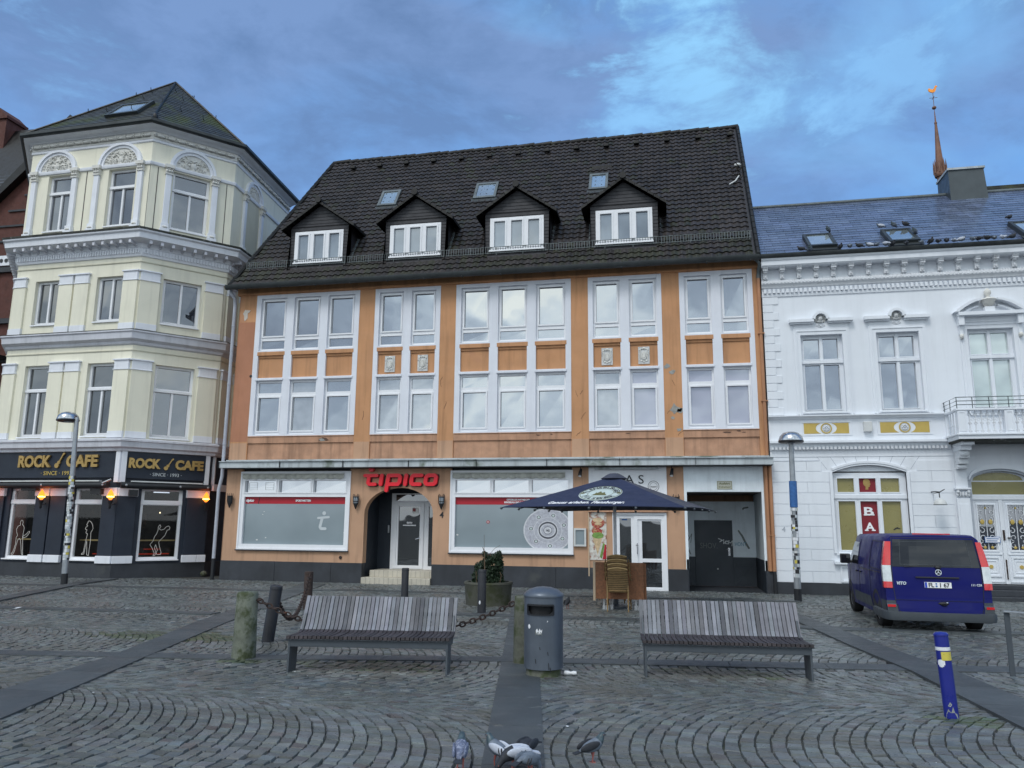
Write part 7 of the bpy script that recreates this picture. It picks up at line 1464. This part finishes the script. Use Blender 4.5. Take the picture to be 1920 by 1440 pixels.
# rear and front caps as grids
def cap(i, y):
    global vs
    for k in range(K-1):
        n = 10; row = []
        for kk in (k, k+1):
            x, z = vp_(y, kk); r_ = []
            for j in range(n+1): xx = -x+2*x*j/n; r_.append((xx, rearY(xx, z) if y == 0 else y+.06*(1-(xx/HW)**2), z))
            row.append(r_)
        n0 = len(vs); vs += row[0]+row[1]
        for j in range(n): fs.append((n0+j, n0+j+1, n0+n+1+j+1, n0+n+1+j))
cap(0, 0); cap(len(YS)-1, 4.2)
b.add(vs, fs); bo = b.build('body', 'vanblue', t, recalc=True)
bm_ = bmesh.new(); bm_.from_mesh(bo.data); bmesh.ops.remove_doubles(bm_, verts=bm_.verts, dist=.0008); bmesh.ops.recalc_face_normals(bm_, faces=bm_.faces); bm_.to_mesh(bo.data); bm_.free(); bo.data.shade_smooth(); bo.data.set_sharp_from_angle(angle=R(42))
TR = lambda x, z, d: Vector((x, rearY(x, z)-d, z))       # on the rear face
def TSd(s): return lambda y, z, d: Vector((s*(hwz(z if z < 1.0 else z)*wy(y)+d), y, z))
def rgrid(b, P, Q, n=10, m_=8, d=.004, T=TR):
    "patch between lower edge P(x0,z0)-(x1,z1) and upper edge Q"
    vs = []
    for j in range(m_+1):
        for i in range(n+1):
            f, g_ = i/n, j/m_; l = (P[0][0]+(P[1][0]-P[0][0])*f, P[0][1]+(P[1][1]-P[0][1])*f); u = (Q[0][0]+(Q[1][0]-Q[0][0])*f, Q[0][1]+(Q[1][1]-Q[0][1])*f); vs.append((l[0]+(u[0]-l[0])*g_, l[1]+(u[1]-l[1])*g_, d))
    b.T = T; b.add(vs, [(j*(n+1)+i, j*(n+1)+i+1, (j+1)*(n+1)+i+1, (j+1)*(n+1)+i) for j in range(m_) for i in range(n)]); return b
rgrid(MB(), [(-.69, 1.10), (.69, 1.10)], [(-.64, 1.57), (.64, 1.57)], d=.006).build('rear_window', 'vanglass', t, recalc=False)
b = MB(TR); pw = [(-.56, 1.14), (.56, 1.14), (.53, 1.53), (-.53, 1.53), (-.56, 1.14)]
b2 = MB()
for k in range(4):
    x0, z0 = pw[k]; x1, z1 = pw[k+1]; nseg = 10
    for i in range(nseg): f, g_ = i/nseg, (i+1)/nseg; stroke(b, [(x0+(x1-x0)*f, z0+(z1-z0)*f), (x0+(x1-x0)*g_, z0+(z1-z0)*g_)], .006, .006, .009, False)
b.build('window_seal', 'vangrey', t); b = MB(TR)
for i in range(12): stroke(b, [(-.50+i*.05, 1.105+.004*i*(1-i/26)), (-.50+(i+1)*.05, 1.105+.004*(i+1)*(1-(i+1)/26))], .012, .012, .022, False)
b.ell((.03, 1.10, .02), (.05, .03, .025), 10, 6); b.build('rear_wiper', 'vblack', t); b = MB(TR); b.prism([(-.34, .918), (.34, .918), (.34, .940), (-.34, .940)], -.002, .03)
for i in range(11): pass
b.build('plate_lamp_strip', 'vblack', t, bevel=.004)
b = MB(TR); b.disc(.03, 1.015, .050, .0, .012, 28, r0=.84);
for a in (90, 210, 330): stroke(b, [(.03, 1.015), (.03+.044*math.cos(R(a)), 1.015+.044*math.sin(R(a)))], .009, .003, .012, False)
b.build('round_star_emblem', 'chrome', t); MB(TR).disc(.03, 1.015, .040, -.002, .004, 20).build('emblem_back', 'vblack', t)
b = MB(TR); b.box(-.27, .27, .75, .875, -.001, .003); b.build('plate_recess', 'vanblue', t); pl_ = MB(TR).box(-.21, .21, .755, .850, .003, .012).build('number_plate', 'plate', t, bevel=.002); MB(TR).box(-.205, -.17, .758, .847, .012, .014).build('plate_band', 'euro', pl_); text(TR, 'FL', -.105, .770, .0125, .098, 'ink', 'plate_lettering', pl_, wid=.085, bold=.003, depth=.002); text(TR, '1 67', .105, .770, .0125, .098, 'ink', 'plate_lettering', pl_, wid=.15, bold=.003, depth=.002)
MB(TR).disc(-.025, .825, .014, .012, .0145, 12).disc(-.025, .785, .016, .012, .0145, 12).build('plate_seal', 'stick_b', pl_)
text(TR, 'VITO', -.57, .80, .006, .07, 'chrome', 'badge_lettering', t, wid=.15, bold=.003, shear=.2, depth=.006); text(TR, '111 CDI', .60, .80, .006, .05, 'chrome', 'badge_lettering', t, wid=.16, bold=.001, depth=.005)
b = MB(TR); b.ell((.06, .50, .008), (.085, .028, .025), 16, 8); b.build('tailgate_handle', 'vblack', t, smooth=60); MB(TR).ell((.11, .515, .03), (.016, .012, .008), 8, 5).build('lock', 'chrome', t)
b = MB(TR)
def seam(b, pts, w=.008, d0=.0, d1=.0045, n=8):
    for (x0, z0), (x1, z1) in zip(pts, pts[1:]):
        for i in range(n): f, g_ = i/n, (i+1)/n; stroke(b, [(x0+(x1-x0)*f, z0+(z1-z0)*f), (x0+(x1-x0)*g_, z0+(z1-z0)*g_)], w, d0, d1, False)
seam(b, [(-.655, 1.60), (-.70, 1.10), (-.70, .75), (-.68, .50), (-.64, .36), (-.58, .335), (.58, .335), (.64, .36), (.68, .50), (.70, .75), (.70, 1.10), (.655, 1.60)], .009); seam(b, [(-.68, .545), (.68, .545)], .005)
seam(b, [(-.655, 1.598), (.655, 1.598)], .008); b.build('tailgate_seam', 'vblack', t)
# bumper, grey cladding
b = MB(); vs = []; n = 24; prof = [(.20, .0), (.20, .055), (.30, .065), (.335, .055), (.345, .0)]
pathb = [(-HW-.004, .95), (-HW-.004, .5), (-HW-.006, .2)]+[(-HW+.0+.12*(1-math.cos(a)), .12*1-.17*math.sin(a)) for a in [R(20*i) for i in range(1, 5)]]; pathb = pathb+[(-x, y) for x, y in reversed(pathb)]
b.sweep([(x, y) for x, y in pathb], [(-.02, .20), (.03, .21), (.045, .27), (.04, .345), (-.02, .355)]); b.v = [Vector(v) for v in b.v]; b.build('rear_bumper', 'vangrey', t, smooth=40)
for s in (-1, 1):
    b = MB(); rgrid(b, [(s*.66, .345), (s*.83, .345)], [(s*.69, .53), (s*.83, .53)], 6, 4, .008); b.build('bumper_corner', 'vangrey', t, recalc=False)
    b = MB(TSd(s)); b.quad((.0, .33, .004), (.0, .33, .004), (0, .33, .004)) if False else None
    rgrid(b, [(.06, .33), (.42, .33)], [(.06, .53), (.36, .53)], 5, 3, .007, TSd(s)); rgrid(b, [(1.22, .30), (3.0, .30)], [(1.30, .50), (2.95, .50)], 12, 3, .007, TSd(s)); b.build('side_cladding', 'vangrey', t, recalc=False)
    b = MB(); rgrid(b, [(s*.70, .425), (s*.825, .425)], [(s*.70, .465), (s*.825, .465)], 4, 1, .016); b.build('reflector', 'lampred', t, recalc=False)
    # tail lamp: upper red, clear middle, lower red
    for nm, m_, z0, z1 in (('tail_lamp', 'lampred', 1.12, 1.53), ('reversing_lamp', 'lampclear', .845, 1.12), ('tail_lamp', 'lampred', .74, .845)):
        f0 = lambda z: (.715 if z < 1.1 else .715-.045*(z-1.1)/.45); b = MB()
        vs = []
        for j in range(5):
            z = z0+(z1-z0)*j/4
            for i in range(7):
                xi = f0(z)+(hwz(z)-f0(z))*min(1, i/4) if i <= 4 else hwz(z)
                yy = rearY(xi, z)-.016 if i < 4 else (rearY(xi, z)-.008 if i == 4 else rearY(hwz(z), z)+.05*(i-4)*(1 if z > .85 else .9))
                xo = xi+(.008 if i >= 4 else 0); vs.append((s*xo, yy, z))
        b.add(vs, [(j*7+i, j*7+i+1, (j+1)*7+i+1, (j+1)*7+i) for j in range(4) for i in range(6)]); b.build(nm, m_, t, recalc=False, smooth=60)
    b = MB(TSd(s)); 
    rgrid(b, [(2.42, 1.04), (3.35, 1.04)], [(2.46, 1.48), (2.98, 1.48)], 8, 6, .006, TSd(s)); b.build('side_window', 'vanglass', t, recalc=False)
    b = MB(TSd(s)); seam(b, [(2.36, 1.54), (2.34, .80), (2.40, .34)], .008, 0, .004); seam(b, [(1.28, 1.54), (1.28, .34)], .008, 0, .004); seam(b, [(3.42, 1.0), (3.42, .40)], .008, 0, .004); seam(b, [(.3, .98), (2.3, .98)], .014, 0, .004); seam(b, [(.32, 1.52), (1.22, 1.53), (1.22, 1.04), (.32, 1.03), (.32, 1.52)], .007, 0, .004); b.build('panel_seam', 'vblack', t)
    b = MB(TSd(s)); b.ell((2.55, .90, .015), (.08, .02, .02), 10, 6); b.ell((2.18, .90, .015), (.07, .02, .02), 10, 6); b.build('door_handle', 'vblack', t)
    # mirror
    b = MB(); b.box(min(s*.86, s*1.06), max(s*.86, s*1.06), 3.12, 3.22, 1.02, 1.22); b.box(min(s*.78, s*.9), max(s*.78, s*.9), 3.14, 3.2, 1.03, 1.09); b.build('wing_mirror', 'vblack', t, bevel=.025)
    MB().box(min(s*.88, s*1.04), max(s*.88, s*1.04), 3.11, 3.121, 1.045, 1.20).build('mirror_glass', 'vanglass', t)
    # arches and wheels
    for wy_ in (.82, 3.52):
        b = MB(TSd(s)); b.arcband(wy_, .31, .0, .355, -.15, math.pi+.15, -.08, .004, 24); b.build('wheel_arch', 'vblack', t)
        AX = Matrix.Rotation(R(90), 3, 'Y'); cx_ = s*(HW-.115)
        w_ = MB().lathe([(.19, -.10), (.27, -.105), (.305, -.085), (.312, -.05), (.312, .05), (.305, .085), (.27, .105), (.19, .10)], (cx_, wy_, .312), 36, ax=AX, cap=False).build('wheel', 'tyre', t, smooth=40)
        MB().lathe([(.20, .07), (.18, .085), (.10, .06), (.05, .07), (.001, .07)], (cx_, wy_, .312), 24, ax=(AX if s > 0 else AX @ Matrix.Rotation(R(180), 3, 'X')), cap=False).build('hub_cap', 'steel', w_, smooth=40); MB().lathe([(.2, -.08), (.2, .08)], (cx_, wy_, .312), 20, ax=AX).build('rim', 'vblack', w_)
MB().box(-.70, .70, .3, 3.9, .19, .30).build('underbody', 'vblack', t); MB().tube([(-.55, -.06+.1, .19), (-.55, .3, .19)], .025, 8).build('exhaust', 'rust', t)
b = MB(); b.prism([(-.3, .02), (.3, .02), (.3, .06), (-.3, .06)], 1.655, 1.672); b.v = [v+Vector((0, .15, 0)) for v in b.v]; b.build('high_brake_lamp', 'lampred', t)
t.location = (4.44, 14.82, gz(0, 15.5)); t.rotation_euler = (0, 0, R(-2.4))

# ================================================================== pigeons (local: facing +x, feet at z 0)
def pigeon(lab, loc, rz, mb_='pgrey', mh='pneck', wing='pgrey', pose='stand', sc=1, bars=True, grp='pigeons on the square', tail='pdark'):
    t = thing('pigeon', lab, 'pigeon', (0, 0, 0), grp)
    if pose == 'stand': sp_ = [(-.13, .105, .012, .008), (-.10, .112, .028, .020), (-.06, .125, .048, .040), (-.01, .135, .058, .052), (.035, .150, .055, .052), (.066, .173, .045, .045), (.082, .193, .036, .036), (.092, .210, .028, .028), (.101, .223, .027, .026), (.116, .226, .022, .020), (.128, .222, .010, .010)]
    elif pose == 'peck': sp_ = [(-.14, .125, .012, .008), (-.10, .125, .030, .020), (-.05, .125, .050, .042), (.0, .120, .058, .050), (.045, .105, .048, .045), (.080, .080, .030, .030), (.098, .055, .023, .023), (.110, .038, .024, .023), (.120, .024, .019, .018), (.126, .014, .010, .010)]
    else: sp_ = [(-.10, .06, .014, .010), (-.07, .07, .032, .024), (-.03, .085, .052, .045), (.01, .095, .060, .055), (.045, .115, .050, .050), (.062, .140, .034, .034), (.070, .160, .024, .024), (.080, .172, .024, .023), (.094, .174, .019, .018), (.104, .171, .009, .009)]
    n = len(sp_); seg = 14; vs = []
    for k, (x, z, ry, rn) in enumerate(sp_):
        a = sp_[max(0, k-1)]; c = sp_[min(n-1, k+1)]; tx, tz = c[0]-a[0], c[1]-a[1]; l = math.hypot(tx, tz); nx, nz = -tz/l, tx/l
        for i in range(seg): q = 2*math.pi*i/seg; vs.append((x+nx*rn*math.sin(q), ry*math.cos(q), z+nz*rn*math.sin(q)))
    hk = n-5 if pose != 'peck' else n-6; F_ = [(k*seg+i, k*seg+(i+1) % seg, (k+1)*seg+(i+1) % seg, (k+1)*seg+i) for k in range(n-1) for i in range(seg)]+[tuple(range(seg)), tuple(range((n-1)*seg, n*seg))]
    b = MB(); b.add(vs, F_); o_ = b.build('body', mb_, t, smooth=80); o_.data.materials.append(M[mh])
    for p in o_.data.polygons:
        if min(p.vertices)//seg >= hk-1: p.material_index = 1
    hx, hz = sp_[-2][0], sp_[-2][1]; dx, dz = sp_[-1][0]-sp_[-3][0], sp_[-1][1]-sp_[-3][1]; l = math.hypot(dx, dz); dx /= l; dz /= l
    b = MB(); b.tube([(sp_[-1][0]-.003, 0, sp_[-1][1]), (sp_[-1][0]+dx*.02, 0, sp_[-1][1]+dz*.02-.004)], .006, 6, rs=[.007, .002]); b.build('beak', 'pdark', t); b = MB(); b.ell((sp_[-1][0]-.002, 0, sp_[-1][1]+.008), (.006, .007, .004), 8, 5)
    b.build('cere', 'pwhite', t); b = MB()
    for s in (-1, 1): b.ell((sp_[-3][0]+.004, s*sp_[-3][2]*.92, sp_[-3][1]+.003), (.004, .003, .004), 6, 4)
    b.parts('eye', 'pred', t)
    bz = sp_[3][1]; wx = sp_[3][0]
    tilt_ = Matrix.Rotation(R(12 if pose == 'stand' else (-2 if pose == 'peck' else 14)), 3, 'Y')
    for s in (-1, 1):
        b = MB(); A = Matrix.Rotation(R(s*4), 3, 'Z') @ tilt_.inverted() if False else Matrix.Rotation(R(s*5), 3, 'Z') @ Matrix.Rotation(R(-14 if pose != 'peck' else 2), 3, 'Y'); b.ell((wx-.035, s*.047, bz+.012), (.098, .014, .036), 14, 8, A); w_ = b.build('wing', wing, t, smooth=80)
        if bars:
            b = MB()
            for q in (-.055, -.085): c_ = Vector((wx+q, s*.052, bz+.004)); b.ell(tuple(c_), (.007, .014, .028), 8, 5, A @ Matrix.Rotation(R(25), 3, 'Y'))
            b.build('wing_bar', 'pbar', w_)
    b = MB(); tx, tz = sp_[0][0], sp_[0][1]; b.add([(tx+.05, -.022, tz+.012), (tx+.05, .022, tz+.012), (tx-.055, .032, tz-.012), (tx-.055, -.032, tz-.012), (tx+.05, -.022, tz-.0), (tx+.05, .022, tz-.0), (tx-.055, .032, tz-.02), (tx-.055, -.032, tz-.02)], [(0, 1, 2, 3), (4, 7, 6, 5), (0, 4, 5, 1), (1, 5, 6, 2), (2, 6, 7, 3), (3, 7, 4, 0)]); b.build('tail', tail, t)
    if pose != 'roost':
        for s in (-1, 1):
            b = MB(); fx = .012*s; b.tube([(.0, s*.022, .10), (.004+fx, s*.022, .045), (fx, s*.022, .006)], .005, 6, rs=[.012, .006, .004])
            for a in (-25, 0, 25, 180): b.tube([(fx, s*.022, .005), (fx+.028*math.cos(R(a)), s*.022+.028*math.sin(R(a)), .003)], .0035, 5)
            b.build('leg', 'pred', t)
    t.location = loc; t.rotation_euler = (0, 0, rz); t.scale = (sc,)*3; return t
def gp(x, y): return (x, y, gz(x, y)+.018)
pigeon('mottled blue grey pigeon at the bottom edge, leftmost of the flock, seen from behind', gp(-1.47, 5.50), R(100), 'pmottle', 'pneck', 'pmottle', 'stand', .9, False)
pigeon('grey headed pigeon with pale black barred wings, second from left in the flock', gp(-1.235, 5.62), R(150), 'pgrey', 'pneck', 'pwhite', 'stand', .85)
pigeon('pale white winged pigeon with a white tail, pecking in the middle of the flock', gp(-1.11, 5.56), R(205), 'pwhite', 'pdark', 'pwhite', 'peck', .95, True, tail='pwhite')
pigeon('black pigeon turned away, topmost of the flock on the dark stone strip', gp(-1.06, 5.74), R(250), 'pdark', 'pdark', 'pdark', 'peck', .95, False)
pigeon('blue grey pigeon at the bottom edge, rightmost of the flock beside the strip edge', gp(-.98, 5.47), R(60), 'pgrey', 'pgrey', 'pgrey', 'peck', .9)
pigeon('dark grey pigeon standing alone on the cobbles right of the flock', gp(-.60, 5.87), R(35), 'pgrey', 'pneck', 'pdark', 'stand', .80, False)
pigeon('tiny dark pigeon far back on the paving, just right of the litter bin lid', gp(-2.24, 16.95), R(80), 'pdark', 'pdark', 'pdark', 'stand', 1, False)
# pigeons roosting along the gutter of the white house
rd = random.Random(12); ords = ['first', 'second', 'third', 'fourth', 'fifth', 'sixth', 'seventh', 'eighth', 'ninth', 'tenth', 'eleventh', 'twelfth', 'thirteenth', 'fourteenth', 'fifteenth', 'sixteenth', 'seventeenth', 'eighteenth', 'nineteenth', 'twentieth', 'twenty-first']
gpx = [195, 270, 518, 595, 670, 752, 812, 885, 940, 1045, 1163, 1238, 1295, 1360, 1415, 1475, 1562, 1605, 1672, 1725, 1790, 1860]
look = 'dgdgdpgpddgdddppgddgwdd'
cols_ = {'d': ('pdark', 'pdark', 'dark'), 'g': ('pgrey', 'pneck', 'grey'), 'p': ('pgrey', 'pneck', 'pale winged'), 'w': ('pwhite', 'pwhite', 'white')}
protos = {}
for i, X in enumerate(gpx):
    px = 1460+X*.2396; u = (2.83+(px-1427)*.01414)*22.62/23; k = look[i]; ma, mh, wd = cols_[k]; lab = f'{wd} pigeon on the gutter of the white house, {ords[i] if i < 21 else "last"} from the left' if i < 21 else 'dark pigeon on the gutter of the white house, rightmost of the row'
    rz = R(rd.choice([75, 100, 120, 60, 250, 285, 10, 170])); loc = (u, 22.60, 9.515)
    if k not in protos: protos[k] = pigeon(lab, loc, rz, ma, mh, 'pwhite' if k in 'pw' else ma, 'roost', 1.0, False, 'pigeons on the roof of the white house')
    else: dup(protos[k], loc, rz, lab, (rd.uniform(.92, 1.08),)*3)
def onroof(u, v, d): Nd = Ux.cross(V3); return Vector((u, E3.y, E3.z))+V3*v+Nd*d
for u, v, d, k, lab in ((4.93, 1.56, .14, 'g', 'pigeon perched on the top right corner of the left rooflight'), (6.42, 1.56, .14, 'p', 'pale winged pigeon perched on the top left corner of the middle rooflight'), (6.80, 1.6, .14, 'g', 'pigeon lying low on the upper frame of the middle rooflight'), (7.12, 1.56, .15, 'd', 'dark upright pigeon on the top right corner of the middle rooflight'), (7.18, .85, .15, 'g', 'pigeon on the right side frame of the middle rooflight'), (9.95, 1.6, .15, 'd', 'dark pigeon on the top left corner of the rooflight cut by the right edge')):
    dup(protos[k], tuple(onroof(u, v, d)), R(rd.uniform(0, 360)), lab, (1.0,)*3)
# ------------------------------------------------------------------ litter
t = thing('crushed_can', 'small crushed white can on the cobbles right of the litter bin foot', 'can', (-1.19, 9.22, -.055)); b = MB(); b.tube([(-1.25, 9.22, -.03), (-1.22, 9.21, -.03), (-1.18, 9.225, -.034), (-1.15, 9.22, -.03), (-1.12, 9.23, -.032)], .025, 10, rs=[.024, .026, .017, .024, .020]); b.build('body', 'litter', t, smooth=60)
rd = random.Random(3); b = MB(); pts = [(-14.0, 13.4), (-9.6, 13.75), (-10.5, 13.3), (-12.2, 13.6), (-4.25, 8.55), (-4.0, 8.35), (-3.1, 8.0), (-5.9, 8.1), (-6.8, 6.9), (-2.5, 9.5), (-5.6, 7.0), (-3.9, 7.2), (-1.2, 7.6), (-.9, 6.8), (1.0, 7.2), (1.8, 6.4), (2.5, 10.2), (.9, 6.1), (2.2, 9.9), (-1.1, 6.2), (-10.8, 22.0), (-6.0, 22.1), (3.4, 12.4), (4.5, 12.2)]
for i, (x, y) in enumerate(pts):
    s = rd.uniform(.006, .016); a = rd.uniform(0, 3); z = gz(x, y)+.032
    b.v = b.v; n0 = len(b.v); b.add([(x+s*math.cos(a+k*1.57)*rd.uniform(.6, 1.4), y+s*math.sin(a+k*1.57)*rd.uniform(.6, 1.4), z+rd.uniform(-.002, .004)) for k in range(4)], [(0, 1, 2, 3)])
o_ = b.build('litter_specks', 'litter', recalc=False); tag(o_, 'tiny white specks of litter scattered over the cobbles', 'litter'); struct(o_, 'stuff')
t = thing('paper_scrap', 'white crumpled paper scrap on the dark paving band near the left street lamp', 'paper', (-12.75, 13.55, -.09)); MB().add([(-12.85, 13.5, -.085), (-12.70, 13.48, -.08), (-12.66, 13.58, -.05), (-12.76, 13.62, -.06), (-12.86, 13.58, -.075)], [(0, 1, 2, 3, 4)]) ; b = MB(); b.add([(-12.85, 13.5, -.085), (-12.70, 13.48, -.08), (-12.66, 13.58, -.05), (-12.76, 13.62, -.06), (-12.86, 13.58, -.075)], [(0, 1, 2), (0, 2, 3), (0, 3, 4)]); b.build('sheet', 'litter', t)
